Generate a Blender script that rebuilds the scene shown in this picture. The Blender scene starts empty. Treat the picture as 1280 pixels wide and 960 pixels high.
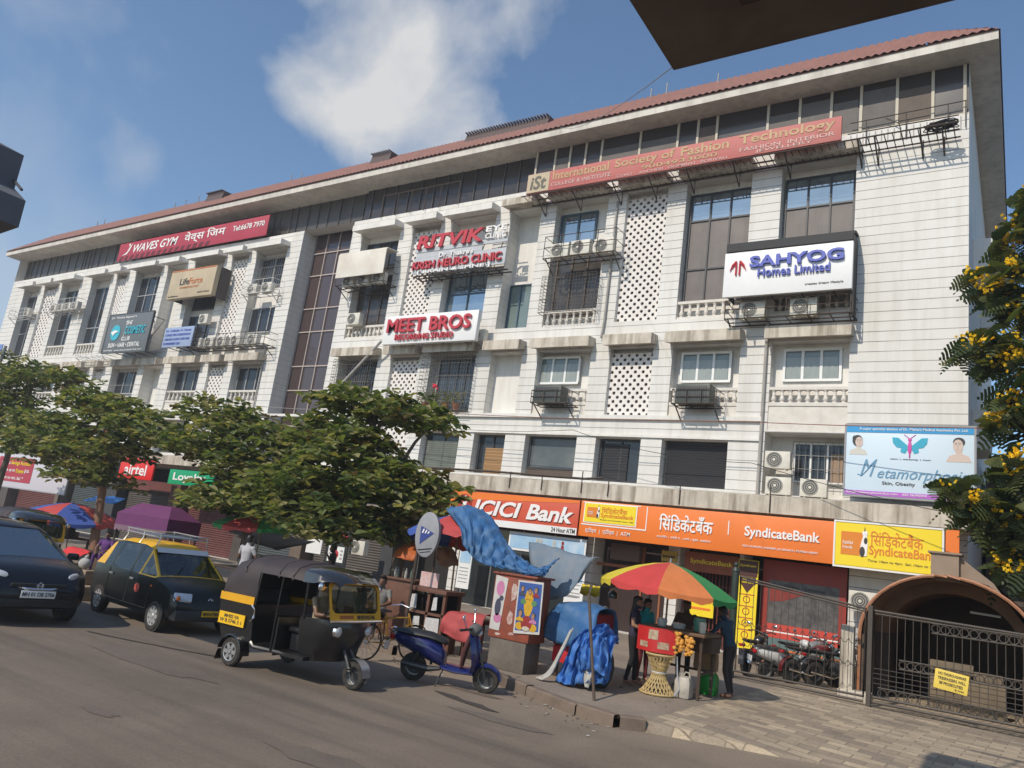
import bpy, bmesh, math, random
from mathutils import Vector, Matrix, Euler
R = math.radians
random.seed(7)
sc = bpy.context.scene
COL = sc.collection

# ------------------------------------------------------------------ camera
cam = bpy.data.objects.new('camera', bpy.data.cameras.new('camera'))
COL.objects.link(cam)
sc.camera = cam
cam.data.sensor_width = 36
cam.data.lens = 26.876
cam.data.clip_start = 0.1
cam.data.clip_end = 6000
_yw, _pt, _rl = R(34.479), R(12.4456), R(7.7434)
_f = Vector((-math.sin(_yw) * math.cos(_pt), math.cos(_yw) * math.cos(_pt), math.sin(_pt)))
_r = Vector((math.cos(_yw), math.sin(_yw), 0))
_u = _r.cross(_f)
_r2 = math.cos(_rl) * _r + math.sin(_rl) * _u
_u2 = -math.sin(_rl) * _r + math.cos(_rl) * _u
_m = Matrix((_r2, _u2, -_f)).transposed().to_4x4()
_m.translation = (0, 0, 2.25)
cam.matrix_world = _m

# ------------------------------------------------------------------ sky, sun, exposure
SUN_EL, SUN_AZ = 41.0, 191.5
w = bpy.data.worlds.new('World')
sc.world = w
w.use_nodes = True
nt = w.node_tree
bg = nt.nodes['Background']
sky = nt.nodes.new('ShaderNodeTexSky')
sky.sky_type = 'NISHITA'
sky.sun_disc = False
sky.sun_elevation = R(SUN_EL)
sky.sun_rotation = R(SUN_AZ)
sky.air_density = 1.0
sky.dust_density = 0.6
sky.ozone_density = 3.0
tc = nt.nodes.new('ShaderNodeTexCoord')


def wmath(op, a, b=None, c=None, clamp=False):
    n = nt.nodes.new('ShaderNodeMath')
    n.operation = op
    n.use_clamp = clamp
    for i, v in enumerate((a, b, c)):
        if v is None:
            continue
        if isinstance(v, (int, float)):
            n.inputs[i].default_value = v
        else:
            nt.links.new(v, n.inputs[i])
    return n.outputs[0]


def wnoise(scale, detail, rough, dist=0.0):
    n = nt.nodes.new('ShaderNodeTexNoise')
    n.inputs['Scale'].default_value = scale
    n.inputs['Detail'].default_value = detail
    n.inputs['Roughness'].default_value = rough
    n.inputs['Distortion'].default_value = dist
    nt.links.new(tc.outputs['Generated'], n.inputs['Vector'])
    return n.outputs['Fac']


def cloud(d, inner, outer, soft):
    v = nt.nodes.new('ShaderNodeVectorMath')
    v.operation = 'DOT_PRODUCT'
    v.inputs[1].default_value = Vector(d).normalized()
    nt.links.new(tc.outputs['Generated'], v.inputs[0])
    ang = wmath('ARCCOSINE', v.outputs['Value'])
    base = wmath('DIVIDE', wmath('SUBTRACT', outer, ang), outer - inner)
    n = wmath('MULTIPLY', wmath('SUBTRACT', wnoise(5.0, 8.0, 0.55, 0.25), 0.5), soft)
    return wmath('ADD', base, n, clamp=True)


c1 = cloud((-0.606, 0.556, 0.570), 0.02, 0.165, 3.8)
c2 = cloud((-0.53, 0.60, 0.595), 0.0, 0.10, 3.4)
c3 = cloud((-0.838, 0.40, 0.372), 0.0, 0.055, 3.4)
c4 = cloud((-0.93, 0.28, 0.20), 0.02, 0.30, 3.0)
cm = wmath('MAXIMUM', c1, c2)
cm = wmath('MULTIPLY', cm, wmath('ADD', 0.5, wmath('MULTIPLY', wnoise(9.0, 6.0, 0.6), 0.9)), clamp=True)
cm = wmath('ADD', cm, wmath('MULTIPLY', c3, 0.35), clamp=True)
cm = wmath('ADD', cm, wmath('MULTIPLY', c4, 0.35), clamp=True)
mx = nt.nodes.new('ShaderNodeMix')
mx.data_type = 'RGBA'
nt.links.new(cm, mx.inputs['Factor'])
tint = nt.nodes.new('ShaderNodeMix')
tint.data_type = 'RGBA'
tint.blend_type = 'MULTIPLY'
tint.inputs['Factor'].default_value = 1.0
tint.inputs['B'].default_value = (0.99, 1.06, 1.06, 1)
nt.links.new(sky.outputs['Color'], tint.inputs['A'])
nt.links.new(tint.outputs['Result'], mx.inputs['A'])
mx.inputs['B'].default_value = (4.9, 4.95, 5.0, 1)
nt.links.new(mx.outputs['Result'], bg.inputs['Color'])
bg.inputs['Strength'].default_value = 0.136

sun = bpy.data.objects.new('sun', bpy.data.lights.new('sun', 'SUN'))
COL.objects.link(sun)
sun.data.energy = 3.42
sun.data.angle = R(0.5)
sun.data.color = (1.0, 0.905, 0.765)
_az = R(SUN_AZ)
_sd = Vector((math.sin(_az) * math.cos(R(SUN_EL)), math.cos(_az) * math.cos(R(SUN_EL)), math.sin(R(SUN_EL))))
sun.rotation_euler = _sd.to_track_quat('Z', 'Y').to_euler()
sun.location = _sd * 60
sc.view_settings.view_transform = 'Standard'
sc.view_settings.look = 'None'
sc.view_settings.gamma = 1
sc.view_settings.use_curve_mapping = False
sc.view_settings.exposure = 0.1
sc.cycles.max_bounces = 6

# ------------------------------------------------------------------ materials
MATS = {}


def mat(name, col, rough=0.6, metal=0.0, var=0.0, scale=3.0, bump=0.0, spec=0.5, alpha=1.0, emit=0.0, streak=0.0, stain=None, coat=0.0, trans=0.0):
    """plain procedural material: base colour broken up by noise (and by vertical streaks for weathered walls)"""
    if name in MATS:
        return MATS[name]
    m = bpy.data.materials.new(name)
    m.use_nodes = True
    t = m.node_tree
    b = t.nodes['Principled BSDF']
    b.inputs['Roughness'].default_value = rough
    b.inputs['Metallic'].default_value = metal
    b.inputs['Specular IOR Level'].default_value = spec
    b.inputs['Coat Weight'].default_value = coat
    b.inputs['Coat Roughness'].default_value = 0.08
    b.inputs['Transmission Weight'].default_value = trans
    c = (*col, 1)
    b.inputs['Base Color'].default_value = c
    if emit:
        b.inputs['Emission Color'].default_value = c
        b.inputs['Emission Strength'].default_value = emit
    geo = None
    last = None
    if var or bump or streak:
        geo = t.nodes.new('ShaderNodeNewGeometry')
        n = t.nodes.new('ShaderNodeTexNoise')
        n.inputs['Scale'].default_value = scale
        n.inputs['Detail'].default_value = 6
        n.inputs['Roughness'].default_value = 0.62
        t.links.new(geo.outputs['Position'], n.inputs['Vector'])
    if var:
        x = t.nodes.new('ShaderNodeMix')
        x.data_type = 'RGBA'
        d = stain or tuple(v * 0.35 for v in col)
        x.inputs['A'].default_value = c
        x.inputs['B'].default_value = (*d, 1)
        r = t.nodes.new('ShaderNodeMapRange')
        r.inputs['From Min'].default_value = 0.38
        r.inputs['From Max'].default_value = 0.75
        r.inputs['To Max'].default_value = var
        t.links.new(n.outputs['Fac'], r.inputs['Value'])
        t.links.new(r.outputs['Result'], x.inputs['Factor'])
        t.links.new(x.outputs['Result'], b.inputs['Base Color'])
        last = x.outputs['Result']
    if streak:
        mp = t.nodes.new('ShaderNodeMapping')
        mp.inputs['Scale'].default_value = (3.1, 3.1, 0.3)
        mp.inputs['Rotation'].default_value = (0.05, 0.04, 0.6)
        mp.inputs['Location'].default_value = (0.37, 0.81, 0.23)
        t.links.new(geo.outputs['Position'], mp.inputs['Vector'])
        n2 = t.nodes.new('ShaderNodeTexNoise')
        n2.inputs['Scale'].default_value = 1.0
        n2.inputs['Detail'].default_value = 7
        n2.inputs['Roughness'].default_value = 0.65
        t.links.new(mp.outputs['Vector'], n2.inputs['Vector'])
        r2 = t.nodes.new('ShaderNodeMapRange')
        r2.inputs['From Min'].default_value = 0.45
        r2.inputs['From Max'].default_value = 0.72
        r2.inputs['To Max'].default_value = streak
        t.links.new(n2.outputs['Fac'], r2.inputs['Value'])
        x2 = t.nodes.new('ShaderNodeMix')
        x2.data_type = 'RGBA'
        x2.inputs['A'].default_value = c
        if last:
            t.links.new(last, x2.inputs['A'])
        x2.inputs['B'].default_value = (*(stain or tuple(v * 0.3 for v in col)), 1)
        t.links.new(r2.outputs['Result'], x2.inputs['Factor'])
        t.links.new(x2.outputs['Result'], b.inputs['Base Color'])
        last = x2.outputs['Result']
    if bump:
        bp = t.nodes.new('ShaderNodeBump')
        bp.inputs['Strength'].default_value = bump
        bp.inputs['Distance'].default_value = 0.02
        t.links.new(n.outputs['Fac'], bp.inputs['Height'])
        t.links.new(bp.outputs['Normal'], b.inputs['Normal'])
    MATS[name] = m
    return m


def nodes_of(m):
    return m.node_tree, m.node_tree.nodes['Principled BSDF']


# ------------------------------------------------------------------ mesh collector
class MB:
    def __init__(self, T=None):
        self.v, self.f, self.m = [], [], []
        self.T = T or Matrix.Identity(4)

    def add(self, vs, fs, m=0):
        o = len(self.v)
        T = self.T
        self.v += [tuple(T @ Vector(p)) for p in vs]
        self.f += [tuple(i + o for i in f) for f in fs]
        self.m += [m] * len(fs)

    def quad(self, a, b, c, d, m=0):
        self.add([a, b, c, d], [(0, 1, 2, 3)], m)

    def poly(self, pts, m=0):
        self.add(pts, [tuple(range(len(pts)))], m)

    def box(self, x0, x1, y0, y1, z0, z1, m=0):
        self.add([(x0, y0, z0), (x1, y0, z0), (x1, y1, z0), (x0, y1, z0), (x0, y0, z1), (x1, y0, z1), (x1, y1, z1), (x0, y1, z1)],
                 [(3, 2, 1, 0), (4, 5, 6, 7), (0, 1, 5, 4), (1, 2, 6, 5), (2, 3, 7, 6), (3, 0, 4, 7)], m)

    def rbox(self, x0, x1, y0, y1, z0, z1, b, m=0):
        """box with chamfered edges"""
        bm = bmesh.new()
        bmesh.ops.create_cube(bm, size=1)
        for v in bm.verts:
            v.co = Vector(((x0 + x1) / 2 + v.co.x * (x1 - x0), (y0 + y1) / 2 + v.co.y * (y1 - y0), (z0 + z1) / 2 + v.co.z * (z1 - z0)))
        bmesh.ops.bevel(bm, geom=bm.edges[:], offset=b, segments=2, affect='EDGES', profile=0.6)
        bm.verts.index_update()
        self.add([v.co[:] for v in bm.verts], [tuple(v.index for v in f.verts) for f in bm.faces], m)
        bm.free()

    def prism(self, poly, ax, a0, a1, m=0):
        n = len(poly)
        def P(p, a):
            return (a, p[0], p[1]) if ax == 'x' else (p[0], a, p[1]) if ax == 'y' else (p[0], p[1], a)
        vs = [P(p, a0) for p in poly] + [P(p, a1) for p in poly]
        fs = [tuple(range(n))[::-1], tuple(range(n, 2 * n))] + [(i, (i + 1) % n, n + (i + 1) % n, n + i) for i in range(n)]
        self.add(vs, fs, m)

    def loft(self, rings, m=0, cap=True, closed=True):
        n = len(rings[0])
        vs = [p for r in rings for p in r]
        fs = []
        for i in range(len(rings) - 1):
            for j in range(n if closed else n - 1):
                k = (j + 1) % n
                fs.append((i * n + j, i * n + k, (i + 1) * n + k, (i + 1) * n + j))
        if cap:
            fs.append(tuple(range(n))[::-1])
            fs.append(tuple(range((len(rings) - 1) * n, len(rings) * n)))
        self.add(vs, fs, m)

    def tube(self, pts, r, n=6, m=0, cap=True, closed=False, flat=1.0):
        pts = [Vector(p) for p in pts]
        if not isinstance(r, (list, tuple)):
            r = [r] * len(pts)
        rings = []
        up = None
        for i, p in enumerate(pts):
            if closed:
                d = pts[(i + 1) % len(pts)] - pts[i - 1]
            else:
                d = pts[min(i + 1, len(pts) - 1)] - pts[max(i - 1, 0)]
            if d.length < 1e-9:
                d = Vector((0, 0, 1))
            d.normalize()
            if up is None:
                up = Vector((0, 0, 1)) if abs(d.z) < 0.9 else Vector((1, 0, 0))
            a = d.cross(up)
            if a.length < 1e-4:
                a = d.cross(Vector((0.3, 1, 0.2)))
            a.normalize()
            b = a.cross(d)
            rings.append([p + (a * math.cos(t) + b * math.sin(t) * flat) * r[i] for t in [2 * math.pi * k / n for k in range(n)]])
        if closed:
            rings.append(rings[0])
            cap = False
        self.loft(rings, m, cap)

    def lathe(self, prof, c=(0, 0, 0), n=12, m=0, ax='z', cap=True):
        rings = []
        for r, z in prof:
            ring = []
            for k in range(n):
                t = 2 * math.pi * k / n
                p = (r * math.cos(t), r * math.sin(t), z)
                if ax == 'x':
                    p = (p[2], p[0], p[1])
                elif ax == 'y':
                    p = (p[0], p[2], p[1])
                ring.append((c[0] + p[0], c[1] + p[1], c[2] + p[2]))
            rings.append(ring)
        self.loft(rings, m, cap)

    def ball(self, c, r, n=12, m=0, k=8):
        if not isinstance(r, (tuple, list)):
            r = (r, r, r)
        rings = []
        for i in range(k + 1):
            a = -math.pi / 2 + math.pi * i / k
            cr, z = max(math.cos(a), 0.02), math.sin(a)
            rings.append([(c[0] + r[0] * cr * math.cos(2 * math.pi * j / n), c[1] + r[1] * cr * math.sin(2 * math.pi * j / n), c[2] + r[2] * z) for j in range(n)])
        self.loft(rings, m)

    def torus(self, c, Rr, r, ax='y', n=20, k=8, m=0):
        pts = []
        for i in range(n):
            t = 2 * math.pi * i / n
            a, b = Rr * math.cos(t), Rr * math.sin(t)
            p = (a, 0, b) if ax == 'y' else (0, a, b) if ax == 'x' else (a, b, 0)
            pts.append((c[0] + p[0], c[1] + p[1], c[2] + p[2]))
        vs, fs = [], []
        for i in range(n):
            t = 2 * math.pi * i / n
            for j in range(k):
                s = 2 * math.pi * j / k
                rr = Rr + r * math.cos(s)
                a, b, e = rr * math.cos(t), rr * math.sin(t), r * math.sin(s)
                p = (a, e, b) if ax == 'y' else (e, a, b) if ax == 'x' else (a, b, e)
                vs.append((c[0] + p[0], c[1] + p[1], c[2] + p[2]))
        for i in range(n):
            for j in range(k):
                fs.append((i * k + j, i * k + (j + 1) % k, ((i + 1) % n) * k + (j + 1) % k, ((i + 1) % n) * k + j))
        self.add(vs, fs, m)

    def disc(self, c, rx, rz, ax='y', n=20, m=0):
        pts = []
        for k in range(n):
            t = 2 * math.pi * k / n
            a, b = rx * math.cos(t), rz * math.sin(t)
            pts.append((c[0] + a, c[1], c[2] + b) if ax == 'y' else (c[0], c[1] + a, c[2] + b) if ax == 'x' else (c[0] + a, c[1] + b, c[2]))
        self.poly(pts, m)

    def text(self, s, x0, x1, z0, z1, y, m=0, bold=0.0, shear=0.0, depth=0.01, spacing=1.0, side=None):
        """lettering filling the rectangle x0..x1, z0..z1 on a plane facing -Y; side='x' puts it on a plane facing +X (x0..x1 then run along +Y)"""
        c = bpy.data.curves.new('lettering', 'FONT')
        c.body = s
        c.size = 1.0
        c.offset = bold
        c.shear = shear
        c.space_character = spacing
        c.extrude = 0.5
        c.resolution_u = 3
        o = bpy.data.objects.new('lettering', c)
        me = o.to_mesh()
        vs = [v.co.copy() for v in me.vertices]
        fs = [tuple(p.vertices) for p in me.polygons]
        o.to_mesh_clear()
        bpy.data.objects.remove(o)
        bpy.data.curves.remove(c)
        if not vs:
            return
        ax, bx = min(v.x for v in vs), max(v.x for v in vs)
        az, bz = min(v.y for v in vs), max(v.y for v in vs)
        out = []
        for v in vs:
            u = x0 + (v.x - ax) / (bx - ax) * (x1 - x0)
            q = z0 + (v.y - az) / (bz - az) * (z1 - z0)
            d = (v.z + 0.5) * depth
            out.append((u, y - d, q) if side is None else (y + d, u, q))
        self.add(out, fs, m)

    def build(self, name, mats, parent=None, smooth=35, fix=True, weld=False):
        me = bpy.data.meshes.new(name)
        me.from_pydata(self.v, [], self.f)
        if not isinstance(mats, (list, tuple)):
            mats = [mats]
        for k in mats:
            me.materials.append(k)
        if any(self.m):
            me.polygons.foreach_set('material_index', self.m)
        if fix:
            bm = bmesh.new()
            bm.from_mesh(me)
            if weld:
                bmesh.ops.remove_doubles(bm, verts=bm.verts[:], dist=1e-4)
            bmesh.ops.recalc_face_normals(bm, faces=bm.faces)
            bm.to_mesh(me)
            bm.free()
        if smooth:
            me.shade_smooth()
            me.set_sharp_from_angle(angle=R(smooth))
        me.update()
        o = bpy.data.objects.new(name, me)
        COL.objects.link(o)
        if parent:
            o.parent = parent
        return o


def tag(o, label, cat, group=None, kind=None):
    if label:
        o['label'] = label
    if cat:
        o['category'] = cat
    if group:
        o['group'] = group
    if kind:
        o['kind'] = kind
    return o


def thing(name, label, cat, loc=(0, 0, 0), rz=0.0, group=None):
    o = bpy.data.objects.new(name, None)
    o.empty_display_size = 0.2
    COL.objects.link(o)
    o.location = loc
    o.rotation_euler = (0, 0, R(rz))
    return tag(o, label, cat, group)


def kids(o):
    return [c for c in bpy.data.objects if c.parent == o]


def dup(o, loc, rz, label, parent=None):
    c = o.copy()
    COL.objects.link(c)
    if parent:
        c.parent = parent
    else:
        c.location = loc
        c.rotation_euler = (0, 0, R(rz))
        c['label'] = label
    for k in kids(o):
        dup(k, None, None, None, c)
    return c


def rot(ax, deg, at=(0, 0, 0)):
    return Matrix.Translation(at) @ Matrix.Rotation(R(deg), 4, ax)


# palette
def wall_material():
    m = mat('white cladding', (0.72, 0.705, 0.67), 0.7, var=0.28, scale=0.35, streak=0.33, stain=(0.42, 0.37, 0.30), bump=0.1)
    t, b = nodes_of(m)
    src = b.inputs['Base Color'].links[0].from_socket
    geo = t.nodes.new('ShaderNodeNewGeometry')
    sp = t.nodes.new('ShaderNodeSeparateXYZ')
    t.links.new(geo.outputs['Position'], sp.inputs[0])
    def mt(op, a, bb):
        n = t.nodes.new('ShaderNodeMath')
        n.operation = op
        for i, v in enumerate((a, bb)):
            if isinstance(v, (int, float)):
                n.inputs[i].default_value = v
            else:
                t.links.new(v, n.inputs[i])
        return n.outputs[0]
    fz = mt('FRACT', mt('DIVIDE', sp.outputs['Z'], 0.328), 0)
    line = mt('LESS_THAN', fz, 0.07)
    # grooves only on the upright faces
    sn = t.nodes.new('ShaderNodeSeparateXYZ')
    t.links.new(geo.outputs['Normal'], sn.inputs[0])
    up = mt('LESS_THAN', mt('ABSOLUTE', sn.outputs['Y'], 0), 0.5)
    line = mt('MULTIPLY', line, mt('SUBTRACT', 1.0, mt('MULTIPLY', up, 0.6)))
    # groove lines darkened unevenly for packed dirt and the groove's own shadow
    nz = t.nodes.new('ShaderNodeTexNoise')
    nz.inputs['Scale'].default_value = 1.3
    t.links.new(geo.outputs['Position'], nz.inputs['Vector'])
    line = mt('MULTIPLY', line, mt('ADD', mt('MULTIPLY', nz.outputs['Fac'], 0.8), 0.4))
    x = t.nodes.new('ShaderNodeMix')
    x.data_type = 'RGBA'
    x.inputs['B'].default_value = (0.13, 0.12, 0.11, 1)
    t.links.new(src, x.inputs['A'])
    t.links.new(line, x.inputs['Factor'])
    t.links.new(x.outputs['Result'], b.inputs['Base Color'])
    return m


WALL = wall_material()
PLAS = mat('white plaster', (0.76, 0.74, 0.70), 0.75, var=0.3, scale=0.8, streak=0.35, stain=(0.45, 0.40, 0.33))
STAINED = mat('stained concrete', (0.62, 0.56, 0.47), 0.85, var=0.4, scale=1.6, streak=0.95, stain=(0.16, 0.12, 0.08), bump=0.2)
GLASS = mat('dark window glass', (0.030, 0.034, 0.04), 0.06, var=0.3, scale=0.4)
GLASSB = mat('reflective blue glass', (0.34, 0.42, 0.47), 0.05, 0.75, var=0.3, scale=0.5)
GLASSG = mat('green tinted glass', (0.16, 0.21, 0.20), 0.08, var=0.25, scale=1.2, spec=0.8)
BROWNG = mat('bronze curtain glass', (0.075, 0.050, 0.046), 0.12, var=0.35, scale=0.25, spec=0.7)
MULL = mat('curtain wall mullion', (0.46, 0.38, 0.34), 0.5)
ALU = mat('white window frame', (0.78, 0.78, 0.76), 0.4)
DKFR = mat('dark window frame', (0.05, 0.05, 0.055), 0.5)
PANELG = mat('brown grey panel', (0.17, 0.145, 0.135), 0.55, var=0.5, scale=0.9, streak=0.4)
CREAMF = mat('cream mullion', (0.50, 0.45, 0.36), 0.6)
ATTIC = mat('attic cladding', (0.085, 0.074, 0.068), 0.4, var=0.5, scale=0.6, streak=0.4)
JALI = mat('lattice plaster', (0.76, 0.72, 0.68), 0.8, var=0.25, scale=1.5, stain=(0.5, 0.43, 0.38))
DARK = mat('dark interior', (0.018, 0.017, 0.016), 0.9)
RUST = mat('rusty black steel', (0.045, 0.036, 0.03), 0.7, var=0.5, scale=6, stain=(0.14, 0.07, 0.035))
STEELW = mat('white painted steel', (0.66, 0.65, 0.62), 0.5, var=0.3, scale=5, stain=(0.3, 0.2, 0.13))
ACW = mat('air conditioner casing', (0.66, 0.63, 0.55), 0.5, var=0.4, scale=4, stain=(0.36, 0.31, 0.24))
ACF = mat('air conditioner fan', (0.10, 0.10, 0.095), 0.6)
TILE = mat('red roof tile', (0.27, 0.125, 0.10), 0.8, var=0.6, scale=2.5, stain=(0.13, 0.075, 0.065))
WHITE = mat('white sign paint', (0.80, 0.80, 0.79), 0.45, var=0.12, scale=1.0)
RED = mat('red lettering', (0.50, 0.035, 0.05), 0.45)
REDB = mat('faded red sign board', (0.46, 0.115, 0.10), 0.6, var=0.35, scale=0.6, stain=(0.52, 0.22, 0.19))
MAROON = mat('crimson sign board', (0.42, 0.035, 0.065), 0.55, var=0.2, scale=0.8)
ORANGE = mat('orange sign vinyl', (0.83, 0.20, 0.028), 0.45, var=0.12, scale=0.7)
ICICI = mat('red orange sign vinyl', (0.60, 0.095, 0.045), 0.45)
YELLOW = mat('yellow sign vinyl', (0.86, 0.66, 0.02), 0.45)
BLUE = mat('blue lettering', (0.05, 0.08, 0.42), 0.45)
TEAL = mat('teal lettering', (0.04, 0.42, 0.52), 0.45)
GREYS = mat('slate grey sign', (0.135, 0.15, 0.16), 0.5, var=0.2, scale=1)
BEIGE = mat('beige sign box', (0.52, 0.42, 0.28), 0.55, var=0.3, scale=1.2)
BLACK = mat('black rubber', (0.016, 0.016, 0.017), 0.75, var=0.3, scale=8, stain=(0.05, 0.045, 0.04))
BLKP = mat('black car paint', (0.008, 0.010, 0.014), 0.22, coat=0.6)
CHROME = mat('chrome', (0.75, 0.75, 0.76), 0.14, 1.0)
ASPH = None
# ------------------------------------------------------------------ ground
def ground_material(name, base, dark, light, sc1=0.25, patch=True, bump=0.25, rough=0.9, streak=0.0, dust=False):
    m = bpy.data.materials.new(name)
    m.use_nodes = True
    t, b = nodes_of(m)
    geo = t.nodes.new('ShaderNodeNewGeometry')
    def noise(s, d=8, r=0.6):
        n = t.nodes.new('ShaderNodeTexNoise')
        n.inputs['Scale'].default_value = s
        n.inputs['Detail'].default_value = d
        n.inputs['Roughness'].default_value = r
        t.links.new(geo.outputs['Position'], n.inputs['Vector'])
        return n.outputs['Fac']
    def mix(fac, a, bb, lo, hi, amt):
        r = t.nodes.new('ShaderNodeMapRange')
        r.inputs['From Min'].default_value = lo
        r.inputs['From Max'].default_value = hi
        r.inputs['To Max'].default_value = amt
        t.links.new(fac, r.inputs['Value'])
        x = t.nodes.new('ShaderNodeMix')
        x.data_type = 'RGBA'
        t.links.new(r.outputs['Result'], x.inputs['Factor'])
        if isinstance(a, tuple):
            x.inputs['A'].default_value = (*a, 1)
        else:
            t.links.new(a, x.inputs['A'])
        x.inputs['B'].default_value = (*bb, 1)
        return x.outputs['Result']
    c = mix(noise(sc1), base, dark, 0.42, 0.7, 0.75)
    c = mix(noise(sc1 * 4.3), c, light, 0.5, 0.78, 0.5)
    if streak:
        mp = t.nodes.new('ShaderNodeMapping')
        mp.inputs['Scale'].default_value = (0.10, 1.6, 1)
        mp.inputs['Rotation'].default_value = (0, 0, 0.03)
        t.links.new(geo.outputs['Position'], mp.inputs['Vector'])
        ns = t.nodes.new('ShaderNodeTexNoise')
        ns.inputs['Scale'].default_value = 1.0
        ns.inputs['Detail'].default_value = 7
        ns.inputs['Roughness'].default_value = 0.6
        t.links.new(mp.outputs['Vector'], ns.inputs['Vector'])
        c = mix(ns.outputs['Fac'], c, tuple(v * 0.72 for v in dark), 0.47, 0.68, streak)
    if dust:
        # dust gathers along the kerb and in the middle of the lane
        sp = t.nodes.new('ShaderNodeSeparateXYZ')
        t.links.new(geo.outputs['Position'], sp.inputs[0])
        ad = t.nodes.new('ShaderNodeMath')
        ad.operation = 'MULTIPLY_ADD'
        t.links.new(noise(0.9, 6, 0.65), ad.inputs[0])
        ad.inputs[1].default_value = 4.0
        t.links.new(sp.outputs['Y'], ad.inputs[2])
        c = mix(ad.outputs[0], c, (0.30, 0.235, 0.17), 10.6, 14.0, 0.8)
    c = mix(noise(9, 6, 0.7), c, light, 0.52, 0.72, 0.35)
    c = mix(noise(28, 4, 0.75), c, tuple(v * 0.5 for v in dark), 0.5, 0.75, 0.7)
    c = mix(noise(120, 2, 0.7), c, tuple(min(1, v * 1.5) for v in light), 0.58, 0.8, 0.5)
    t.links.new(c, b.inputs['Base Color'])
    b.inputs['Roughness'].default_value = rough
    bp = t.nodes.new('ShaderNodeBump')
    bp.inputs['Strength'].default_value = bump
    bp.inputs['Distance'].default_value = 0.015
    t.links.new(noise(70, 4, 0.7), bp.inputs['Height'])
    t.links.new(bp.outputs['Normal'], b.inputs['Normal'])
    return m


DIRT = ground_material('bare ground', (0.15, 0.125, 0.10), (0.09, 0.075, 0.06), (0.2, 0.17, 0.14))
ASPH = ground_material('dusty asphalt', (0.19, 0.149, 0.114), (0.122, 0.097, 0.077), (0.255, 0.203, 0.155), streak=0.7, dust=True)
PAVE = ground_material('dusty pavement', (0.28, 0.225, 0.175), (0.16, 0.13, 0.10), (0.36, 0.30, 0.235), 0.8)
KERB = mat('kerb stone', (0.20, 0.15, 0.115), 0.9, var=0.7, scale=2.2, bump=0.3, stain=(0.07, 0.05, 0.04))


def paver_material():
    m = ground_material('interlocking paver', (0.43, 0.35, 0.26), (0.28, 0.225, 0.17), (0.55, 0.46, 0.345), 0.7)
    t, b = nodes_of(m)
    src = b.inputs['Base Color'].links[0].from_socket
    geo = t.nodes.new('ShaderNodeNewGeometry')
    mp = t.nodes.new('ShaderNodeMapping')
    mp.inputs['Rotation'].default_value = (0, 0, R(3))
    t.links.new(geo.outputs['Position'], mp.inputs['Vector'])
    br = t.nodes.new('ShaderNodeTexBrick')
    br.offset = 0.5
    br.inputs['Scale'].default_value = 1.0
    br.inputs['Brick Width'].default_value = 0.46
    br.inputs['Row Height'].default_value = 0.24
    br.inputs['Mortar Size'].default_value = 0.012
    br.inputs['Color1'].default_value = (0.58, 0.57, 0.58, 1)
    br.inputs['Color2'].default_value = (1.2, 1.17, 1.08, 1)
    br.inputs['Mortar'].default_value = (0.5, 0.48, 0.45, 1)
    t.links.new(mp.outputs['Vector'], br.inputs['Vector'])
    x = t.nodes.new('ShaderNodeMix')
    x.data_type = 'RGBA'
    x.blend_type = 'MULTIPLY'
    x.inputs['Factor'].default_value = 0.9
    t.links.new(src, x.inputs['A'])
    t.links.new(br.outputs['Color'], x.inputs['B'])
    t.links.new(x.outputs['Result'], b.inputs['Base Color'])
    return m


PAVER = paver_material()
g = MB()
def sheet(mb, xs_, ys_, z):
    n = len(xs_)
    mb.add([(x, y, z) for y in ys_ for x in xs_], [(j * n + i, j * n + i + 1, (j + 1) * n + i + 1, (j + 1) * n + i) for j in range(len(ys_) - 1) for i in range(n - 1)])


_gl = [-2500, -1200, -600, -300, -160, -90, -50, -25, -10, 0, 10, 25, 50, 90, 160, 300, 600, 1200, 2500]
sheet(g, _gl, _gl, -0.10)
tag(g.build('ground', DIRT), None, None, kind='structure')
g = MB()
sheet(g, list(range(-160, 91, 5)), [-14, -9, -4, 0, 4, 8, 12.6], 0.0)
tag(g.build('road', ASPH), None, None, kind='structure')
# repair patches and oil marks lie on the road as thin sheets
PATCH = ground_material('asphalt patch', (0.155, 0.123, 0.098), (0.105, 0.085, 0.07), (0.165, 0.135, 0.11), 0.9)
g = MB()
for cx, cy, rx, ry in ((-6.0, 9.6, 0.9, 0.18), (-10.8, 7.3, 1.7, 0.35), (-5.6, 6.1, 1.1, 0.28), (-13.2, 5.7, 0.9, 0.2), (-3.6, 8.0, 0.5, 0.14), (-8.4, 5.2, 0.35, 0.12), (-7.4, 10.9, 0.6, 0.1)):
    n = 18
    g.poly([(cx + rx * math.cos(6.283 * k / n) * random.uniform(0.7, 1.1), cy + ry * math.sin(6.283 * k / n) * random.uniform(0.7, 1.1), 0.004) for k in range(n)])
tag(g.build('road_patch', PATCH), None, None, kind='structure').location.z = 0.002
g = MB()
STAIN = ground_material('oily stain', (0.06, 0.05, 0.043), (0.04, 0.035, 0.03), (0.085, 0.07, 0.06), 2.0)
g = MB()
g.poly([(x, y, 0.008) for x, y in ((-7.75, 10.28), (-7.4, 10.12), (-6.95, 10.02), (-6.5, 9.95), (-6.3, 10.0), (-6.6, 10.1), (-6.75, 10.2), (-7.1, 10.18), (-7.3, 10.3), (-7.55, 10.32))])
seam = [(-13.4, 7.75), (-12.9, 7.86), (-12.5, 7.98), (-12.0, 8.15), (-11.6, 8.28), (-11.1, 8.5), (-10.8, 8.6)]
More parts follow.
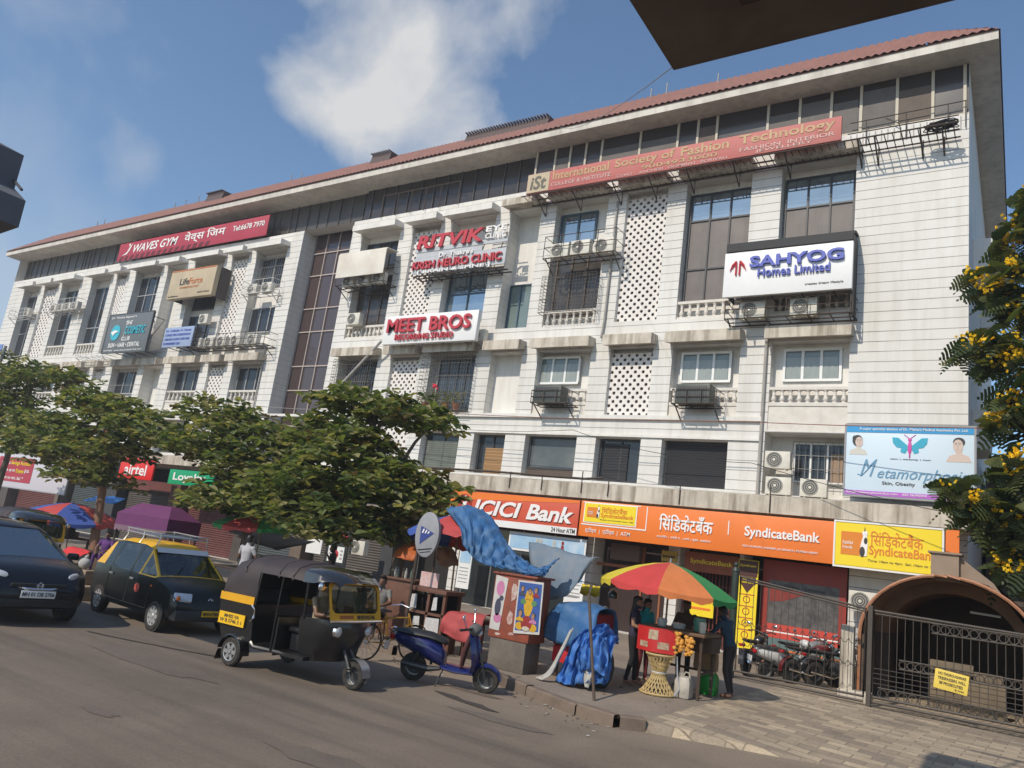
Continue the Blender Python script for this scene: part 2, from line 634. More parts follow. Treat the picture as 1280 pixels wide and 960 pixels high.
g.loft([[(x, y - random.uniform(0.015, 0.05), 0.008) for x, y in seam], [(x, y + random.uniform(0.01, 0.04), 0.008) for x, y in seam]], cap=False, closed=False)
tag(g.build('road_stain', STAIN, smooth=0), None, None, kind='structure').location.z = 0.003
edge = [(-160, 12.35), (-40, 12.3), (-20, 12.25), (-9.4, 12.4), (-8.3, 12.35), (-7.75, 12.15), (-6.85, 11.75), (-5.65, 11.25), (-4.95, 11.1), (-4.65, 11.35)]
PT = 0.15
g.poly([(x, y, PT) for x, y in edge] + [(-4.65, 24.98, PT), (-160, 24.98, PT)])
tag(g.build('pavement', PAVE), None, None, kind='structure')
g = MB()
for (x0, y0), (x1, y1) in zip(edge[:-1], edge[1:]):
    L = math.hypot(x1 - x0, y1 - y0)
    n = max(1, int(L / 0.9)) if x0 > -45 else 1
    nx, ny = (y1 - y0) / L, -(x1 - x0) / L
    for k in range(n):
        a, b = k / n + 0.006, (k + 1) / n - 0.006
        p = (x0 + (x1 - x0) * a, y0 + (y1 - y0) * a)
        q = (x0 + (x1 - x0) * b, y0 + (y1 - y0) * b)
        j = random.uniform(-0.012, 0.012)
        g.loft([[(s[0] + nx * o, s[1] + ny * o, z + j) for s in (p, q)] for o, z in ((0.11, -0.01), (0.105, PT + 0.0), (0.08, PT + 0.02), (-0.06, PT + 0.02), (-0.06, PT - 0.05))], cap=False, closed=False)
tag(g.build('kerb', KERB), None, None, kind='structure')
g = MB()
fc = [[(-4.65, 11.35, 0.148), (-2.6, 12.1, 0.03), (0.5, 13.2, 0.02), (8, 14.5, 0.02)], [(-4.65, 14, 0.149), (-2.6, 14, 0.12), (0.5, 15, 0.10), (8, 16, 0.1)],
      [(-4.65, 24.9, 0.149), (-2.6, 24.9, 0.149), (0.5, 24.9, 0.149), (8, 24.9, 0.149)]]
for a, b in zip(fc[:-1], fc[1:]):
    for i in range(3):
        g.quad(a[i], a[i + 1], b[i + 1], b[i])
g.loft([[(x, y, z) for x, y, z in fc[0]], [(x, y - 0.12, -0.02) for x, y, z in fc[0]]], cap=False, closed=False)
tag(g.build('forecourt', PAVER), None, None, kind='structure')

# ------------------------------------------------------------------ main building
XL, XR, YF = -64.85, -1.23, 25.0
bld = thing('office_building', 'long four storey office block clad in white grooved panels under a red tiled roof', 'building', (-33, YF, 0))


def bpart(mb, name, mats, parent=None, smooth=35):
    mb.T = Matrix.Identity(4)
    o = mb.build(name, mats, None, smooth)
    o.parent = parent or bld
    if parent is None:
        o.matrix_parent_inverse = Matrix.Translation((33, -YF, 0))
    return o


U0, U1 = 11.3, 16.75
F0, F1 = 7.7, 10.3
cols = {  # opening name: x0, x1
    'R1': (-6.9, -4.47), 'R2': (-10.4, -7.95), 'L1': (-12.88, -11.15), 'R3': (-16.1, -13.7), 'W': (-18.4, -16.85), 'R4': (-21.65, -19.2),
    'L2': (-24.0, -22.32), 'R5': (-27.38, -24.85),
    'A1': (-35.5, -33.0), 'LA': (-37.65, -36.2), 'LF': (-41.2, -38.4), 'WA': (-44.0, -42.2), 'CB': (-47.55, -44.7), 'LB': (-49.78, -48.6),
    'BB': (-52.95, -50.5), 'BC': (-56.98, -54.45), 'LC': (-59.5, -57.65), 'BD': (-62.65, -60.3)}
depth = {k: 0.5 for k in cols}
for k in ('L1', 'L2', 'LA', 'LB', 'LC'):
    depth[k] = 0.42
for k in ('W', 'WA'):
    depth[k] = 0.75
ops = []
for k, (a, b) in cols.items():
    ops.append((a, b, U0 if k not in ('L1', 'L2', 'W') else U0 + 0.05, U1, depth[k]))
    if k == 'R1':
        ops.append((a, b, 7.27, F1, 0.4))
    elif k == 'W':
        ops.append((a, b, F0, F1, 0.45))
    else:
        ops.append((a, b, F0, F1, depth[k] if depth[k] < 1 else 0.5))
first = [(-21.5, -19.45), (-18.7, -17.15), (-16.2, -13.9), (-13.1, -11.3), (-10.5, -8.15)]
for a, b in first:
    ops.append((a, b, 5.25, 6.88, 0.45))
ops.append((-6.95, -4.5, 5.2, 7.22, 0.9))
ops.append((-24.0, -22.32, 5.3, 7.2, 0.42))
ops.append((-27.38, -24.85, 5.3, 7.2, 0.5))
for k in ('A1', 'LA', 'LF', 'WA', 'CB', 'LB', 'BB', 'BC', 'LC', 'BD'):
    ops.append((*cols[k], 5.2, 7.1, 0.5))
ops.append((-31.9, -28.15, 4.95, 17.6, 0.95))
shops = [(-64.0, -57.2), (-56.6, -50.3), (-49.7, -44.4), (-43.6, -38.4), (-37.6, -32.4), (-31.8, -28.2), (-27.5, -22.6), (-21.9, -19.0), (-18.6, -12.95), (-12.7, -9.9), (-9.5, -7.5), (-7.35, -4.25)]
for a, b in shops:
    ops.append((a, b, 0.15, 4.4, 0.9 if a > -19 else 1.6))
xs = sorted({XL, XR} | {o[0] for o in ops} | {o[1] for o in ops})
zs = sorted({0.0, 17.6} | {o[2] for o in ops} | {o[3] for o in ops})
wm = MB()
for i in range(len(xs) - 1):
    run = None
    for j in range(len(zs) - 1):
        cx, cz = (xs[i] + xs[i + 1]) / 2, (zs[j] + zs[j + 1]) / 2
        hole = any(o[0] < cx < o[1] and o[2] < cz < o[3] for o in ops)
        if not hole:
            run = (run[0], zs[j + 1]) if run else (zs[j], zs[j + 1])
        if (hole or j == len(zs) - 2) and run:
            wm.quad((xs[i], YF, run[0]), (xs[i + 1], YF, run[0]), (xs[i + 1], YF, run[1]), (xs[i], YF, run[1]))
            run = None
for a, b, z0, z1, d in ops:
    y = YF + d
    shop = z1 == 4.4
    top = z1 == 17.6
    wm.quad((a, YF, z0), (a, y, z0), (a, y, z1), (a, YF, z1))
    wm.quad((b, y, z0), (b, YF, z0), (b, YF, z1), (b, y, z1))
    wm.quad((a, YF, z0), (b, YF, z0), (b, y, z0), (a, y, z0), 1)
    if not top:
        wm.quad((a, y, z1), (b, y, z1), (b, YF, z1), (a, YF, z1), 1)
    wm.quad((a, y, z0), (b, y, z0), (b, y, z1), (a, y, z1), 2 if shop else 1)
# side walls, back, roof slab
wm.quad((XR, YF, 0), (XR, 46, 0), (XR, 46, 19.47), (XR, YF, 19.47), 1)
wm.quad((XL, 46, 0), (XL, YF, 0), (XL, YF, 19.47), (XL, 46, 19.47), 1)
wm.quad((XR, 46, 0), (XL, 46, 0), (XL, 46, 19.47), (XR, 46, 19.47), 1)
# flat ledge behind the parapet where the attic steps back
wm.quad((XL, YF, 17.6), (XR, YF, 17.6), (XR, 25.7, 17.6), (XL, 25.7, 17.6), 1)
bpart(wm, 'wall', [WALL, PLAS, DARK], smooth=0)

# dark cladding added over left wing piers for tree shade and dark shop fronts
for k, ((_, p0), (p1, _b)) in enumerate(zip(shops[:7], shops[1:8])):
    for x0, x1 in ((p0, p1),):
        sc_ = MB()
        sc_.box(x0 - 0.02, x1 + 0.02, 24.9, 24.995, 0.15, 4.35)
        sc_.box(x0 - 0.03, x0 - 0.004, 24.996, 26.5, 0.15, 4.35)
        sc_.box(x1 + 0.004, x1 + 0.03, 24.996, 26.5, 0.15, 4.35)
        bpart(sc_, 'pier_shade_cladding', mat('pier shade cladding %d' % (k % 4), ((0.085, 0.065, 0.055), (0.16, 0.12, 0.09), (0.06, 0.06, 0.065), (0.13, 0.05, 0.04))[k % 4], 0.6, var=0.5, scale=1.5))

# attic storey
at = MB()
at.quad((XL, 25.6, 17.6), (-28, 25.6, 17.6), (-28, 25.6, 19.5), (XL, 25.6, 19.5))
at.quad((-28, 25.42, 17.6), (-17.6, 25.42, 17.6), (-17.6, 25.42, 19.5), (-28, 25.42, 19.5), 1)
at.quad((-28, 25.42, 17.6), (-28, 25.6, 17.6), (-28, 25.6, 19.5), (-28, 25.42, 19.5))
at.quad((-17.6, 25.12, 17.6), (XR - 0.01, 25.12, 17.6), (XR - 0.01, 25.12, 19.5), (-17.6, 25.12, 19.5), 1)
at.quad((-17.6, 25.42, 17.6), (-17.6, 25.12, 17.6), (-17.6, 25.12, 19.5), (-17.6, 25.42, 19.5))
x = XL + 0.5
while x < -28:
    at.box(x, x + random.choice((0.04, 0.07, 0.12)), 25.55, 25.62, 17.62, 19.48, 2 if random.random() < 0.2 else 0)
    x += random.choice((0.5, 0.75, 0.9, 1.1))
x = -27.6
while x < -17.8:
    at.box(x, x + 0.05, 25.36, 25.44, 17.62, 19.48, 0)
    x += 0.82
bpart(at, 'attic_wall', [ATTIC, mat('attic glass', (0.052, 0.044, 0.042), 0.18, var=0.4, scale=0.5), PANELG])
am = MB()
for x in (-17.5, -16.55, -15.82, -15.07, -14.32, -12.6, -11.0, -10.2, -9.45, -7.55, -6.43, -5.37, -4.41, -3.3, -2.25, -1.35):
    am.box(x - 0.045, x + 0.045, 25.05, 25.14, 17.62, 19.46)
am.box(-17.6, XR, 25.06, 25.13, 17.61, 17.7)
bpart(am, 'attic_mullion', CREAMF)
for a, b, c in ((-14.3, -11.05, 0), (-10.15, -9.5, 1), (-4.36, -3.35, 2), (-3.25, -2.3, 3), (-5.3, -4.5, 0), (-6.4, -5.4, 2), (-7.5, -6.5, 0), (-16.5, -15.9, 0)):
    bl = MB()
    bl.box(a, b, 25.085, 25.1, 17.7, 18.95 + 0.12 * (c % 3))
    bpart(bl, 'blind', mat('grey window blind', (0.135, 0.12, 0.11), 0.7, var=0.4, scale=2) if c % 2 == 0 else mat('brown window blind', (0.12, 0.09, 0.07), 0.7, var=0.4, scale=2))
# thin grey strips painted in for the railing's shade under the right attic windows
sp = MB()
x = -4.7
while x < -1.3:
    sp.box(x, x + 0.03, 24.985, 25.0, 17.08, 17.55)
    x += 0.19
bpart(sp, 'railing_shade_strip', mat('grey railing shade', (0.35, 0.33, 0.31), 0.8))

# roof: fascia, soffit, corrugated tile skirt
YE, XE0, XE1, ZE0, ZE1 = 24.15, -65.45, -0.42, 19.48, 19.78
ev = MB()
ev.box(XE0, XE1, YE, 25.9, ZE0, ZE1)
ev.box(XR - 0.3, XE1, 25.902, 47, ZE0 + 0.002, ZE1)
ev.box(XE0, XL + 0.3, 25.902, 47, ZE0 + 0.002, ZE1)
roof_wall = bpart(ev, 'eave', [mat('eave paint', (0.66, 0.62, 0.55), 0.8, var=0.45, scale=0.9, streak=0.45, stain=(0.26, 0.23, 0.2))])
rf = MB()
S, RUN = 0.93, 2.25
nx = 1040
rows = [0.0, 0.28, 0.56, 0.84, 1.12, 1.4, 1.68, 1.96, RUN]
def tilerow(t, d):
    out = []
    for i in range(nx + 1):
        x = XE0 + (XE1 - XE0) * i / nx
        xx = min(max(x, XE0 + t), XE1 - t)
        out.append((xx, YE + t - 0.05, ZE1 + S * t + 0.035 * (1 + math.sin(i * math.pi / 2)) + d))
    return out
lines = []
for k, t in enumerate(rows):
    lines.append(tilerow(t, 0.03))
    if k < len(rows) - 1:
        lines.append(tilerow(rows[k + 1], 0.0))
rf.loft(lines, cap=False, closed=False)
for side, xe, sg in ((0, XE1, 1), (1, XE0, -1)):
    ls = []
    for t in (0.0, 0.75, 1.5, RUN):
        ls.append([(xe - sg * (t - 0.05), YE + t + (47 - YE - t) * i / 360, ZE1 + S * t + 0.035 * (1 + math.sin(i * math.pi / 2))) for i in range(361)])
    rf.loft(ls, cap=False, closed=False)
rf.box(XE0 + RUN, XE1 - RUN, YE + RUN, 46, ZE1 + S * RUN - 0.1, ZE1 + S * RUN)
rf.quad((XE0, YE - 0.05, ZE1 + 0.002), (XE1, YE - 0.05, ZE1 + 0.002), (XE1, YE + 0.4, ZE1 + 0.002), (XE0, YE + 0.4, ZE1 + 0.002))
bpart(rf, 'roof', TILE, smooth=60)
for i, (a, b, wy, h) in enumerate(((-22.3, -17.6, 27.0, 0.2), (-28.6, -27.2, 26.9, 0.3), (-42.9, -41.2, 26.8, 0.32))):
    d = MB()
    z = ZE1 + S * 2.0
    d.prism([(25.6, ZE1 + S * 1.5), (wy + 1.5, z - 0.3), (wy + 1.5, z + h), (25.75, z + h - 0.12)], 'x', a, b)
    n = int((b - a) / 0.16)
    for k in range(n):
        x = a + (b - a) * (k + 0.5) / n
        d.tube([(x, 25.55, z + h - 0.12), (x, wy + 1.5, z + h + 0.02)], 0.045, 5)
    bpart(d, 'roof_hatch', mat('dark roof sheet', (0.09, 0.06, 0.055), 0.7))
GPIPE = mat('grey pipe', (0.3, 0.29, 0.28), 0.6)
for x, h in ((-35.6, 0.35), (-34.7, 0.4), (-46.0, 0.35), (-47.2, 0.3), (-44.6, 0.4), (-56, 0.35), (-57, 0.3), (-12.9, 0.35), (-12.2, 0.5), (-10.0, 0.3), (-18.5, 0.3)):
    sm = MB()
    sm.tube([(x, 26.2, 21.6), (x, 26.2, 21.95 + h * 0.7)], 0.03, 5)
    bpart(sm, 'vent_pipe', GPIPE)
# window hoods (chajja)
def hood(a, b, z0, z1, p, m, taper=0.0):
    h = MB()
    h.prism([(YF - 0.003, z0 - taper), (YF - p, z0), (YF - p, z1), (YF - 0.003, z1 + 0.05)], 'x', a, b)
    return bpart(h, 'window_hood', m)


for k, (a, b) in cols.items():
    hood(a - 0.14, b + 0.14, 16.72, 17.02, 0.62, PLAS if k not in ('R3', 'W', 'L1', 'R2', 'R1') else STAINED, -0.1)
    hood(a - 0.12, b + 0.12, 10.27, 10.67, 0.55, STAINED, -0.12)
# ledges and parapet slab
lg = MB()
lg.box(-22.2, -7.05, 24.88, 24.997, 7.55, 7.70)
lg.box(-64.8, -24.2, 24.9, 24.997, 7.40, 7.52)
lg.box(-22.2, -7.05, 24.93, 24.998, 6.90, 7.0)
bpart(lg, 'ledge', PLAS)
ps = MB()
ps.prism([(24.05, 4.5), (24.05, 5.02), (24.95, 5.16), (24.95, 4.42)], 'x', -22.0, -1.0)
ps.prism([(24.25, 4.5), (24.25, 4.95), (24.95, 5.08), (24.95, 4.42)], 'x', -64.5, -22.1)
bpart(ps, 'parapet_slab', STAINED)
for x in (-20.3, -18.95, -16.0, -14.6, -11.9, -9.3, -6.4, -12.95):
    dr = MB()
    dr.tube([(x, 24.02, 5.2 + random.uniform(0, 0.25)), (x, 24.02, random.uniform(4.5, 4.7))], 0.02, 5)
    bpart(dr, 'bracket_rod', RUST)
dr = MB()
dr.tube([(-21.8, 24.1, 5.2), (-17.2, 24.1, 5.23), (-12.9, 24.08, 5.18), (-12.2, 24.1, 5.25)], 0.045, 5)
bpart(dr, 'conduit', RUST)
for pts, rr_ in (([(-7.06, 24.93, 11.2), (-7.06, 24.93, 4.9)], 0.055), ([(-13.25, 24.92, 16.4), (-13.25, 24.92, 11.4), (-13.3, 24.9, 10.7)], 0.045), ([(-33.0, 24.93, 11.2), (-33.0, 24.93, 7.4)], 0.04)):
    dp = MB()
    dp.tube(pts, rr_, 8)
    bpart(dp, 'drain_pipe', mat('grey drain pipe', (0.36, 0.34, 0.31), 0.6, var=0.4, scale=3))


# lattice screens
def lattice(a, b, z0, z1, y, n, shut=False):
    L = MB()
    p = (b - a) / n
    m = max(2, round((z1 - z0) / p))
    q = (z1 - z0) / m
    for i in range(n):
        for j in range(m):
            x0, zz = a + i * p, z0 + j * q
            cx, cz = x0 + p / 2, zz + q / 2
            if (i + j) % 2:
                L.quad((x0, y, zz), (x0 + p, y, zz), (x0 + p, y, zz + q), (x0, y, zz + q))
                continue
            r = min(p, q) * 0.425
            o = [(x0 + p, cz), (x0 + p, zz + q), (cx, zz + q), (x0, zz + q), (x0, cz), (x0, zz), (cx, zz), (x0 + p, zz)]
            h = [(cx + r * math.cos(R(45 * t)), cz + r * math.sin(R(45 * t))) for t in range(8)]
            vs = [(u, y, v) for u, v in o] + [(u, y, v) for u, v in h] + [(u, y + 0.055, v) for u, v in h]
            fs = []
            for t in range(8):
                s = (t + 1) % 8
                fs += [(t, s, 8 + s, 8 + t), (8 + t, 8 + s, 16 + s, 16 + t)]
            L.add(vs, fs)
    o = bpart(L, 'lattice_screen', JALI, smooth=0)
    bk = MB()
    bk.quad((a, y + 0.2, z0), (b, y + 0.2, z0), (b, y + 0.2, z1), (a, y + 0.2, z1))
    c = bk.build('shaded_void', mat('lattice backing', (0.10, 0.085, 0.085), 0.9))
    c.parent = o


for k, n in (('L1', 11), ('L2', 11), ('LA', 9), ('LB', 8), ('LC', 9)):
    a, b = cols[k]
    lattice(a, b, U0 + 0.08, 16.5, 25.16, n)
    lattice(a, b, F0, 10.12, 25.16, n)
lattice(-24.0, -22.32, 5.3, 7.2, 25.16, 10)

# balustrades: plinth and rail with turned balusters as sub-parts
BAL = mat('baluster stone', (0.70, 0.66, 0.60), 0.8, var=0.35, scale=3, stain=(0.35, 0.31, 0.27))
bal_me = None


def balustrade(a, b, z0, z1, y, n, low=None):
    global bal_me
    r = MB()
    r.box(a, b, y - 0.09, y + 0.09, z1 - 0.1, z1)
    r.box(a, b, y - 0.09, y + 0.09, z0 - 0.06, z0 + 0.06)
    if low is not None:
        r.box(a + 0.004, b - 0.004, y - 0.06, y + 0.06, low, z0 - 0.062)
    o = bpart(r, 'balustrade', BAL)
    if bal_me is None:
        m = MB()
        m.lathe([(0.07, 0), (0.07, 0.06), (0.04, 0.09), (0.085, 0.25), (0.06, 0.42), (0.04, 0.62), (0.05, 0.78), (0.035, 0.84), (0.07, 0.92), (0.07, 1.0)], n=8)
        t = m.build('baluster', BAL, smooth=50)
        bal_me = t.data
        bpy.data.objects.remove(t)
    h = z1 - z0 - 0.16
    for i in range(n):
        c = bpy.data.objects.new('baluster', bal_me)
        COL.objects.link(c)
        c.parent = o
        c.location = (a + (b - a) * (i + 0.5) / n, y, z0 + 0.06)
        c.scale = (1.15, 1.15, h)


balustrade(-6.9, -4.47, 8.16, 8.74, 25.1, 9, 7.28)
balustrade(-10.4, -7.95, 8.16, 8.74, 25.15, 9, F0)
balustrade(-16.1, -13.7, 8.16, 8.74, 25.15, 8, F0)
balustrade(-10.4, -7.95, 11.34, 12.0, 25.15, 8)
balustrade(-6.9, -4.47, 11.34, 12.0, 25.15, 8)
balustrade(-16.1, -13.7, 11.34, 12.0, 25.15, 8)
balustrade(-27.38, -24.85, 11.34, 11.95, 25.15, 9)
balustrade(-56.98, -54.45, 11.34, 12.1, 25.15, 7)
balustrade(-52.95, -50.5, 11.34, 12.1, 25.15, 7)
balustrade(-41.2, -38.4, 8.16, 8.8, 25.15, 7, F0)
balustrade(-35.5, -33.0, 8.16, 8.8, 25.15, 7, F0)
balustrade(-52.95, -50.5, 8.16, 8.8, 25.15, 6, F0)
balustrade(-56.98, -54.45, 8.16, 8.8, 25.15, 6, F0)


# windows: a frame mesh with the panes as a sub-part
def window(a, b, z0, z1, y, nx, rows=(), fr=ALU, gl=GLASS, w=0.06, name='window', panel=None, grille=None):
    f = MB()
    f.box(a, b, y - 0.05, y + 0.03, z0, z0 + w)
    f.box(a, b, y - 0.05, y + 0.03, z1 - w, z1)
    for i in range(nx + 1):
        x = a + (b - a - w) * i / nx
        f.box(x, x + w, y - 0.055, y + 0.03, z0 + 0.002, z1 - 0.002)
    for z in rows:
        f.box(a + 0.01, b - 0.01, y - 0.045, y + 0.03, z - w / 2, z + w / 2)
    o = bpart(f, name, fr, smooth=0)
    p = MB()
    top = rows[0] if rows and panel else None
    if panel:
        p.quad((a, y, top), (b, y, top), (b, y, z1), (a, y, z1))
        p.quad((a, y, z0), (b, y, z0), (b, y, top), (a, y, top), 1)
        c = p.build('pane', [gl, panel], smooth=0)
    else:
        p.quad((a, y, z0), (b, y, z0), (b, y, z1), (a, y, z1))
        c = p.build('pane', gl, smooth=0)
    c.parent = o
    if grille:
        q = MB()
        n = int((b - a) / grille)
        for i in range(n + 1):
            x = a + (b - a) * i / n
            q.box(x - 0.008, x + 0.008, y - 0.16, y - 0.145, z0 - 0.1, z1)
        for k in range(4):
            z = z0 + (z1 - z0) * k / 3
            q.box(a, b, y - 0.144, y - 0.13, z - 0.01, z + 0.01)
        c = q.build('grille', mat('window grille', (0.22, 0.21, 0.2), 0.6), smooth=0)
        c.parent = o
    return o


def curtain(win, a, b, z0, z1, y, m):
    """pleated curtain hung just inside the panes"""
    c = MB()
    n = int((b - a) / 0.05)
    c.loft([[(a + (b - a) * i / n, y + 0.012 * math.sin(i * 1.7) - 0.004, z) for i in range(n + 1)] for z in (z0, z1)], cap=False, closed=False)
    o = c.build('curtain', m, smooth=60)
    o.parent = win


CURT = mat('pale curtain behind glass', (0.30, 0.33, 0.31), 0.25, var=0.3, scale=2, coat=0.5)
for a, b in ((-6.58, -4.74), (-10.17, -8.33), (-16.17, -14.3)):
    o = window(a, b, 9.0, 10.13, 25.36, 3, fr=ALU, gl=GLASSG, w=0.085)
    curtain(o, a + 0.1, b - 0.1, 9.06, 9.82, 25.325, CURT)
window(-6.85, -4.55, 12.0, 16.45, 25.42, 3, (15.3, 13.5), DKFR, GLASSB, panel=PANELG)
window(-10.35, -8.0, 12.0, 16.4, 25.42, 3, (15.3, 13.35), DKFR, GLASSB, panel=PANELG)
window(-16.05, -14.35, 15.05, 16.4, 25.44, 2, (), mat('blue window frame', (0.05, 0.09, 0.13), 0.4), GLASSB, w=0.08)
window(-16.0, -13.8, 11.9, 14.6, 25.44, 3, (13.6,), mat('brown window frame', (0.10, 0.07, 0.055), 0.6), mat('murky glass', (0.05, 0.045, 0.042), 0.15, var=0.6, scale=1.3, stain=(0.16, 0.14, 0.12)))
window(-18.38, -17.25, 11.4, 13.55, 25.7, 2, (), mat('blue window frame', (0.05, 0.09, 0.13), 0.4), GLASSG, w=0.06)
window(-21.6, -19.3, 12.0, 14.6, 25.44, 2, (13.25,), mat('blue window frame', (0.05, 0.09, 0.13), 0.4), GLASSB)
window(-27.3, -24.95, 11.95, 14.6, 25.44, 3, (13.7,), mat('brown window frame', (0.10, 0.07, 0.055), 0.6), mat('murky glass', (0.05, 0.045, 0.042), 0.15))
window(-27.3, -24.95, 15.0, 16.4, 25.44, 3, (), DKFR, GLASS)
window(-21.4, -19.35, 7.9, 10.2, 25.42, 4, (8.75,), mat('blue window frame', (0.05, 0.09, 0.13), 0.4), mat('blue shuttered glass', (0.07, 0.11, 0.16), 0.2), grille=0.11)
window(-27.2, -25.1, 8.75, 10.2, 25.42, 3, (), DKFR, GLASS, grille=0.14)
window(-35.45, -33.05, 12.1, 13.55, 25.42, 3, (), mat('grey window frame', (0.36, 0.36, 0.36), 0.5), GLASS)
window(-35.45, -33.05, 14.8, 16.45, 25.42, 2, (), mat('grey window frame', (0.36, 0.36, 0.36), 0.5), GLASS, grille=0.16)
window(-41.1, -38.5, 11.5, 13.4, 25.42, 3, (), DKFR, GLASS)
window(-41.1, -38.5, 13.8, 16.4, 25.42, 2, (), DKFR, GLASS)
window(-47.5, -44.75, 11.6, 16.45, 25.42, 3, (15.2, 13.6), mat('grey window frame', (0.36, 0.36, 0.36), 0.5), GLASS)
window(-52.9, -50.55, 12.0, 16.2, 25.42, 2, (13.3,), mat('grey window frame', (0.36, 0.36, 0.36), 0.5), GLASS)
window(-56.9, -54.5, 12.0, 16.3, 25.42, 2, (13.35,), mat('grey window frame', (0.36, 0.36, 0.36), 0.5), GLASS)
window(-62.6, -60.35, 11.6, 16.3, 25.42, 2, (13.35,), mat('grey window frame', (0.36, 0.36, 0.36), 0.5), GLASS)
for k in ('A1', 'LF', 'CB', 'BB', 'BC', 'BD'):
    a, b = cols[k]
    window(a + 0.05, b - 0.05, 8.7, 10.15, 25.42, 3 if k != 'BB' else 2, (), mat('grey window frame', (0.36, 0.36, 0.36), 0.5), GLASS)
    window(a + 0.05, b - 0.05, 5.3, 6.9, 25.42, 3, (), DKFR, GLASS)
# the white filled recess and its louvre blind on the first floor
LOUV = mat('green grey roller shutter', (0.17, 0.19, 0.165), 0.6, var=0.4, scale=2, streak=0.3)
def louvre(win, a, b, z0, z1, y, m, step=0.09):
    l = MB()
    z = z0
    while z < z1 - step:
        l.add([(a, y, z), (b, y, z), (b, y - 0.025, z + step * 0.75), (a, y - 0.025, z + step * 0.75), (b, y, z + step), (a, y, z + step)], [(0, 1, 2, 3), (3, 2, 4, 5)])
        z += step
    o = l.build('louvre', m, smooth=0)
    o.parent = win


o = window(-21.45, -19.5, 5.28, 6.86, 25.4, 2, (), DKFR, GLASS)
louvre(o, -21.4, -19.55, 5.3, 6.62, 25.36, LOUV)
o = window(-18.65, -17.2, 5.28, 6.86, 25.4, 2, (), DKFR, GLASS)
louvre(o, -18.25, -17.35, 5.3, 6.35, 25.34, mat('tan slatted blind', (0.33, 0.19, 0.085), 0.7), 0.13)
o = window(-16.15, -13.95, 5.62, 6.86, 25.38, 1, (), DKFR, mat('dusty grey glass', (0.085, 0.10, 0.105), 0.2, var=0.6, scale=1.2, stain=(0.2, 0.2, 0.19)))
louvre(o, -16.1, -14.0, 5.27, 5.62, 25.3, mat('brown louvre', (0.13, 0.10, 0.08), 0.7), 0.08)
o = window(-13.05, -11.35, 5.28, 6.86, 25.4, 2, (), DKFR, GLASS)
louvre(o, -12.85, -11.9, 5.3, 6.7, 25.36, mat('dark louvre', (0.035, 0.035, 0.04), 0.6), 0.1)
o = window(-10.45, -8.2, 5.28, 6.86, 25.4, 1, (), DKFR, GLASS)
louvre(o, -10.4, -8.25, 5.3, 6.84, 25.34, mat('dark louvre', (0.035, 0.035, 0.04), 0.6), 0.075)
o = window(-6.2, -4.6, 5.72, 7.05, 25.82, 3, (), ALU, GLASS, grille=0.2)
curtain(o, -5.05, -4.68, 5.78, 6.7, 25.79, mat('tan curtain', (0.3, 0.2, 0.13), 0.6))

# tower curtain wall
cw = MB()
cw.quad((-31.9, 25.9, 4.95), (-28.15, 25.9, 4.95), (-28.15, 25.9, 17.75), (-31.9, 25.9, 17.75))
tower = bpart(cw, 'curtain_wall', BROWNG)
cm_ = MB()
x = -31.85
while x < -28.1:
    cm_.box(x - 0.025, x + 0.025, 25.83, 25.905, 4.96, 17.72)
    x += 0.935
z = 17.72
k = 0
while z > 5:
    cm_.box(-31.88, -28.17, 25.835, 25.9, z - 0.028, z + 0.028)
    z -= (1.15, 1.29, 1.87)[0 if k == 0 else 1 + (k + 1) % 2]
    k += 1
o = cm_.build('mullion', MULL, smooth=0)
o.parent = tower
o.matrix_parent_inverse = Matrix.Identity(4)

# safety rail on the right attic, cage rail on the middle attic
sr = MB()
sr.tube([(-4.7, 24.9, 17.95), (-1.3, 24.9, 18.02)], 0.018, 5)
for x in (-4.2, -3.0, -1.8, -1.32):
    sr.tube([(x, 24.93, 17.1), (x, 24.9, 18.0)], 0.016, 5)
sr.tube([(-3.6, 24.9, 17.9), (-3.2, 24.85, 17.6), (-3.1, 24.9, 17.1)], 0.018, 5)
bpart(sr, 'safety_rail', RUST)
sr = MB()
for x in (-26.3, -25.3, -24.4, -23.5, -22.6, -21.5):
    sr.tube([(x, 24.9, 17.5), (x, 24.9, 18.7)], 0.02, 5)
sr.tube([(-26.3, 24.9, 18.7), (-21.5, 24.9, 18.7)], 0.025, 5)
bpart(sr, 'safety_rail', RUST)
# side hoods on the right flank
for y0, z0 in ((27.5, 14.4), (27.5, 8.6), (33, 14.4)):
    h = MB()
    h.prism([(XR + 0.003, z0 - 1.3), (XR + 0.45, z0 - 1.25), (XR + 0.55, z0), (XR + 0.003, z0)], 'y', y0, y0 + 1.7)
    bpart(h, 'window_hood', PLAS)
# ------------------------------------------------------------------ things fixed to the facade
def tpart(root, mb, name, mats, smooth=35):
    """part of a thing, drawn in world metres"""
    o = mb.build(name, mats, None, smooth)
    o.parent = root
    o.matrix_parent_inverse = Matrix.Translation(-Vector(root.location))
    return o


def sub(par, mb, name, mats, smooth=35):
    o = mb.build(name, mats, None, smooth)
    o.parent = par
    o.matrix_parent_inverse = par.matrix_parent_inverse.inverted() if False else Matrix.Identity(4)
    return o


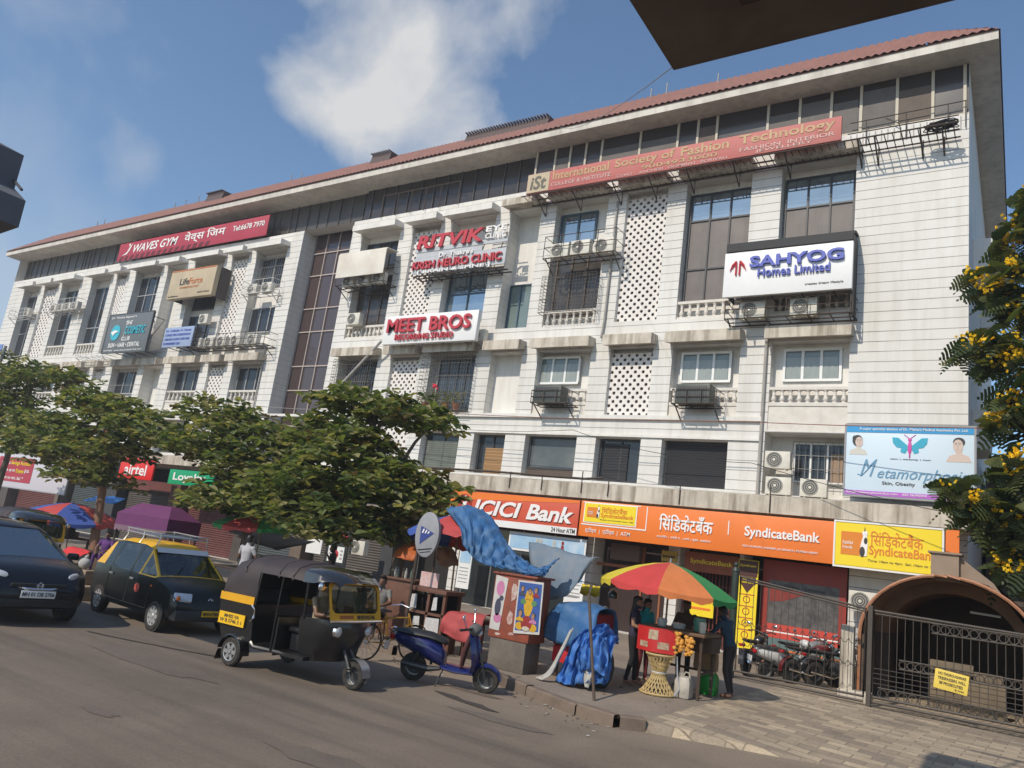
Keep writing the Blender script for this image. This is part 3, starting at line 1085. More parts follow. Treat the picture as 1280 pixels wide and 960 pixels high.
def board(name, label, x0, x1, z0, z1, y, t, m, frame=None, group=None, cat='sign'):
    r = thing(name, label, cat, ((x0 + x1) / 2, y, z0), group=group)
    b = MB()
    b.rbox(x0, x1, y, y + t, z0, z1, 0.012)
    tpart(r, b, 'board', m)
    if frame:
        f = MB()
        w = 0.05
        f.box(x0 - w, x1 + w, y - 0.02, y + t * 0.6, z1 + 0.001, z1 + w)
        f.box(x0 - w, x1 + w, y - 0.02, y + t * 0.6, z0 - w, z0 - 0.001)
        f.box(x0 - w, x0 - 0.001, y - 0.019, y + t * 0.6, z0, z1)
        f.box(x1 + 0.001, x1 + w, y - 0.019, y + t * 0.6, z0, z1)
        tpart(r, f, 'frame', frame)
    return r


def struts(root, x0, x1, y0, y1, z0, z1, n=3, m=None, name='bracket'):
    s = MB()
    for i in range(n):
        x = x0 + (x1 - x0) * (i + 0.5) / n
        s.tube([(x, y0, z1), (x, y1, z1)], 0.025, 5)
        s.tube([(x, y0, z0), (x, y1, z0)], 0.025, 5)
        s.tube([(x, y0, z0), (x, y1, z1)], 0.02, 5)
    s.tube([(x0, y0, z0), (x1, y0, z0)], 0.025, 5)
    s.tube([(x0, y0, z1), (x1, y0, z1)], 0.025, 5)
    return tpart(root, s, name, m or RUST)


PAINTY = mat('faded yellow lettering', (0.52, 0.34, 0.17), 0.6, var=0.4, scale=3)
PAINTW = mat('white lettering', (0.82, 0.80, 0.78), 0.5)
DKTXT = mat('dark lettering', (0.045, 0.04, 0.04), 0.6)
GREYT = mat('grey lettering', (0.33, 0.33, 0.34), 0.6)

# gym banner hung below the eave
r = board('sign_board', 'long crimson gym banner with white lettering under the left half of the eave', -49.95, -34.8, 17.62, 18.85, 24.75, 0.06, MAROON)
t = MB()
t.text('WAVES GYM', -48.2, -43.3, 18.05, 18.62, 24.745, bold=0.018, shear=0.25, depth=0.02)
t.text('वेव्स जिम'.replace('जि', 'िज'), -42.6, -38.6, 17.98, 18.75, 24.745, bold=0.01, depth=0.02)
t.text('Tel:6678 7970', -37.9, -35.1, 18.22, 18.55, 24.745, bold=0.012, depth=0.02)
t.prism([(-49.4, 17.95), (-48.9, 18.15), (-48.7, 18.45), (-48.35, 18.75), (-48.6, 18.3), (-48.85, 18.02)], 'y', 24.72, 24.745)
t.ball((-48.75, 24.74, 18.66), (0.1, 0.015, 0.1))
tpart(r, t, 'lettering', PAINTW)
t = MB()
x = -49.7
while x < -40:
    t.prism([(x, 17.64), (x + 0.33, 17.64), (x + 0.48, 17.9), (x + 0.15, 17.9)], 'y', 24.735, 24.748)
    x += 0.62
tpart(r, t, 'slanted_stripe', mat('dark crimson', (0.12, 0.012, 0.02), 0.6))
struts(r, -49.5, -35.2, 24.8, 25.5, 17.7, 18.85, 6)

# fashion institute sign on its long steel bracket
r = board('sign_board', 'very long faded red institute sign with worn yellow lettering below the attic windows', -17.08, -4.8, 16.86, 17.74, 24.0, 0.12, REDB, frame=None)
t = MB()
t.box(-17.06, -16.0, 23.985, 23.999, 16.88, 17.72)
tpart(r, t, 'logo_panel', BEIGE)
t = MB()
t.text('iSt', -16.9, -16.15, 17.0, 17.6, 23.98, bold=0.02, shear=0.1)
tpart(r, t, 'logo', mat('olive grey lettering', (0.12, 0.11, 0.08), 0.6))
t = MB()
t.text('International', -15.85, -13.3, 17.3, 17.68, 23.995, bold=0.02)
t.text('Society of', -13.05, -10.6, 17.24, 17.68, 23.995, bold=0.02)
t.text('Fashion', -10.35, -8.55, 17.3, 17.68, 23.995, bold=0.02)
t.text('Technology', -8.2, -5.0, 17.24, 17.7, 23.995, bold=0.02)
t.text('9004933000', -11.9, -8.95, 17.06, 17.22, 23.995, bold=0.012)
tpart(r, t, 'lettering', PAINTY)
t = MB()
t.text('COLLEGE & INSTITUTE', -15.9, -13.2, 17.02, 17.18, 23.995, bold=0.01)
t.text('CONT :  ANDHERI   DOMBIVLI   BORIVALI', -12.9, -8.6, 16.9, 17.0, 23.995, bold=0.006)
t.text('FASHION  INTERIOR', -8.15, -5.0, 17.06, 17.2, 23.995, bold=0.008)
t.text('JEWELLERY', -7.6, -5.7, 16.9, 17.03, 23.995, bold=0.01)
tpart(r, t, 'small_lettering', mat('faded pale lettering', (0.60, 0.40, 0.36), 0.6))
s = MB()
for y in (24.0, 24.45, 24.9):
    s.tube([(-17.3, y, 16.78), (-1.45, y, 16.78)], 0.028, 5)
x = -17.2
while x < -1.4:
    s.tube([(x, 23.98, 16.78), (x, 24.97, 16.78)], 0.016, 4)
    x += 0.24
for x in (-16.6, -14.9, -13.1, -11.6, -10.1, -8.4, -6.6, -4.3, -3.8, -2.5, -1.9):
    s.tube([(x, 24.0, 16.78), (x, 24.97, 16.25), (x, 24.97, 16.9)], 0.026, 5)
s.tube([(-4.6, 24.0, 17.0), (-1.45, 24.0, 17.0)], 0.02, 5)
tpart(r, s, 'bracket', RUST)
r = thing('cable_coil', 'tangled bundle of black cable lying on the right end of the long steel bracket', 'cable', (-1.9, 24.3, 16.8))
s = MB()
for k in range(14):
    a, b = random.uniform(0.25, 0.5), random.uniform(0.08, 0.2)
    ph, zz = random.uniform(0, 6), random.uniform(16.84, 17.02)
    s.tube([(-1.95 + a * math.cos(q / 12 * 6.283 + ph), 24.3 + b * math.sin(q / 12 * 6.283 + ph), zz + 0.05 * math.sin(q + k)) for q in range(13)], 0.018, 5)
tpart(r, s, 'loop', BLACK)

# developer's sign with its black hood
r = board('sign_board', 'large white sign with raised blue lettering and a red palm emblem under a black awning', -8.38, -4.3, 11.63, 13.22, 24.0, 0.14, WHITE)
t = MB()
t.text('SAHYOG', -7.5, -4.55, 12.6, 13.0, 23.97, bold=0.03, depth=0.07)
t.text('Homes Limited', -7.22, -4.95, 12.25, 12.55, 23.97, bold=0.015, depth=0.05)
tpart(r, t, 'lettering', BLUE)
t = MB()
t.text('creates dream lifestyle', -5.7, -4.55, 11.82, 11.92, 23.995, bold=0.004)
tpart(r, t, 'slogan', DKTXT)
t = MB()
for s in (-1, 1):
    cx = -7.9
    t.tube([(cx + s * 0.06, 23.96, 12.38), (cx + s * 0.06, 23.96, 12.78)], 0.03, 6)
    for k in range(3):
        e = 0.07 + 0.07 * k
        t.tube([(cx + s * 0.05, 23.96, 12.88 - 0.03 * k), (cx + s * (0.05 + e * 0.6), 23.96, 12.86 - 0.05 * k), (cx + s * (0.06 + e), 23.96, 12.72 - 0.09 * k)], [0.03, 0.034, 0.012], 6)
tpart(r, t, 'emblem', RED)
t = MB()
t.prism([(23.98, 13.26), (23.96, 13.55), (24.5, 13.8), (24.97, 13.86), (24.97, 13.8), (24.5, 13.72), (24.06, 13.5), (24.06, 13.26)], 'x', -8.34, -4.32)
t.box(-8.3, -8.27, 24.16, 24.97, 11.7, 13.6)
t.box(-4.36, -4.33, 24.16, 24.97, 10.9, 13.6)
tpart(r, t, 'awning', mat('black canvas', (0.02, 0.02, 0.022), 0.6))
struts(r, -8.3, -4.4, 24.18, 24.97, 11.7, 13.1, 4)

# recording studio sign
r = board('sign_board', 'white recording studio sign with raised red lettering between two hood rows', -23.8, -18.62, 10.57, 11.89, 24.0, 0.22, WHITE)
t = MB()
t.text('MEET BROS', -23.55, -18.9, 11.08, 11.72, 23.96, bold=0.02, depth=0.08)
t.text('RECORDING STUDIO', -23.0, -19.75, 10.72, 10.98, 23.96, bold=0.02, depth=0.06)
tpart(r, t, 'lettering', RED)
struts(r, -23.6, -18.8, 24.25, 24.97, 10.62, 11.8, 4)

# eye and neuro clinic sign
r = thing('clinic_sign', 'open framed clinic sign, raised red lettering over pale panels, above the studio sign', 'sign', (-20.4, 24.3, 13.9))
t = MB()
t.box(-23.0, -17.9, 24.3, 24.36, 13.98, 14.72)
t.box(-23.0, -17.9, 24.3, 24.36, 15.0, 15.2)
t.box(-22.9, -19.2, 24.32, 24.37, 14.74, 14.98)
tpart(r, t, 'board', mat('pale grey sign panel', (0.5, 0.52, 0.54), 0.4, var=0.2, scale=1.5))
t = MB()
t.text('RITVIK', -22.85, -19.15, 15.12, 15.75, 24.27, bold=0.03, shear=0.12, depth=0.1)
t.text('KRISH NEURO CLINIC', -22.95, -18.05, 14.14, 14.52, 24.27, bold=0.024, depth=0.08)
tpart(r, t, 'lettering', RED)
t = MB()
t.text('EYE', -19.05, -17.95, 15.52, 15.78, 24.27, bold=0.02, depth=0.06)
t.text('CLINIC', -19.05, -17.95, 15.2, 15.45, 24.27, bold=0.02, depth=0.06)
t.text("Dr. Thakre's", -21.5, -19.6, 14.62, 14.86, 24.27, bold=0.016, depth=0.05)
t.text('[ BRAIN & SPINE ]', -22.6, -18.6, 13.88, 14.08, 24.27, bold=0.02, depth=0.06)
tpart(r, t, 'white_lettering', PAINTW)
struts(r, -22.9, -18.0, 24.4, 24.97, 13.9, 15.8, 5)
s = MB()
for y in (24.32, 24.6, 24.9):
    s.tube([(-22.9, y, 13.84), (-17.9, y, 13.84)], 0.03, 5)
x = -22.8
while x < -17.9:
    s.tube([(x, 24.3, 13.84), (x, 24.97, 13.8)], 0.03, 5)
    x += 0.55
tpart(r, s, 'platform', RUST)

# beige lit box sign, cosmetic clinic sign, pale blue doctor's sign
r = board('sign_box', 'deep beige box sign with faded orange lettering high on the left wing', -41.75, -37.45, 14.05, 15.78, 24.0, 0.3, BEIGE)
t = MB()
t.text('Life', -40.7, -39.8, 14.85, 15.25, 23.99, bold=0.01)
tpart(r, t, 'dark_lettering', DKTXT)
t = MB()
t.text('Force', -39.78, -38.55, 14.85, 15.25, 23.99, bold=0.01)
t.text('HOMEOPATHY', -40.6, -38.8, 14.62, 14.74, 23.99, bold=0.01, spacing=1.2)
t.box(-41.7, -37.5, 23.985, 24.02, 15.73, 15.8)
tpart(r, t, 'orange_lettering', mat('orange brown lettering', (0.55, 0.17, 0.05), 0.5))
t = MB()
t.text('www.lifeforce.in', -41.6, -40.6, 14.15, 14.24, 23.99, bold=0.006)
t.text('2659 6363', -38.8, -37.7, 14.25, 14.33, 23.99, bold=0.006)
tpart(r, t, 'small_lettering', DKTXT)
t = MB()
t.box(-37.55, -37.4, 24.302, 24.95, 14.0, 15.8)
t.box(-41.7, -41.6, 24.302, 24.95, 14.1, 15.75)
tpart(r, t, 'side_panel', mat('dark brown sheet', (0.06, 0.045, 0.04), 0.6))
r = board('sign_board', 'slate grey cosmetic clinic sign with turquoise lettering projecting on the left wing', -47.0, -42.33, 10.9, 13.32, 23.8, 0.14, GREYS, frame=mat('dark sign edge', (0.07, 0.075, 0.08), 0.5))
t = MB()
t.text('COSMETIC', -44.9, -42.75, 12.0, 12.5, 23.79, bold=0.015, shear=0.15, depth=0.03)
t.lathe([(0.5, 0), (0.5, 0.03)], (-45.95, 23.77, 12.15), 20, ax='y')
tpart(r, t, 'turquoise_lettering', TEAL)
t = MB()
t.text('THE', -45.0, -44.3, 12.6, 12.85, 23.79, bold=0.01, depth=0.02)
t.text('CLUB', -45.1, -44.2, 11.6, 11.85, 23.79, bold=0.01, depth=0.02)
t.text('SKIN • HAIR • DENTAL', -46.4, -43.0, 11.2, 11.48, 23.79, bold=0.012, depth=0.02)
t.text("Dr. Monica Kapoor's", -46.7, -44.0, 13.0, 13.18, 23.79, bold=0.008, depth=0.02)
t.text('MUMBAI  www.thecosmeticclub.com', -46.8, -42.7, 10.97, 11.07, 23.79, bold=0.004, depth=0.01)
t.tube([(-45.0, 23.78, 11.6), (-44.75, 23.78, 12.9)], 0.02, 5)
t.prism([(-46.4, 12.18), (-46.0, 12.3), (-45.55, 12.2), (-45.9, 12.12), (-46.1, 11.95)], 'y', 23.74, 23.765)
tpart(r, t, 'white_lettering', PAINTW)
struts(r, -46.8, -42.5, 23.96, 24.97, 11.0, 13.2, 4)
r = board('sign_board', "pale blue doctor's sign with rows of small lettering beside the slate grey clinic sign", -41.05, -38.28, 11.08, 12.26, 24.0, 0.06, mat('pale blue sign', (0.30, 0.38, 0.55), 0.5))
t = MB()
for k, s in enumerate(('Dr. Sudhakar H. Kamat', 'CONSULTING HOMOEOPATH', 'CHRONIC ALLERGY SKIN HAIR', 'BY APPOINTMENT ONLY')):
    z = 12.06 - 0.26 * k
    t.text(s, -40.9, -38.5 if k != 3 else -39.3, z - 0.07, z + 0.07, 23.995, bold=0.006)
tpart(r, t, 'lettering', BLUE)
struts(r, -41.0, -38.4, 24.07, 24.97, 11.1, 12.2, 3)

# skin clinic billboard at the right end, with two portraits and a butterfly
r = board('billboard', 'pale blue skin clinic billboard with a butterfly emblem and two portraits at the right corner', -4.36, -1.05, 5.28, 7.36, 24.4, 0.1, mat('pale blue billboard', (0.60, 0.72, 0.82), 0.4), frame=mat('grey billboard frame', (0.3, 0.3, 0.31), 0.5))
t = MB()
t.box(-4.35, -1.06, 24.388, 24.4, 7.16, 7.35)
tpart(r, t, 'top_band', mat('sky blue band', (0.03, 0.30, 0.62), 0.4))
t = MB()
t.box(-4.35, -1.06, 24.388, 24.4, 5.29, 5.42)
tpart(r, t, 'bottom_band', mat('violet band', (0.45, 0.12, 0.55), 0.4))
t = MB()
t.text("A super specialty division of Dr. Mehta's Medical Aesthetics Pvt. Ltd.", -4.0, -1.2, 7.21, 7.31, 24.386, bold=0.01)
t.text('info@metamorphosisclinic.com    022 26395054', -4.3, -2.2, 5.32, 5.40, 24.386, bold=0.008)
tpart(r, t, 'band_lettering', PAINTW)
t = MB()
t.text('M', -3.95, -3.5, 5.85, 6.35, 24.393, shear=0.45, bold=0.0)
t.text('etamorphosis', -3.48, -1.2, 5.72, 6.12, 24.393, shear=0.35, bold=0.0)
t.tube([(-4.02, 24.39, 5.9), (-3.9, 24.39, 5.86), (-3.7, 24.39, 6.1), (-3.5, 24.39, 6.36)], 0.012, 5)
tpart(r, t, 'script_lettering', mat('blue grey script', (0.13, 0.30, 0.46), 0.5))
t = MB()
t.text('Skin, Obesity', -3.35, -2.5, 5.6, 5.72, 24.393, bold=0.008)
t.text('and Hair Clinic', -2.3, -1.4, 5.6, 5.72, 24.393, bold=0.008)
t.text('skin | obesity | hair', -3.15, -2.1, 6.37, 6.41, 24.393, bold=0.008)
tpart(r, t, 'small_lettering', DKTXT)
t = MB()
t.T = Matrix.Translation((-0.48, 0, 0))
for sg in (-1, 1):
    t.prism([(-2.17 + sg * u, v) for u, v in ((0.04, 6.78), (0.30, 7.02), (0.46, 7.03), (0.44, 6.86), (0.34, 6.74), (0.22, 6.72), (0.24, 6.6), (0.12, 6.56), (0.05, 6.68))], 'y', 24.388, 24.398)
tpart(r, t, 'butterfly_wing', mat('turquoise print', (0.03, 0.38, 0.55), 0.5))
t = MB(Matrix.Translation((-0.48, 0, 0)))
t.ball((-2.17, 24.39, 6.74), (0.055, 0.012, 0.2))
t.ball((-2.17, 24.39, 6.97), (0.05, 0.012, 0.055))
t.tube([(-2.18, 24.39, 7.0), (-2.32, 24.39, 7.12)], 0.01, 4)
t.tube([(-2.16, 24.39, 7.0), (-2.02, 24.39, 7.12)], 0.01, 4)
t.tube([(-2.17, 24.39, 6.55), (-2.17, 24.39, 6.44)], 0.02, 4)
tpart(r, t, 'butterfly_body', mat('magenta print', (0.62, 0.08, 0.36), 0.5))
SKINP = mat('printed skin', (0.62, 0.50, 0.44), 0.5)
HAIRP = mat('printed dark hair', (0.04, 0.037, 0.04), 0.5)
def portrait(root, cx, cz, s, y, shirt, long=False, turn=1, name='portrait', skin=None):
    p = MB()
    p.prism([(cx + s * a, cz + s * b) for a, b in ((-1.3, -2.0), (-1.0, -1.3), (-0.35, -1.05), (-0.3, -0.6), (0.3, -0.6), (0.35, -1.05), (1.0, -1.3), (1.3, -2.0))], 'y', y - 0.003, y, 2)
    if long:
        p.disc((cx - 0.12 * s * turn, y - 0.006, cz + 0.12 * s), 0.72 * s, 0.86 * s, m=1)
        p.disc((cx - 0.45 * s * turn, y - 0.005, cz + 0.5 * s), 0.4 * s, 0.4 * s, m=1)
    else:
        p.disc((cx, y - 0.006, cz + 0.36 * s), 0.62 * s, 0.56 * s, m=1)
    p.disc((cx + 0.1 * s * turn, y - 0.009, cz - 0.08 * s), 0.52 * s, 0.76 * s, m=0)
    for e in (-0.2, 0.2):
        p.disc((cx + (e + 0.12 * turn) * s, y - 0.011, cz + 0.08 * s), 0.075 * s, 0.035 * s, n=8, m=1)
        p.quad(*[(cx + (e + 0.12 * turn + q) * s, y - 0.011, cz + h * s) for q, h in ((-0.14, 0.2), (0.14, 0.22), (0.14, 0.27), (-0.14, 0.25))], 1)
    p.disc((cx + 0.12 * turn * s, y - 0.011, cz - 0.48 * s), 0.12 * s, 0.035 * s, n=8, m=3)
    p.poly([(cx + (0.12 * turn - 0.07) * s, y - 0.011, cz - 0.24 * s), (cx + (0.12 * turn + 0.07) * s, y - 0.011, cz - 0.24 * s), (cx + 0.14 * turn * s, y - 0.011, cz + 0.1 * s)], 4)
    return tpart(root, p, name, [skin or SKINP, HAIRP, shirt, mat('printed lips', (0.4, 0.16, 0.15), 0.5), mat('printed shade', (0.45, 0.33, 0.28), 0.5)], smooth=0)


portrait(r, -4.02, 6.88, 0.2, 24.396, mat('printed pale cloth', (0.6, 0.58, 0.52), 0.5), turn=1, long=True)
portrait(r, -1.42, 6.85, 0.24, 24.396, SKINP, turn=-1)

# shop signs on the parapet slab
r = board('shop_sign', 'red and orange bank fascia sign with big white slanted lettering', -18.65, -12.92, 3.17, 4.40, 24.0, 0.1, ICICI)
t = MB()
t.box(-18.64, -12.93, 23.987, 24.0, 3.18, 3.42)
tpart(r, t, 'white_band', WHITE)
t = MB()
t.quad((-18.64, 23.992, 4.05), (-12.93, 23.992, 4.3), (-12.93, 23.992, 4.39), (-18.64, 23.992, 4.39))
t.quad((-18.64, 23.992, 3.43), (-17.9, 23.992, 3.43), (-17.9, 23.992, 4.1), (-18.64, 23.992, 4.06))
tpart(r, t, 'orange_band', ORANGE)
t = MB()
t.text('ICICI', -17.45, -15.3, 3.55, 4.12, 23.98, bold=0.03, shear=0.22, depth=0.03)
t.text('Bank', -15.05, -13.1, 3.55, 4.12, 23.98, bold=0.03, shear=0.22, depth=0.03)
t.disc((-17.9, 23.965, 4.14), 0.07, 0.08)
t.prism([(-18.05, 3.62), (-17.92, 3.56), (-17.8, 4.0), (-17.98, 3.98)], 'y', 23.965, 23.97)
tpart(r, t, 'lettering', PAINTW)
t = MB()
t.lathe([(0.36, 0), (0.36, 0.015)], (-17.95, 23.972, 3.92), 22, ax='y')
tpart(r, t, 'emblem', mat('dark red vinyl', (0.42, 0.04, 0.03), 0.45))
t = MB()
t.text('24 Hour ATM', -13.95, -12.99, 3.22, 3.38, 23.985, bold=0.012)
tpart(r, t, 'black_lettering', DKTXT)

DEVA = 'िसंिडकेटबँक'
r = board('shop_sign', 'long plain orange bank fascia sign with white lettering in two scripts', -12.86, -4.53, 3.19, 4.41, 24.0, 0.1, ORANGE)
t = MB()
t.text(DEVA, -9.9, -8.1, 3.66, 4.2, 23.985, bold=0.016, depth=0.02)
t.text('SyndicateBank', -7.1, -4.9, 3.66, 4.05, 23.985, bold=0.022, depth=0.02)
t.box(-7.62, -7.59, 23.98, 24.0, 3.72, 4.16)
t.text('कारपोरेट । अंधेरी प. । ठाणे । मुंबई -400053', -9.95, -8.15, 3.4, 3.5, 23.985, bold=0.004)
t.text('ADD: KHAR(W), ANDHERI (W) BRANCH, MUMBAI 400053', -7.15, -4.95, 3.4, 3.48, 23.985, bold=0.004)
t.text('एटीएम  |  एटीएम  |  ATM', -12.6, -10.9, 3.3, 3.5, 23.985, bold=0.006)
for a in ((-12.78, -10.6, 4.35, 4.38), (-12.78, -10.35, 3.58, 3.62)):
    t.box(a[0], a[1], 23.985, 24.0, a[2], a[3])
t.box(-10.38, -10.35, 23.985, 24.0, 3.62, 4.38)
t.box(-12.72, -10.72, 23.988, 24.0, 3.66, 4.36)
tpart(r, t, 'lettering', PAINTW)
def bank_panel(root, x0, x1, z0, z1, y, big):
    w, h = x1 - x0, z1 - z0
    a = MB()
    a.box(x0, x1, y - 0.012, y, z0, z1)
    tpart(root, a, 'yellow_panel', YELLOW)
    a = MB()
    a.box(x0 + 0.05 * w, x0 + 0.28 * w, y - 0.02, y - 0.012, z0 + 0.25 * h, z0 + 0.8 * h)
    a.text('िसंिडकेटबैंक', x0 + 0.34 * w, x0 + 0.84 * w, z0 + 0.52 * h, z0 + 0.86 * h, y - 0.012, bold=0.01)
    a.text('SyndicateBank', x0 + 0.33 * w, x0 + 0.97 * w, z0 + 0.24 * h, z0 + 0.52 * h, y - 0.012, bold=0.02)
    tpart(root, a, 'orange_lettering', mat('orange print', (0.70, 0.22, 0.02), 0.45))
    a = MB()
    for k, s in enumerate(('Faithful', 'Friendly')):
        a.text(s, x0 + 0.07 * w, x0 + 0.17 * w, z0 + (0.5 - 0.12 * k) * h, z0 + (0.58 - 0.12 * k) * h, y - 0.02, bold=0.01)
    # the sitting hound of the emblem
    cx, cz = x0 + 0.265 * w, z0 + 0.25 * h
    s = h
    a.prism([(cx - 0.05 * s, cz), (cx + 0.1 * s, cz), (cx + 0.12 * s, cz + 0.3 * s), (cx + 0.09 * s, cz + 0.5 * s), (cx + 0.02 * s, cz + 0.52 * s), (cx - 0.04 * s, cz + 0.25 * s)], 'y', y - 0.032, y - 0.02)
    a.ball((cx + 0.05 * s, y - 0.025, cz + 0.53 * s), (0.06 * s, 0.01, 0.07 * s))
    tpart(root, a, 'white_print', PAINTW)
    a = MB()
    a.ball((cx + 0.0 * s, y - 0.034, cz + 0.1 * s), (0.06 * s, 0.005, 0.12 * s))
    a.ball((cx + 0.07 * s, y - 0.034, cz + 0.36 * s), (0.04 * s, 0.005, 0.08 * s))
    a.prism([(cx + 0.03 * s, cz + 0.58 * s), (cx + 0.06 * s, cz + 0.58 * s), (cx + 0.045 * s, cz + 0.7 * s)], 'y', y - 0.034, y - 0.025)
    a.text('Time: 10am to 4pm  Sat: 10am to 1pm' if big else 'Faithful and Friendly since 1925', x0 + 0.32 * w, x0 + 0.97 * w, z0 + 0.12 * h, z0 + 0.19 * h, y - 0.012, bold=0.004)
    tpart(root, a, 'black_print', DKTXT)


bank_panel(r, -12.68, -10.76, 3.7, 4.33, 23.986, False)
r = board('shop_sign', 'bright yellow bank fascia sign with a hound emblem above the arched ramp', -4.48, -1.78, 3.19, 4.42, 24.0, 0.12, YELLOW, frame=WHITE)
bank_panel(r, -4.46, -1.80, 3.21, 4.40, 23.998, True)
r = thing('orange_end_panel', 'narrow orange panel at the right end of the yellow bank sign', 'panel', (-1.2, 24.1, 3.3))
a = MB()
a.box(-1.7, -1.38, 24.02, 24.2, 3.5, 4.45)
tpart(r, a, 'panel', ORANGE)

# far left: big white advert board, red and green shop signs behind the trees
r = board('billboard', 'white advert board with a crimson panel at the far left edge behind the trees', -47.6, -39.6, 2.2, 4.0, 20.0, 0.08, mat('pale lilac board', (0.56, 0.54, 0.60), 0.5), frame=mat('grey billboard frame', (0.3, 0.3, 0.31), 0.5))
a = MB()
a.box(-47.3, -43.3, 19.985, 20.0, 2.5, 3.8)
tpart(r, a, 'red_panel', MAROON)
a = MB()
a.text('Open a', -46.9, -45.9, 3.35, 3.6, 19.98, bold=0.01)
a.text('and get up to', -46.9, -45.2, 2.98, 3.2, 19.98, bold=0.01)
a.text('p.a.', -44.1, -43.6, 2.98, 3.2, 19.98, bold=0.01)
a.text('Account no min. bal. *', -47.0, -44.1, 2.62, 2.8, 19.98, bold=0.008)
tpart(r, a, 'lettering', PAINTW)
a = MB()
a.text('Savings Account', -45.8, -43.6, 3.35, 3.62, 19.98, bold=0.01)
a.text('7% interest', -45.1, -44.2, 2.98, 3.2, 19.98, bold=0.01)
tpart(r, a, 'yellow_lettering', YELLOW)
for x in (-47, -40.2):
    a = MB()
    a.tube([(x, 20.1, 0.15), (x, 20.1, 2.2)], 0.05, 6)
    tpart(r, a, 'post', RUST)
r = board('shop_sign', 'bright red shop sign with white script lettering half hidden by leaves', -41.4, -38.2, 3.5, 4.62, 23.5, 0.1, mat('bright red vinyl', (0.72, 0.02, 0.015), 0.4))
a = MB()
a.text('airtel', -40.9, -38.8, 3.7, 4.3, 23.495, bold=0.02)
tpart(r, a, 'lettering', PAINTW)
r = board('shop_sign', 'green shop sign with white lettering half hidden by leaves', -36.7, -33.0, 3.45, 4.2, 23.5, 0.1, mat('green vinyl', (0.0, 0.32, 0.13), 0.4))
a = MB()
a.text('Loyalty', -36.3, -33.6, 3.55, 4.05, 23.495, bold=0.02)
tpart(r, a, 'lettering', PAINTW)

# ------------------------------------------------------------------ air conditioners
ACG = 'air conditioner outdoor units on the facade'
def make_ac():
    r = thing('air_conditioner', 'x', 'air conditioner', (0, 0, 0), group=ACG)
    a = MB()
    a.rbox(-0.42, 0.42, 0, 0.3, 0.03, 0.62, 0.02)
    a.box(-0.3, -0.24, 0.03, 0.27, 0, 0.03)
    a.box(0.24, 0.3, 0.03, 0.27, 0, 0.03)
    c = a.build('casing', ACW, r)
    a = MB()
    a.disc((-0.1, -0.006, 0.33), 0.26, 0.26, n=20)
    f = a.build('fan_grille', ACF, r)
    a = MB()
    for q in (0.24, 0.17, 0.1):
        a.torus((-0.1, -0.012, 0.33), q, 0.008, n=16, k=4)
    a.lathe([(0.05, -0.02), (0.05, 0)], (-0.1, -0.008, 0.33), 8, ax='y')
    a.build('guard_ring', ACW, f)
    return r


AC = make_ac()
ac_used = False
def ac(x, y, z, label, s=1.0, rz=0):
    global ac_used
    if not ac_used:
        AC.location = (x, y, z)
        AC['label'] = label
        AC.scale = (s, s, s)
        ac_used = True
        return AC
    c = dup(AC, (x, y, z), rz, label)
    c.scale = (s, s, s)
    return c


def rack(label, x0, x1, y0, z0, h, n=4, m=RUST, bars=2):
    r = thing('wall_rack', label, 'rack', ((x0 + x1) / 2, y0, z0), group='steel racks for air conditioners')
    s = MB()
    for y in (y0, 24.6, 24.96):
        s.tube([(x0, y, z0), (x1, y, z0)], 0.025, 5)
    for i in range(n + 1):
        x = x0 + (x1 - x0) * i / n
        s.tube([(x, y0, z0), (x, 24.98, z0)], 0.02, 5)
        s.tube([(x, y0, z0), (x, y0, z0 + h)], 0.016, 5)
    for k in range(1, bars + 1):
        zz = z0 + h * k / bars
        s.tube([(x0, 24.97, zz), (x0, y0, zz), (x1, y0, zz), (x1, 24.97, zz)], 0.016, 5)
    tpart(r, s, 'cage', m)
    s = MB()
    for x in (x0 + 0.1, x1 - 0.1):
        s.tube([(x, y0 + 0.05, z0), (x, 24.97, z0 - 0.45)], 0.025, 5)
    tpart(r, s, 'strut', m)
    return r


rack('steel rack of three air conditioners beside the tall lattice', -15.95, -12.75, 24.2, 13.93, 0.95)
ac(-15.3, 24.3, 13.96, 'left unit of the three on the rack under the institute sign')
ac(-14.35, 24.28, 13.98, 'middle unit of the three on the rack under the institute sign')
ac(-13.35, 24.34, 13.96, 'right unit of the three on the rack under the institute sign')
rack('black steel rack below the white developer sign', -8.3, -4.28, 24.15, 10.9, 0.65, 6)
ac(-7.45, 24.35, 10.93, 'left unit of the pair on the black rack below the developer sign')
ac(-5.8, 24.35, 10.93, 'right unit of the pair on the black rack below the developer sign')
rack('small steel rack under the second floor window right of the recessed white wall', -15.65, -14.0, 24.2, 7.98, 0.5, 3)
rack('small steel rack under the second floor window right of the lattice', -9.95, -8.4, 24.2, 7.98, 0.5, 3)
DKAC = mat('dark green grey casing', (0.075, 0.085, 0.075), 0.5, var=0.4, scale=4)
for x, lb in ((-15.0, 'dark box unit under the window left of the second floor lattice'), (-9.25, 'dark box unit under the window right of the second floor lattice')):
    r = thing('window_unit', lb, 'air conditioner', (x, 24.25, 8.0), group='dark window units')
    a = MB()
    a.rbox(x - 0.6, x + 0.6, 24.25, 24.85, 8.02, 8.68, 0.02)
    tpart(r, a, 'casing', DKAC)
    a = MB()
    for k in range(14):
        a.box(x - 0.52 + k * 0.075, x - 0.49 + k * 0.075, 24.235, 24.25, 8.1, 8.6)
    tpart(r, a, 'grille', DKFR)
ac(-6.5, 24.95, 6.0, 'upper unit left of the first floor window beside the skin clinic billboard', 0.95)
ac(-6.42, 24.9, 5.16, 'lower unit left of the first floor window beside the skin clinic billboard', 0.95)
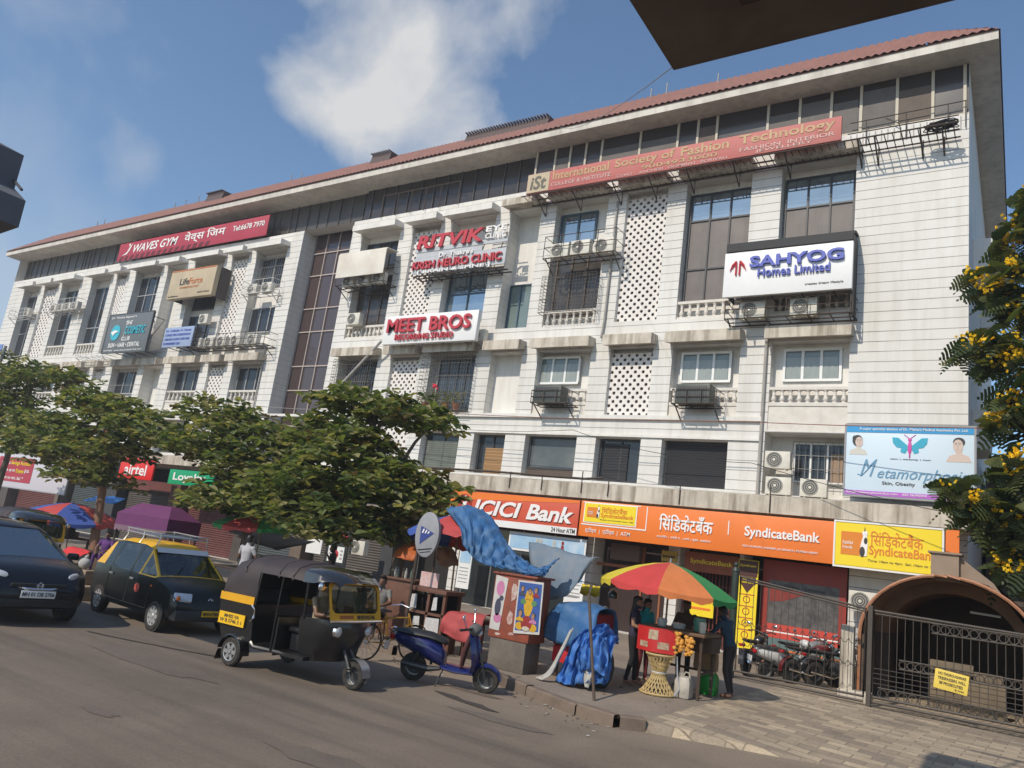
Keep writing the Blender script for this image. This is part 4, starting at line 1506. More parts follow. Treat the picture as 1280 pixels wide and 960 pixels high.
ac(-5.35, 24.88, 5.16, 'unit standing under the first floor window beside the skin clinic billboard', 0.95)
ac(-26.6, 24.62, 11.85, 'unit on the sill just below the white covered rack beside the glass tower', 1.0)
ac(-18.9, 24.5, 10.68, 'unit at the right end of the recording studio sign', 0.85)
r = rack('rusty rack carrying the white sheet metal cover beside the glass tower', -27.7, -24.5, 24.1, 13.75, 1.2, 4)
for k, x in enumerate((-27.2, -26.2, -25.2)):
    ac(x, 24.4, 13.78, ('left', 'middle', 'right')[k] + ' unit tucked under the white sheet metal cover', 0.9)
r = thing('metal_cover', 'stained white sheet metal cover over a rack beside the glass tower', 'cover', (-26.1, 24.1, 14.2))
a = MB()
a.prism([(24.05, 14.12), (24.03, 15.3), (24.1, 15.42), (24.85, 15.5), (24.85, 15.46), (24.12, 15.38), (24.08, 15.28), (24.09, 14.12)], 'x', -27.72, -24.58)
tpart(r, a, 'sheet', mat('stained white sheet', (0.70, 0.66, 0.58), 0.5, var=0.6, scale=0.8, stain=(0.36, 0.27, 0.17)))
rack('white rack in the bay left of the glass tower', -35.2, -32.7, 24.3, 13.98, 0.75, 3, STEELW)
ac(-33.4, 24.45, 14.0, 'right unit on the white rack left of the glass tower', 0.95)
ac(-34.6, 24.45, 14.0, 'left unit on the white rack left of the glass tower', 0.95)
rack('long rusty rack of outdoor units on the left wing above the hood row', -38.9, -32.3, 24.2, 11.05, 0.7, 8)
for k, x in enumerate((-38.4, -37.3, -36.2, -35.0, -33.6)):
    ac(x, 24.4, 11.08, ('leftmost', 'second', 'middle', 'fourth', 'rightmost')[k] + ' unit of five on the long rack on the left wing', 0.95)
ac(-38.3, 24.4, 12.5, 'unit on its own bracket under the beige box sign', 0.95)
rack('white rack of four outdoor units near the left end of the facade', -56.7, -52.7, 24.15, 14.32, 0.8, 5, STEELW)
for k, x in enumerate((-56.1, -55.15, -54.2, -53.25)):
    ac(x, 24.4, 14.35, ('leftmost', 'second', 'third', 'rightmost')[k] + ' unit of four on the white rack near the left end', 0.95)
rack('small white rack on the leftmost bay', -62.4, -59.6, 24.3, 14.3, 0.6, 3, STEELW)
ac(-60.1, 24.45, 14.33, 'unit on the small white rack on the leftmost bay', 0.95)
rack('rack of units among the leaves on the first floor left of the glass tower', -33.9, -31.5, 24.2, 6.1, 0.6, 3, STEELW)
ac(-33.2, 24.4, 6.13, 'left unit among the leaves on the first floor left wing', 0.95)
ac(-32.2, 24.4, 6.13, 'right unit among the leaves on the first floor left wing', 0.95)
rack('bare steel tray above the second floor hoods left of the slate grey sign', -50.5, -47.2, 24.0, 10.75, 0.2, 5, STEELW, 1)
# window cages
def cage(label, x0, x1, z0, z1, y0, step=0.13, slope=0.0):
    r = thing('window_cage', label, 'grille', ((x0 + x1) / 2, y0, z0), group='steel window cages')
    s = MB()
    n = int((x1 - x0) / step)
    for i in range(n + 1):
        x = x0 + (x1 - x0) * i / n
        s.tube([(x, y0, z0), (x, y0 + slope, z1), (x, 24.98, z1)], 0.009, 4)
    k = int((z1 - z0) / step)
    for j in range(k + 1):
        z = z0 + (z1 - z0) * j / k
        yy = y0 + slope * j / k
        s.tube([(x0, 24.98, z), (x0, yy, z), (x1, yy, z), (x1, 24.98, z)], 0.008 if j % 4 else 0.016, 4)
    tpart(r, s, 'mesh', mat('cage steel', (0.10, 0.095, 0.09), 0.6, var=0.4, scale=5, stain=(0.2, 0.14, 0.09)))
    return r


cage('projecting mesh cage over the window below the three unit rack', -16.05, -13.6, 11.75, 13.3, 24.5, 0.14)
cage('mesh cage over the second floor window beside the glass tower', -27.5, -25.0, 8.75, 10.22, 24.75, 0.14)
cage('barred cage full of plants on the second floor below the studio sign', -21.8, -19.1, 7.75, 10.3, 24.6, 0.16)
r = thing('leaning_pipe', 'long grey pipe leaning diagonally across the second floor window beside the glass tower', 'pipe', (-26, 24.6, 8.8))
a = MB()
a.tube([(-27.0, 24.7, 8.6), (-24.3, 24.45, 10.9)], 0.06, 8)
tpart(r, a, 'pipe', mat('weathered grey pipe', (0.42, 0.40, 0.37), 0.7, var=0.5, scale=4))
# ------------------------------------------------------------------ vehicles (built facing +X, origin on the ground)
def clear_glass(name='clear car glass', refl=0.07):
    m = bpy.data.materials.new(name)
    m.use_nodes = True
    t = m.node_tree
    t.nodes.remove(t.nodes['Principled BSDF'])
    out = t.nodes['Material Output']
    a = t.nodes.new('ShaderNodeBsdfTransparent')
    a.inputs['Color'].default_value = (0.30, 0.33, 0.31, 1)
    g_ = t.nodes.new('ShaderNodeBsdfGlossy')
    g_.inputs['Roughness'].default_value = 0.03
    fr = t.nodes.new('ShaderNodeLayerWeight')
    fr.inputs['Blend'].default_value = 0.25
    cl = t.nodes.new('ShaderNodeMapRange')
    cl.inputs['To Min'].default_value = refl
    cl.inputs['To Max'].default_value = min(0.85, refl + 0.35)
    t.links.new(fr.outputs['Facing'], cl.inputs['Value'])
    mx_ = t.nodes.new('ShaderNodeMixShader')
    t.links.new(cl.outputs[0], mx_.inputs[0])
    t.links.new(a.outputs[0], mx_.inputs[1])
    t.links.new(g_.outputs[0], mx_.inputs[2])
    t.links.new(mx_.outputs[0], out.inputs['Surface'])
    return m


CGLASS = clear_glass()
MGLASS = clear_glass('mirroring car glass', 0.38)
YELP = mat('taxi yellow paint', (0.80, 0.43, 0.008), 0.4, coat=0.1, var=0.2, scale=5, stain=(0.5, 0.27, 0.02))
NAVY = mat('navy car paint', (0.006, 0.008, 0.014), 0.25, coat=0.3, spec=0.3)
CHAR = mat('charcoal bumper plastic', (0.028, 0.03, 0.033), 0.5)
TYRE = mat('tyre rubber', (0.02, 0.019, 0.018), 0.85, var=0.6, scale=12, stain=(0.09, 0.075, 0.06))
ALLOY = mat('silver wheel', (0.42, 0.42, 0.42), 0.35, 0.6)
SEAT = mat('dark seat vinyl', (0.02, 0.02, 0.022), 0.5)
HLAMP = mat('headlamp lens', (0.55, 0.56, 0.58), 0.12, 0.3, coat=1.0)
AMBER = mat('amber lens', (0.65, 0.14, 0.01), 0.25)
PLATEY = mat('yellow number plate', (0.78, 0.46, 0.01), 0.5)


def wheel(root, x, y, r, w, spokes=5, rim=None, name='wheel'):
    t = MB()
    t.lathe([(r * 0.62, -w / 2), (r * 0.9, -w / 2), (r, -w * 0.32), (r, w * 0.32), (r * 0.9, w / 2), (r * 0.62, w / 2)], (x, y, r), 24, ax='y', cap=False)
    o = t.build(name, TYRE, root)
    s = MB()
    sg = -1 if y < 0 else 1
    s.lathe([(r * 0.64, -w * 0.44), (r * 0.66, 0), (r * 0.64, w * 0.44)], (x, y, r), 20, ax='y', cap=False)
    yy = y + sg * w * 0.44
    s.lathe([(r * 0.2, 0), (r * 0.14, sg * 0.02)], (x, yy, r), 10, ax='y')
    for k in range(spokes):
        a = 2 * math.pi * k / spokes
        ca, sa = math.cos(a), math.sin(a)
        q = [(r * 0.12, 0.16), (r * 0.62, 0.12), (r * 0.62, -0.12), (r * 0.12, -0.16)]
        s.poly([(x + ca * u - sa * v * r, yy + sg * 0.006, r + sa * u + ca * v * r) for u, v in q])
    s.torus((x, yy, r), r * 0.62, 0.012, n=20, k=5)
    s.build('rim', rim or ALLOY, o)
    d = MB()
    d.disc((x, yy - sg * 0.012, r), r * 0.6, r * 0.6, n=18)
    d.build('brake_disc', DKFR, o)
    return o


def half_ring(st):
    x, zb, wm, zbelt, wb, zr, wr, zt = st
    return [(x, wm - 0.07, zb), (x, wm, zb + 0.12), (x, wm + 0.01, (zb + zbelt) / 2 + 0.06), (x, wb, zbelt), (x, wr, zr), (x, wr * 0.72, zt - 0.012), (x, 0, zt)]


def car_shell(root, st, mats_, matfn, side_glass, wind, rear, inset=0.09, glass=None):
    body, gl, sc_ = MB(), [], MB()
    rings = []
    for s in st:
        h = half_ring(s)
        rings.append([(x, -y, z) for x, y, z in h] + [(x, y, z) for x, y, z in h[::-1][1:]])
    n = len(rings[0])

    def panel(loop, ins, m, col):
        c = sum((Vector(p) for p in loop), Vector()) / len(loop)
        inn = [tuple(Vector(p).lerp(c, ins)) for p in loop]
        k = len(loop)
        col.add(list(loop) + inn, [(i, (i + 1) % k, k + (i + 1) % k, k + i) for i in range(k)], m)
        return inn

    for i in range(len(rings) - 1):
        a, b = rings[i], rings[i + 1]
        skip = set()
        if i == wind or i == rear:
            lo = [a[j] for j in range(4, n - 4)] + [b[j] for j in range(n - 5, 3, -1)]
            inn = panel(lo, 0.07, matfn(i, 4), body)
            gl.append(('windscreen' if i == wind else 'rear_window', inn))
            skip = set(range(4, n - 5))
        for j in range(n - 1):
            if j in skip:
                continue
            if i in side_glass and j in (3, n - 5):
                inn = panel([a[j], b[j], b[j + 1], a[j + 1]], inset if i != wind else 0.2, matfn(i, j), body)
                gl.append(('side_window', inn))
                continue
            body.add([a[j], b[j], b[j + 1], a[j + 1]], [(0, 1, 2, 3)], matfn(i, j))
        body.add([a[0], b[0], b[-1], a[-1]], [(0, 1, 2, 3)], 0)
    body.poly(rings[0])
    body.poly(rings[-1])
    o = body.build('body', mats_ + [mat('grey headlining', (0.10, 0.095, 0.085), 0.8)] * len(mats_), root, smooth=32, weld=True)
    sd = o.modifiers.new('sheet metal', 'SOLIDIFY')
    sd.thickness = 0.025
    sd.offset = -1
    sd.material_offset = len(mats_)
    for nm, p in gl:
        g_ = MB()
        g_.poly(p)
        g_.build(nm, glass or CGLASS, root, smooth=0)
    return o


def seats(root, xs, z0=0.35, w=0.46):
    for x in xs:
        for y in (-0.34, 0.34):
            s = MB()
            s.rbox(x - 0.25, x + 0.25, y - w / 2, y + w / 2, z0, z0 + 0.2, 0.04)
            s.T = rot('Y', -12, (x - 0.25, 0, z0 + 0.15))
            s.rbox(-0.08, 0.06, y - w / 2, y + w / 2, 0, 0.62, 0.04)
            s.rbox(-0.06, 0.03, y - 0.12, y + 0.12, 0.64, 0.8, 0.03)
            s.build('seat', SEAT, root)


# ---- black and yellow taxi
TAXI = thing('taxi', 'black hatchback taxi with yellow roof and a roof rack behind the auto rickshaw', 'taxi', (-14.52, 9.80, 0), -6.0)
ts = [(-1.79, 0.42, 0.60, 0.70, 0.62, 0.72, 0.56, 0.74), (-1.74, 0.30, 0.70, 0.86, 0.70, 0.90, 0.62, 0.92), (-1.69, 0.26, 0.745, 0.95, 0.735, 0.99, 0.66, 1.01), (-1.43, 0.25, 0.76, 0.96, 0.75, 1.38, 0.57, 1.43),
      (-1.28, 0.25, 0.765, 0.96, 0.755, 1.44, 0.57, 1.51), (-0.98, 0.25, 0.77, 0.955, 0.76, 1.475, 0.58, 1.555), (-0.90, 0.25, 0.77, 0.955, 0.76, 1.478, 0.58, 1.558), (-0.10, 0.25, 0.775, 0.94, 0.765, 1.48, 0.58, 1.56),
      (-0.02, 0.25, 0.775, 0.94, 0.765, 1.475, 0.58, 1.555), (0.28, 0.25, 0.775, 0.93, 0.765, 1.42, 0.575, 1.485), (0.92, 0.25, 0.77, 0.925, 0.755, 0.95, 0.68, 0.98), (1.28, 0.26, 0.765, 0.86, 0.745, 0.895, 0.64, 0.925),
      (1.58, 0.28, 0.755, 0.76, 0.735, 0.80, 0.62, 0.83), (1.70, 0.30, 0.73, 0.67, 0.71, 0.71, 0.6, 0.73), (1.77, 0.34, 0.68, 0.56, 0.66, 0.60, 0.56, 0.62)]


def taxi_m(i, j):
    up = j in (3, 4, 5, 6, 7, 8)
    if 4 <= i <= 8 and j in (3, 8):
        return 0
    if 2 <= i <= 9 and up:
        return 1
    return 0


car_shell(TAXI, ts, [mat('taxi black paint', (0.007, 0.010, 0.011), 0.3, coat=0.12, spec=0.35, var=0.3, scale=4, stain=(0.022, 0.022, 0.02)), YELP], taxi_m, (4, 6, 8, 9), 9, 2)
for x, y in ((-1.19, -0.705), (-1.19, 0.705), (1.19, -0.705), (1.19, 0.705)):
    wheel(TAXI, x, y, 0.275, 0.16, 8, mat('steel wheel cover', (0.5, 0.5, 0.5), 0.4, 0.4))
    a = MB()
    sg = -1 if y < 0 else 1
    a.lathe([(0.315, 0), (0.31, sg * 0.008)], (x, sg * 0.76, 0.285), 22, ax='y')
    a.build('wheel_arch', BLACK, TAXI)
a = MB()
a.rbox(1.58, 1.84, -0.70, 0.70, 0.26, 0.47, 0.07)
a.build('bumper', CHAR, TAXI)
a = MB()
a.rbox(-1.86, -1.6, -0.70, 0.70, 0.28, 0.52, 0.06)
a.build('bumper', CHAR, TAXI)
a = MB()
a.rbox(1.66, 1.745, -0.3, 0.3, 0.53, 0.62, 0.02)
a.build('grille', BLACK, TAXI)
a = MB()
a.torus((1.75, 0, 0.63), 0.05, 0.008, ax='x', n=16)
a.tube([(1.752, -0.02, 0.6), (1.752, 0.02, 0.66)], 0.008, 4)
a.build('badge', CHROME, TAXI)
for s in (-1, 1):
    a = MB()
    a.T = Matrix.Translation((1.70, s * 0.55, 0.665)) @ Matrix.Rotation(R(s * 22), 4, 'Z') @ Matrix.Rotation(R(-24), 4, 'Y')
    a.rbox(-0.06, 0.055, -0.165, 0.165, -0.085, 0.085, 0.03)
    h = a.build('headlight', HLAMP, TAXI)
    a = MB()
    a.T = Matrix.Translation((1.705, s * 0.635, 0.66)) @ Matrix.Rotation(R(s * 20), 4, 'Z')
    a.ball((0.02, 0, 0), (0.045, 0.04, 0.05), 10)
    a.build('indicator', AMBER, h)
a = MB()
a.rbox(1.845, 1.86, -0.19, 0.19, 0.36, 0.47, 0.006)
pl = a.build('number_plate', PLATEY, TAXI)
a = MB()
a.text('MH01AT8030', -0.17, 0.17, 0.385, 0.445, 1.862, side='x', depth=0.004, bold=0.01)
a.build('lettering', DKTXT, pl)
a = MB()
a.T = Matrix.Translation((0.31, 0, 1.458)) @ Matrix.Rotation(R(40), 4, 'Y')
a.box(0.0, 0.14, -0.545, 0.545, 0.008, 0.014)
a.build('screen_banner', mat('white screen banner', (0.62, 0.61, 0.62), 0.5), TAXI)
for s in (-1, 1):
    for x0, x1 in ((-0.94, -0.06), (-0.04, 0.85)):
        a = MB()
        yy = s * 0.793
        a.tube([(x0, yy, 0.36), (x0, s * 0.772, 0.93)], 0.006, 4)
        a.tube([(x1, yy, 0.36), (x1, s * 0.77, 0.9)], 0.006, 4)
        a.tube([(x0, yy, 0.36), (x1, yy, 0.36)], 0.006, 4)
        d = a.build('door_seam', BLACK, TAXI)
        a = MB()
        a.rbox(x0 + 0.05, x0 + 0.2, min(s * 0.775, s * 0.80), max(s * 0.775, s * 0.80), 0.8, 0.84, 0.008)
        a.build('door_handle', ALLOY, TAXI)
    a = MB()
    a.rbox(0.88, 0.93, min(s * 0.775, s * 0.79), max(s * 0.775, s * 0.79), 0.76, 0.8, 0.004)
    a.build('side_repeater', AMBER, TAXI)
a = MB()
for k in range(7):
    q = 6.283 * k / 7
    a.ball((0.38 + 0.06 * math.cos(q), -0.792, 0.68 + 0.05 * math.sin(q)), (0.05, 0.006, 0.04), 8)
a.build('flower_sticker', mat('pink red sticker', (0.55, 0.10, 0.07), 0.5), TAXI)
a = MB()
for s in (-1, 1):
    a.tube([(-1.15, s * 0.5, 1.67), (0.35, s * 0.5, 1.65)], 0.014, 6)
    a.tube([(-1.15, s * 0.5, 1.74), (0.35, s * 0.5, 1.72)], 0.012, 6)
    for x in (-1.1, -0.4, 0.3):
        a.tube([(x, s * 0.5, 1.74), (x, s * 0.5, 1.6), (x, s * 0.56, 1.48)], 0.012, 5)
for k in range(8):
    x = -1.15 + 1.5 * k / 7
    a.tube([(x, -0.5, 1.67), (x, 0.5, 1.67)], 0.011, 5)
for x in (-1.15, 0.35):
    a.tube([(x, -0.5, 1.73), (x, 0.5, 1.73)], 0.012, 5)
a.build('roof_rack', mat('galvanised rack', (0.55, 0.53, 0.49), 0.35, 0.7), TAXI)
seats(TAXI, (-0.75, 0.1))
a = MB()
a.box(-1.6, 0.9, -0.7, 0.7, 0.3, 0.34)
a.rbox(0.62, 0.95, -0.68, 0.68, 0.7, 0.92, 0.04)
a.torus((0.5, -0.34, 0.86), 0.17, 0.014, ax='x', n=18)
a.build('dashboard', SEAT, TAXI)
a = MB()
for s in (-0.4, 0.25):
    a.tube([(1.0, s, 0.995), (0.72, s + 0.32, 1.21)], 0.008, 4)
a.build('wiper', BLACK, TAXI)

# ---- dark blue hatchback cut by the left edge
CAR = thing('parked_car', 'dark navy hatchback with a chrome grille strip nosing in at the left edge', 'car', (-16.0, 7.18, 0), -4)
cs = [(-1.9, 0.35, 0.72, 0.8, 0.72, 0.83, 0.66, 0.85), (-1.8, 0.25, 0.82, 1.0, 0.8, 1.04, 0.7, 1.07), (-1.45, 0.24, 0.845, 1.02, 0.82, 1.44, 0.6, 1.5), (-1.0, 0.24, 0.85, 1.0, 0.83, 1.46, 0.61, 1.53), (-0.92, 0.24, 0.85, 1.0, 0.83, 1.46, 0.61, 1.53),
      (0.0, 0.24, 0.85, 0.97, 0.83, 1.44, 0.6, 1.52), (0.08, 0.24, 0.85, 0.97, 0.83, 1.43, 0.6, 1.51), (0.32, 0.24, 0.85, 0.965, 0.83, 1.37, 0.585, 1.455), (1.12, 0.24, 0.85, 0.955, 0.82, 0.975, 0.74, 1.0), (1.45, 0.24, 0.845, 0.90, 0.81, 0.935, 0.7, 0.965),
      (1.7, 0.25, 0.82, 0.80, 0.78, 0.84, 0.66, 0.875), (1.84, 0.26, 0.76, 0.70, 0.72, 0.73, 0.6, 0.765), (1.92, 0.27, 0.66, 0.60, 0.62, 0.63, 0.5, 0.655), (1.95, 0.3, 0.6, 0.52, 0.55, 0.55, 0.45, 0.565)]
car_shell(CAR, cs, [NAVY], lambda i, j: 0, (2, 4, 6), 7, 1, glass=MGLASS)
CAR.scale = (1.06, 1.06, 1.06)
for x, y in ((-1.25, -0.77), (-1.25, 0.77), (1.22, -0.77), (1.22, 0.77)):
    wheel(CAR, x, y, 0.30, 0.17, 7)
    a = MB()
    sg = -1 if y < 0 else 1
    a.lathe([(0.34, 0), (0.335, sg * 0.008)], (x, sg * 0.842, 0.305), 22, ax='y')
    a.build('wheel_arch', BLACK, CAR)
a = MB()
a.tube([(1.68, -0.72, 0.735), (1.86, -0.5, 0.64), (1.955, -0.2, 0.585), (1.965, 0, 0.58), (1.955, 0.2, 0.585), (1.86, 0.5, 0.64), (1.68, 0.72, 0.735)], 0.018, 6)
a.build('chrome_strip', CHROME, CAR)
a = MB()
a.rbox(1.90, 1.955, -0.42, 0.42, 0.60, 0.66, 0.01)
a.rbox(1.86, 1.965, -0.55, 0.55, 0.30, 0.42, 0.02)
a.build('grille', BLACK, CAR)
a = MB()
a.torus((1.965, 0, 0.63), 0.055, 0.009, ax='x', n=4)
for y in (-0.025, 0.025):
    a.tube([(1.97, y * 1.3, 0.595), (1.97, y, 0.63), (1.97, y * 1.4, 0.665)], 0.008, 5)
a.tube([(1.97, -0.025, 0.63), (1.97, 0.025, 0.63)], 0.008, 5)
a.build('badge', CHROME, CAR)
a = MB()
a.rbox(1.965, 1.98, -0.26, 0.26, 0.44, 0.555, 0.006)
pl = a.build('number_plate', WHITE, CAR)
a = MB()
a.text('MH 01 DB 2706', -0.24, 0.24, 0.468, 0.53, 1.981, side='x', depth=0.004, bold=0.012)
a.build('lettering', DKTXT, pl)
for s in (-1, 1):
    a = MB()
    a.T = Matrix.Translation((1.72, s * 0.63, 0.765)) @ Matrix.Rotation(R(s * 38), 4, 'Z') @ Matrix.Rotation(R(-20), 4, 'Y')
    a.ball((0, 0, 0), (0.05, 0.22, 0.075), 14)
    a.build('headlight', HLAMP, CAR)
    a = MB()
    a.T = Matrix.Translation((1.86, s * 0.56, 0.40)) @ Matrix.Rotation(R(s * 30), 4, 'Z')
    a.ball((0, 0, 0), (0.04, 0.06, 0.06), 10)
    a.build('fog_lamp', HLAMP, CAR)
    a = MB()
    a.rbox(0.72, 0.86, min(s * 0.83, s * 1.0), max(s * 0.83, s * 1.0), 0.98, 1.1, 0.04)
    a.build('wing_mirror', NAVY, CAR)
seats(CAR, (-0.7, 0.15), 0.38)
a = MB()
a.box(-1.7, 1.0, -0.75, 0.75, 0.3, 0.34)
a.rbox(0.7, 1.08, -0.74, 0.74, 0.72, 0.955, 0.04)
a.build('dashboard', mat('grey dashboard', (0.06, 0.065, 0.065), 0.6), CAR)

# ---- auto rickshaws
CANV = mat('worn black brown canvas', (0.036, 0.027, 0.029), 0.6, var=0.6, scale=2.2, stain=(0.075, 0.05, 0.045), bump=0.15)
RBLK = mat('rickshaw black paint', (0.011, 0.011, 0.012), 0.3, coat=0.4, var=0.3, scale=6, stain=(0.035, 0.03, 0.028))
RYEL = mat('rickshaw yellow paint', (0.72, 0.36, 0.01), 0.4, var=0.3, scale=4, stain=(0.5, 0.24, 0.02))


def make_rick(label, loc, rz):
    r = thing('auto_rickshaw', label, 'auto rickshaw', loc, rz, 'auto rickshaws on the road')
    a = MB()
    # rear tub, leaning sides
    a.loft([[(-1.2, -0.6, 0.40), (-1.3, -0.64, 0.70), (-1.32, -0.645, 0.97), (-0.55, -0.645, 0.97), (-0.50, -0.64, 0.70), (-0.50, -0.6, 0.40)],
            [(-1.2, 0.6, 0.40), (-1.3, 0.64, 0.70), (-1.32, 0.645, 0.97), (-0.55, 0.645, 0.97), (-0.50, 0.64, 0.70), (-0.50, 0.6, 0.40)]])
    a.box(-0.55, 0.6, -0.56, 0.56, 0.33, 0.39)
    a.tube([(-0.5, -0.6, 0.42), (-0.42, -0.6, 0.36), (0.5, -0.5, 0.36)], 0.03, 6)
    a.tube([(-0.5, 0.6, 0.42), (-0.42, 0.6, 0.36), (0.5, 0.5, 0.36)], 0.03, 6)
    a.build('body', RBLK, r)
    a = MB()
    for s in (-1, 1):
        a.box(-1.325, -0.545, min(s * 0.648, s * 0.655), max(s * 0.648, s * 0.655), 0.955, 1.075)
    a.box(-1.335, -1.322, -0.65, 0.65, 0.955, 1.075)
    a.build('yellow_band', RYEL, r)
    # canvas hood
    a = MB()
    prof = [(-0.645, 1.0), (-0.66, 1.3), (-0.645, 1.50), (-0.55, 1.62), (-0.3, 1.69), (0, 1.71), (0.3, 1.69), (0.55, 1.62), (0.645, 1.50), (0.66, 1.3), (0.645, 1.0)]
    def hring(x, dz, zmin, k=1.0):
        return [(x, y * k, max(z + dz, zmin)) for y, z in prof]
    a.loft([hring(-1.31, -0.42, 1.02, 0.97), hring(-1.26, -0.22, 1.03), hring(-1.12, -0.06, 1.04), hring(-0.85, 0.015, 1.05), hring(-0.52, 0.0, 1.07)], cap=False, closed=False)
    a.loft([hring(-0.52, 0.0, 1.46), hring(-0.1, 0.02, 1.46), hring(0.2, 0.0, 1.46), hring(0.46, -0.03, 1.45)], cap=False, closed=False)
    a.poly([(-1.31, y * 0.97, max(z - 0.42, 1.02)) for y, z in prof])
    for x in (-0.85, -0.1, 0.2):
        a.tube(hring(x, 0.012 if x != 0.2 else 0.0, 1.44, 1.005), 0.014, 5)
    a.build('canvas_hood', CANV, r, smooth=50)
    # glossy front visor
    a = MB()
    def vring(x, w, z, zl):
        return [(x, -w, zl), (x, -w * 0.97, z - 0.09), (x, -w * 0.75, z - 0.02), (x, 0, z), (x, w * 0.75, z - 0.02), (x, w * 0.97, z - 0.09), (x, w, zl)]
    a.loft([vring(0.42, 0.66, 1.69, 1.44), vring(0.62, 0.645, 1.68, 1.45), vring(0.80, 0.61, 1.635, 1.49), vring(0.95, 0.55, 1.565, 1.505), vring(1.0, 0.5, 1.515, 1.50)], cap=False, closed=False)
    a.build('visor', mat('glossy black visor', (0.02, 0.02, 0.022), 0.12, coat=1.0), r, smooth=50)
    # front cowl
    a = MB()
    def cring(z, xb, xf, w):
        return [(xb, -w, z), (xb + 0.3, -w * 0.98, z), (xf - 0.16, -w * 0.86, z), (xf - 0.04, -w * 0.5, z), (xf, 0, z), (xf - 0.04, w * 0.5, z), (xf - 0.16, w * 0.86, z), (xb + 0.3, w * 0.98, z), (xb, w, z)]
    a.loft([cring(0.34, 0.42, 0.82, 0.44), cring(0.50, 0.40, 0.93, 0.50), cring(0.72, 0.40, 1.02, 0.55), cring(0.88, 0.40, 1.04, 0.57), cring(0.955, 0.42, 1.01, 0.57)], cap=False, closed=False)
    a.build('front_cowl', RBLK, r, smooth=50)
    # windscreen surround: a slanted yellow frame with rounded opening
    T = Matrix.Translation((1.01, 0, 0.95)) @ Matrix.Rotation(R(-16), 4, 'Y')
    a = MB(T)
    W, H = 0.56, 0.56
    out = [(-W, 0), (W, 0), (W * 1.03, H * 0.5), (W * 0.98, H), (-W * 0.98, H), (-W * 1.03, H * 0.5)]
    def rr(w0, z0, z1, rad, n=4):
        pts = []
        for cx, cz, s in ((w0 - rad, z0 + rad, -90), (w0 - rad, z1 - rad, 0), (-w0 + rad, z1 - rad, 90), (-w0 + rad, z0 + rad, 180)):
            for k in range(n + 1):
                t = R(s + 90 * k / n)
                pts.append((cx + rad * math.cos(t), cz + rad * math.sin(t)))
        return pts
    o_, i_ = rr(W * 1.02, 0.0, H, 0.05), rr(W * 0.92, 0.12, H - 0.02, 0.1)
    k = len(o_)
    a.add([(0, y, z) for y, z in o_] + [(0.0, y, z) for y, z in i_] + [(-0.035, y, z) for y, z in i_], [(q, (q + 1) % k, k + (q + 1) % k, k + q) for q in range(k)] + [(k + q, k + (q + 1) % k, 2 * k + (q + 1) % k, 2 * k + q) for q in range(k)])
    fr_ = a.build('screen_frame', RYEL, r, smooth=0)
    a = MB(T)
    a.add([(-0.012, y, z) for y, z in i_], [tuple(range(k))])
    a.build('windscreen', CGLASS, r, smooth=0)
    a = MB(T)
    a.tube([(0.012, -W, 0.0), (0.02, 0, -0.005), (0.012, W, 0.0)], 0.018, 6)
    a.build('trim_strip', CHROME, fr_)
    a = MB(T)
    a.text('MH02VA5746', 0.02, 0.42, 0.035, 0.095, 0.002, side='x', depth=0.004, bold=0.012)
    a.build('lettering', DKTXT, fr_)
    a = MB(T)
    a.box(0.001, 0.004, -0.36, -0.06, 0.04, 0.09)
    a.build('faded_sticker', mat('red brown sticker', (0.35, 0.10, 0.02), 0.6), fr_)
    for s in (-1, 1):
        a = MB()
        a.lathe([(0.02, 0.05), (0.075, 0.045), (0.085, 0.0), (0.05, -0.08)], (0.95, s * 0.33, 0.80), 16, ax='x')
        h = a.build('headlight', CHROME, r)
        a = MB()
        a.ball((0.99, s * 0.33, 0.80), (0.03, 0.072, 0.072), 14)
        a.build('lens', HLAMP, h)
        a = MB()
        a.tube([(0.8, s * 0.5, 1.40), (0.82, s * 0.62, 1.42)], 0.01, 5)
        a.lathe([(0.065, 0), (0.055, 0.02), (0.02, 0.03)], (0.81, s * 0.66, 1.42), 14, ax='x')
        a.build('mirror', CHROME, r)
        a = MB()
        a.tube([(-0.52, s * 0.64, 0.95), (-0.5, s * 0.645, 1.3), (-0.5, s * 0.63, 1.5)], 0.018, 6)
        a.tube([(-0.06, s * 0.6, 0.37), (-0.04, s * 0.63, 1.0), (-0.02, s * 0.63, 1.5)], 0.014, 6)
        a.tube([(0.48, s * 0.57, 0.92), (0.5, s * 0.62, 1.46)], 0.025, 6)
        a.build('post', RBLK, r)
        a = MB()
        a.tube([(-0.56, s * 0.66, 0.95), (-0.47, s * 0.67, 0.9), (-0.47, s * 0.67, 0.78), (-0.54, s * 0.66, 0.72)], 0.02, 6)
        a.build('grab_handle', CHROME, r)
        # rear mudguard
        a = MB()
        pts = [(-0.87 + 0.27 * math.cos(R(t)), 0.21 + 0.27 * math.sin(R(t))) for t in range(-5, 190, 15)]
        a.loft([[(x, s * 0.50, z) for x, z in pts], [(x, s * 0.68, z) for x, z in pts], [(-0.87 + (x + 0.87) * 0.93, s * 0.685, 0.21 + (z - 0.21) * 0.93) for x, z in pts]], cap=False, closed=False)
        a.quad((-1.12, s * 0.5, 0.22), (-1.12, s * 0.68, 0.22), (-1.16, s * 0.68, 0.06), (-1.16, s * 0.5, 0.06))
        a.build('mudguard', RBLK, r)
    wheel(r, -0.87, -0.6, 0.215, 0.11, 6)
    wheel(r, -0.87, 0.6, 0.215, 0.11, 6)
    wheel(r, 1.14, 0.0, 0.205, 0.10, 6)
    a = MB()
    pts = [(1.14 + 0.235 * math.cos(R(t)), 0.205 + 0.235 * math.sin(R(t))) for t in range(0, 150, 15)]
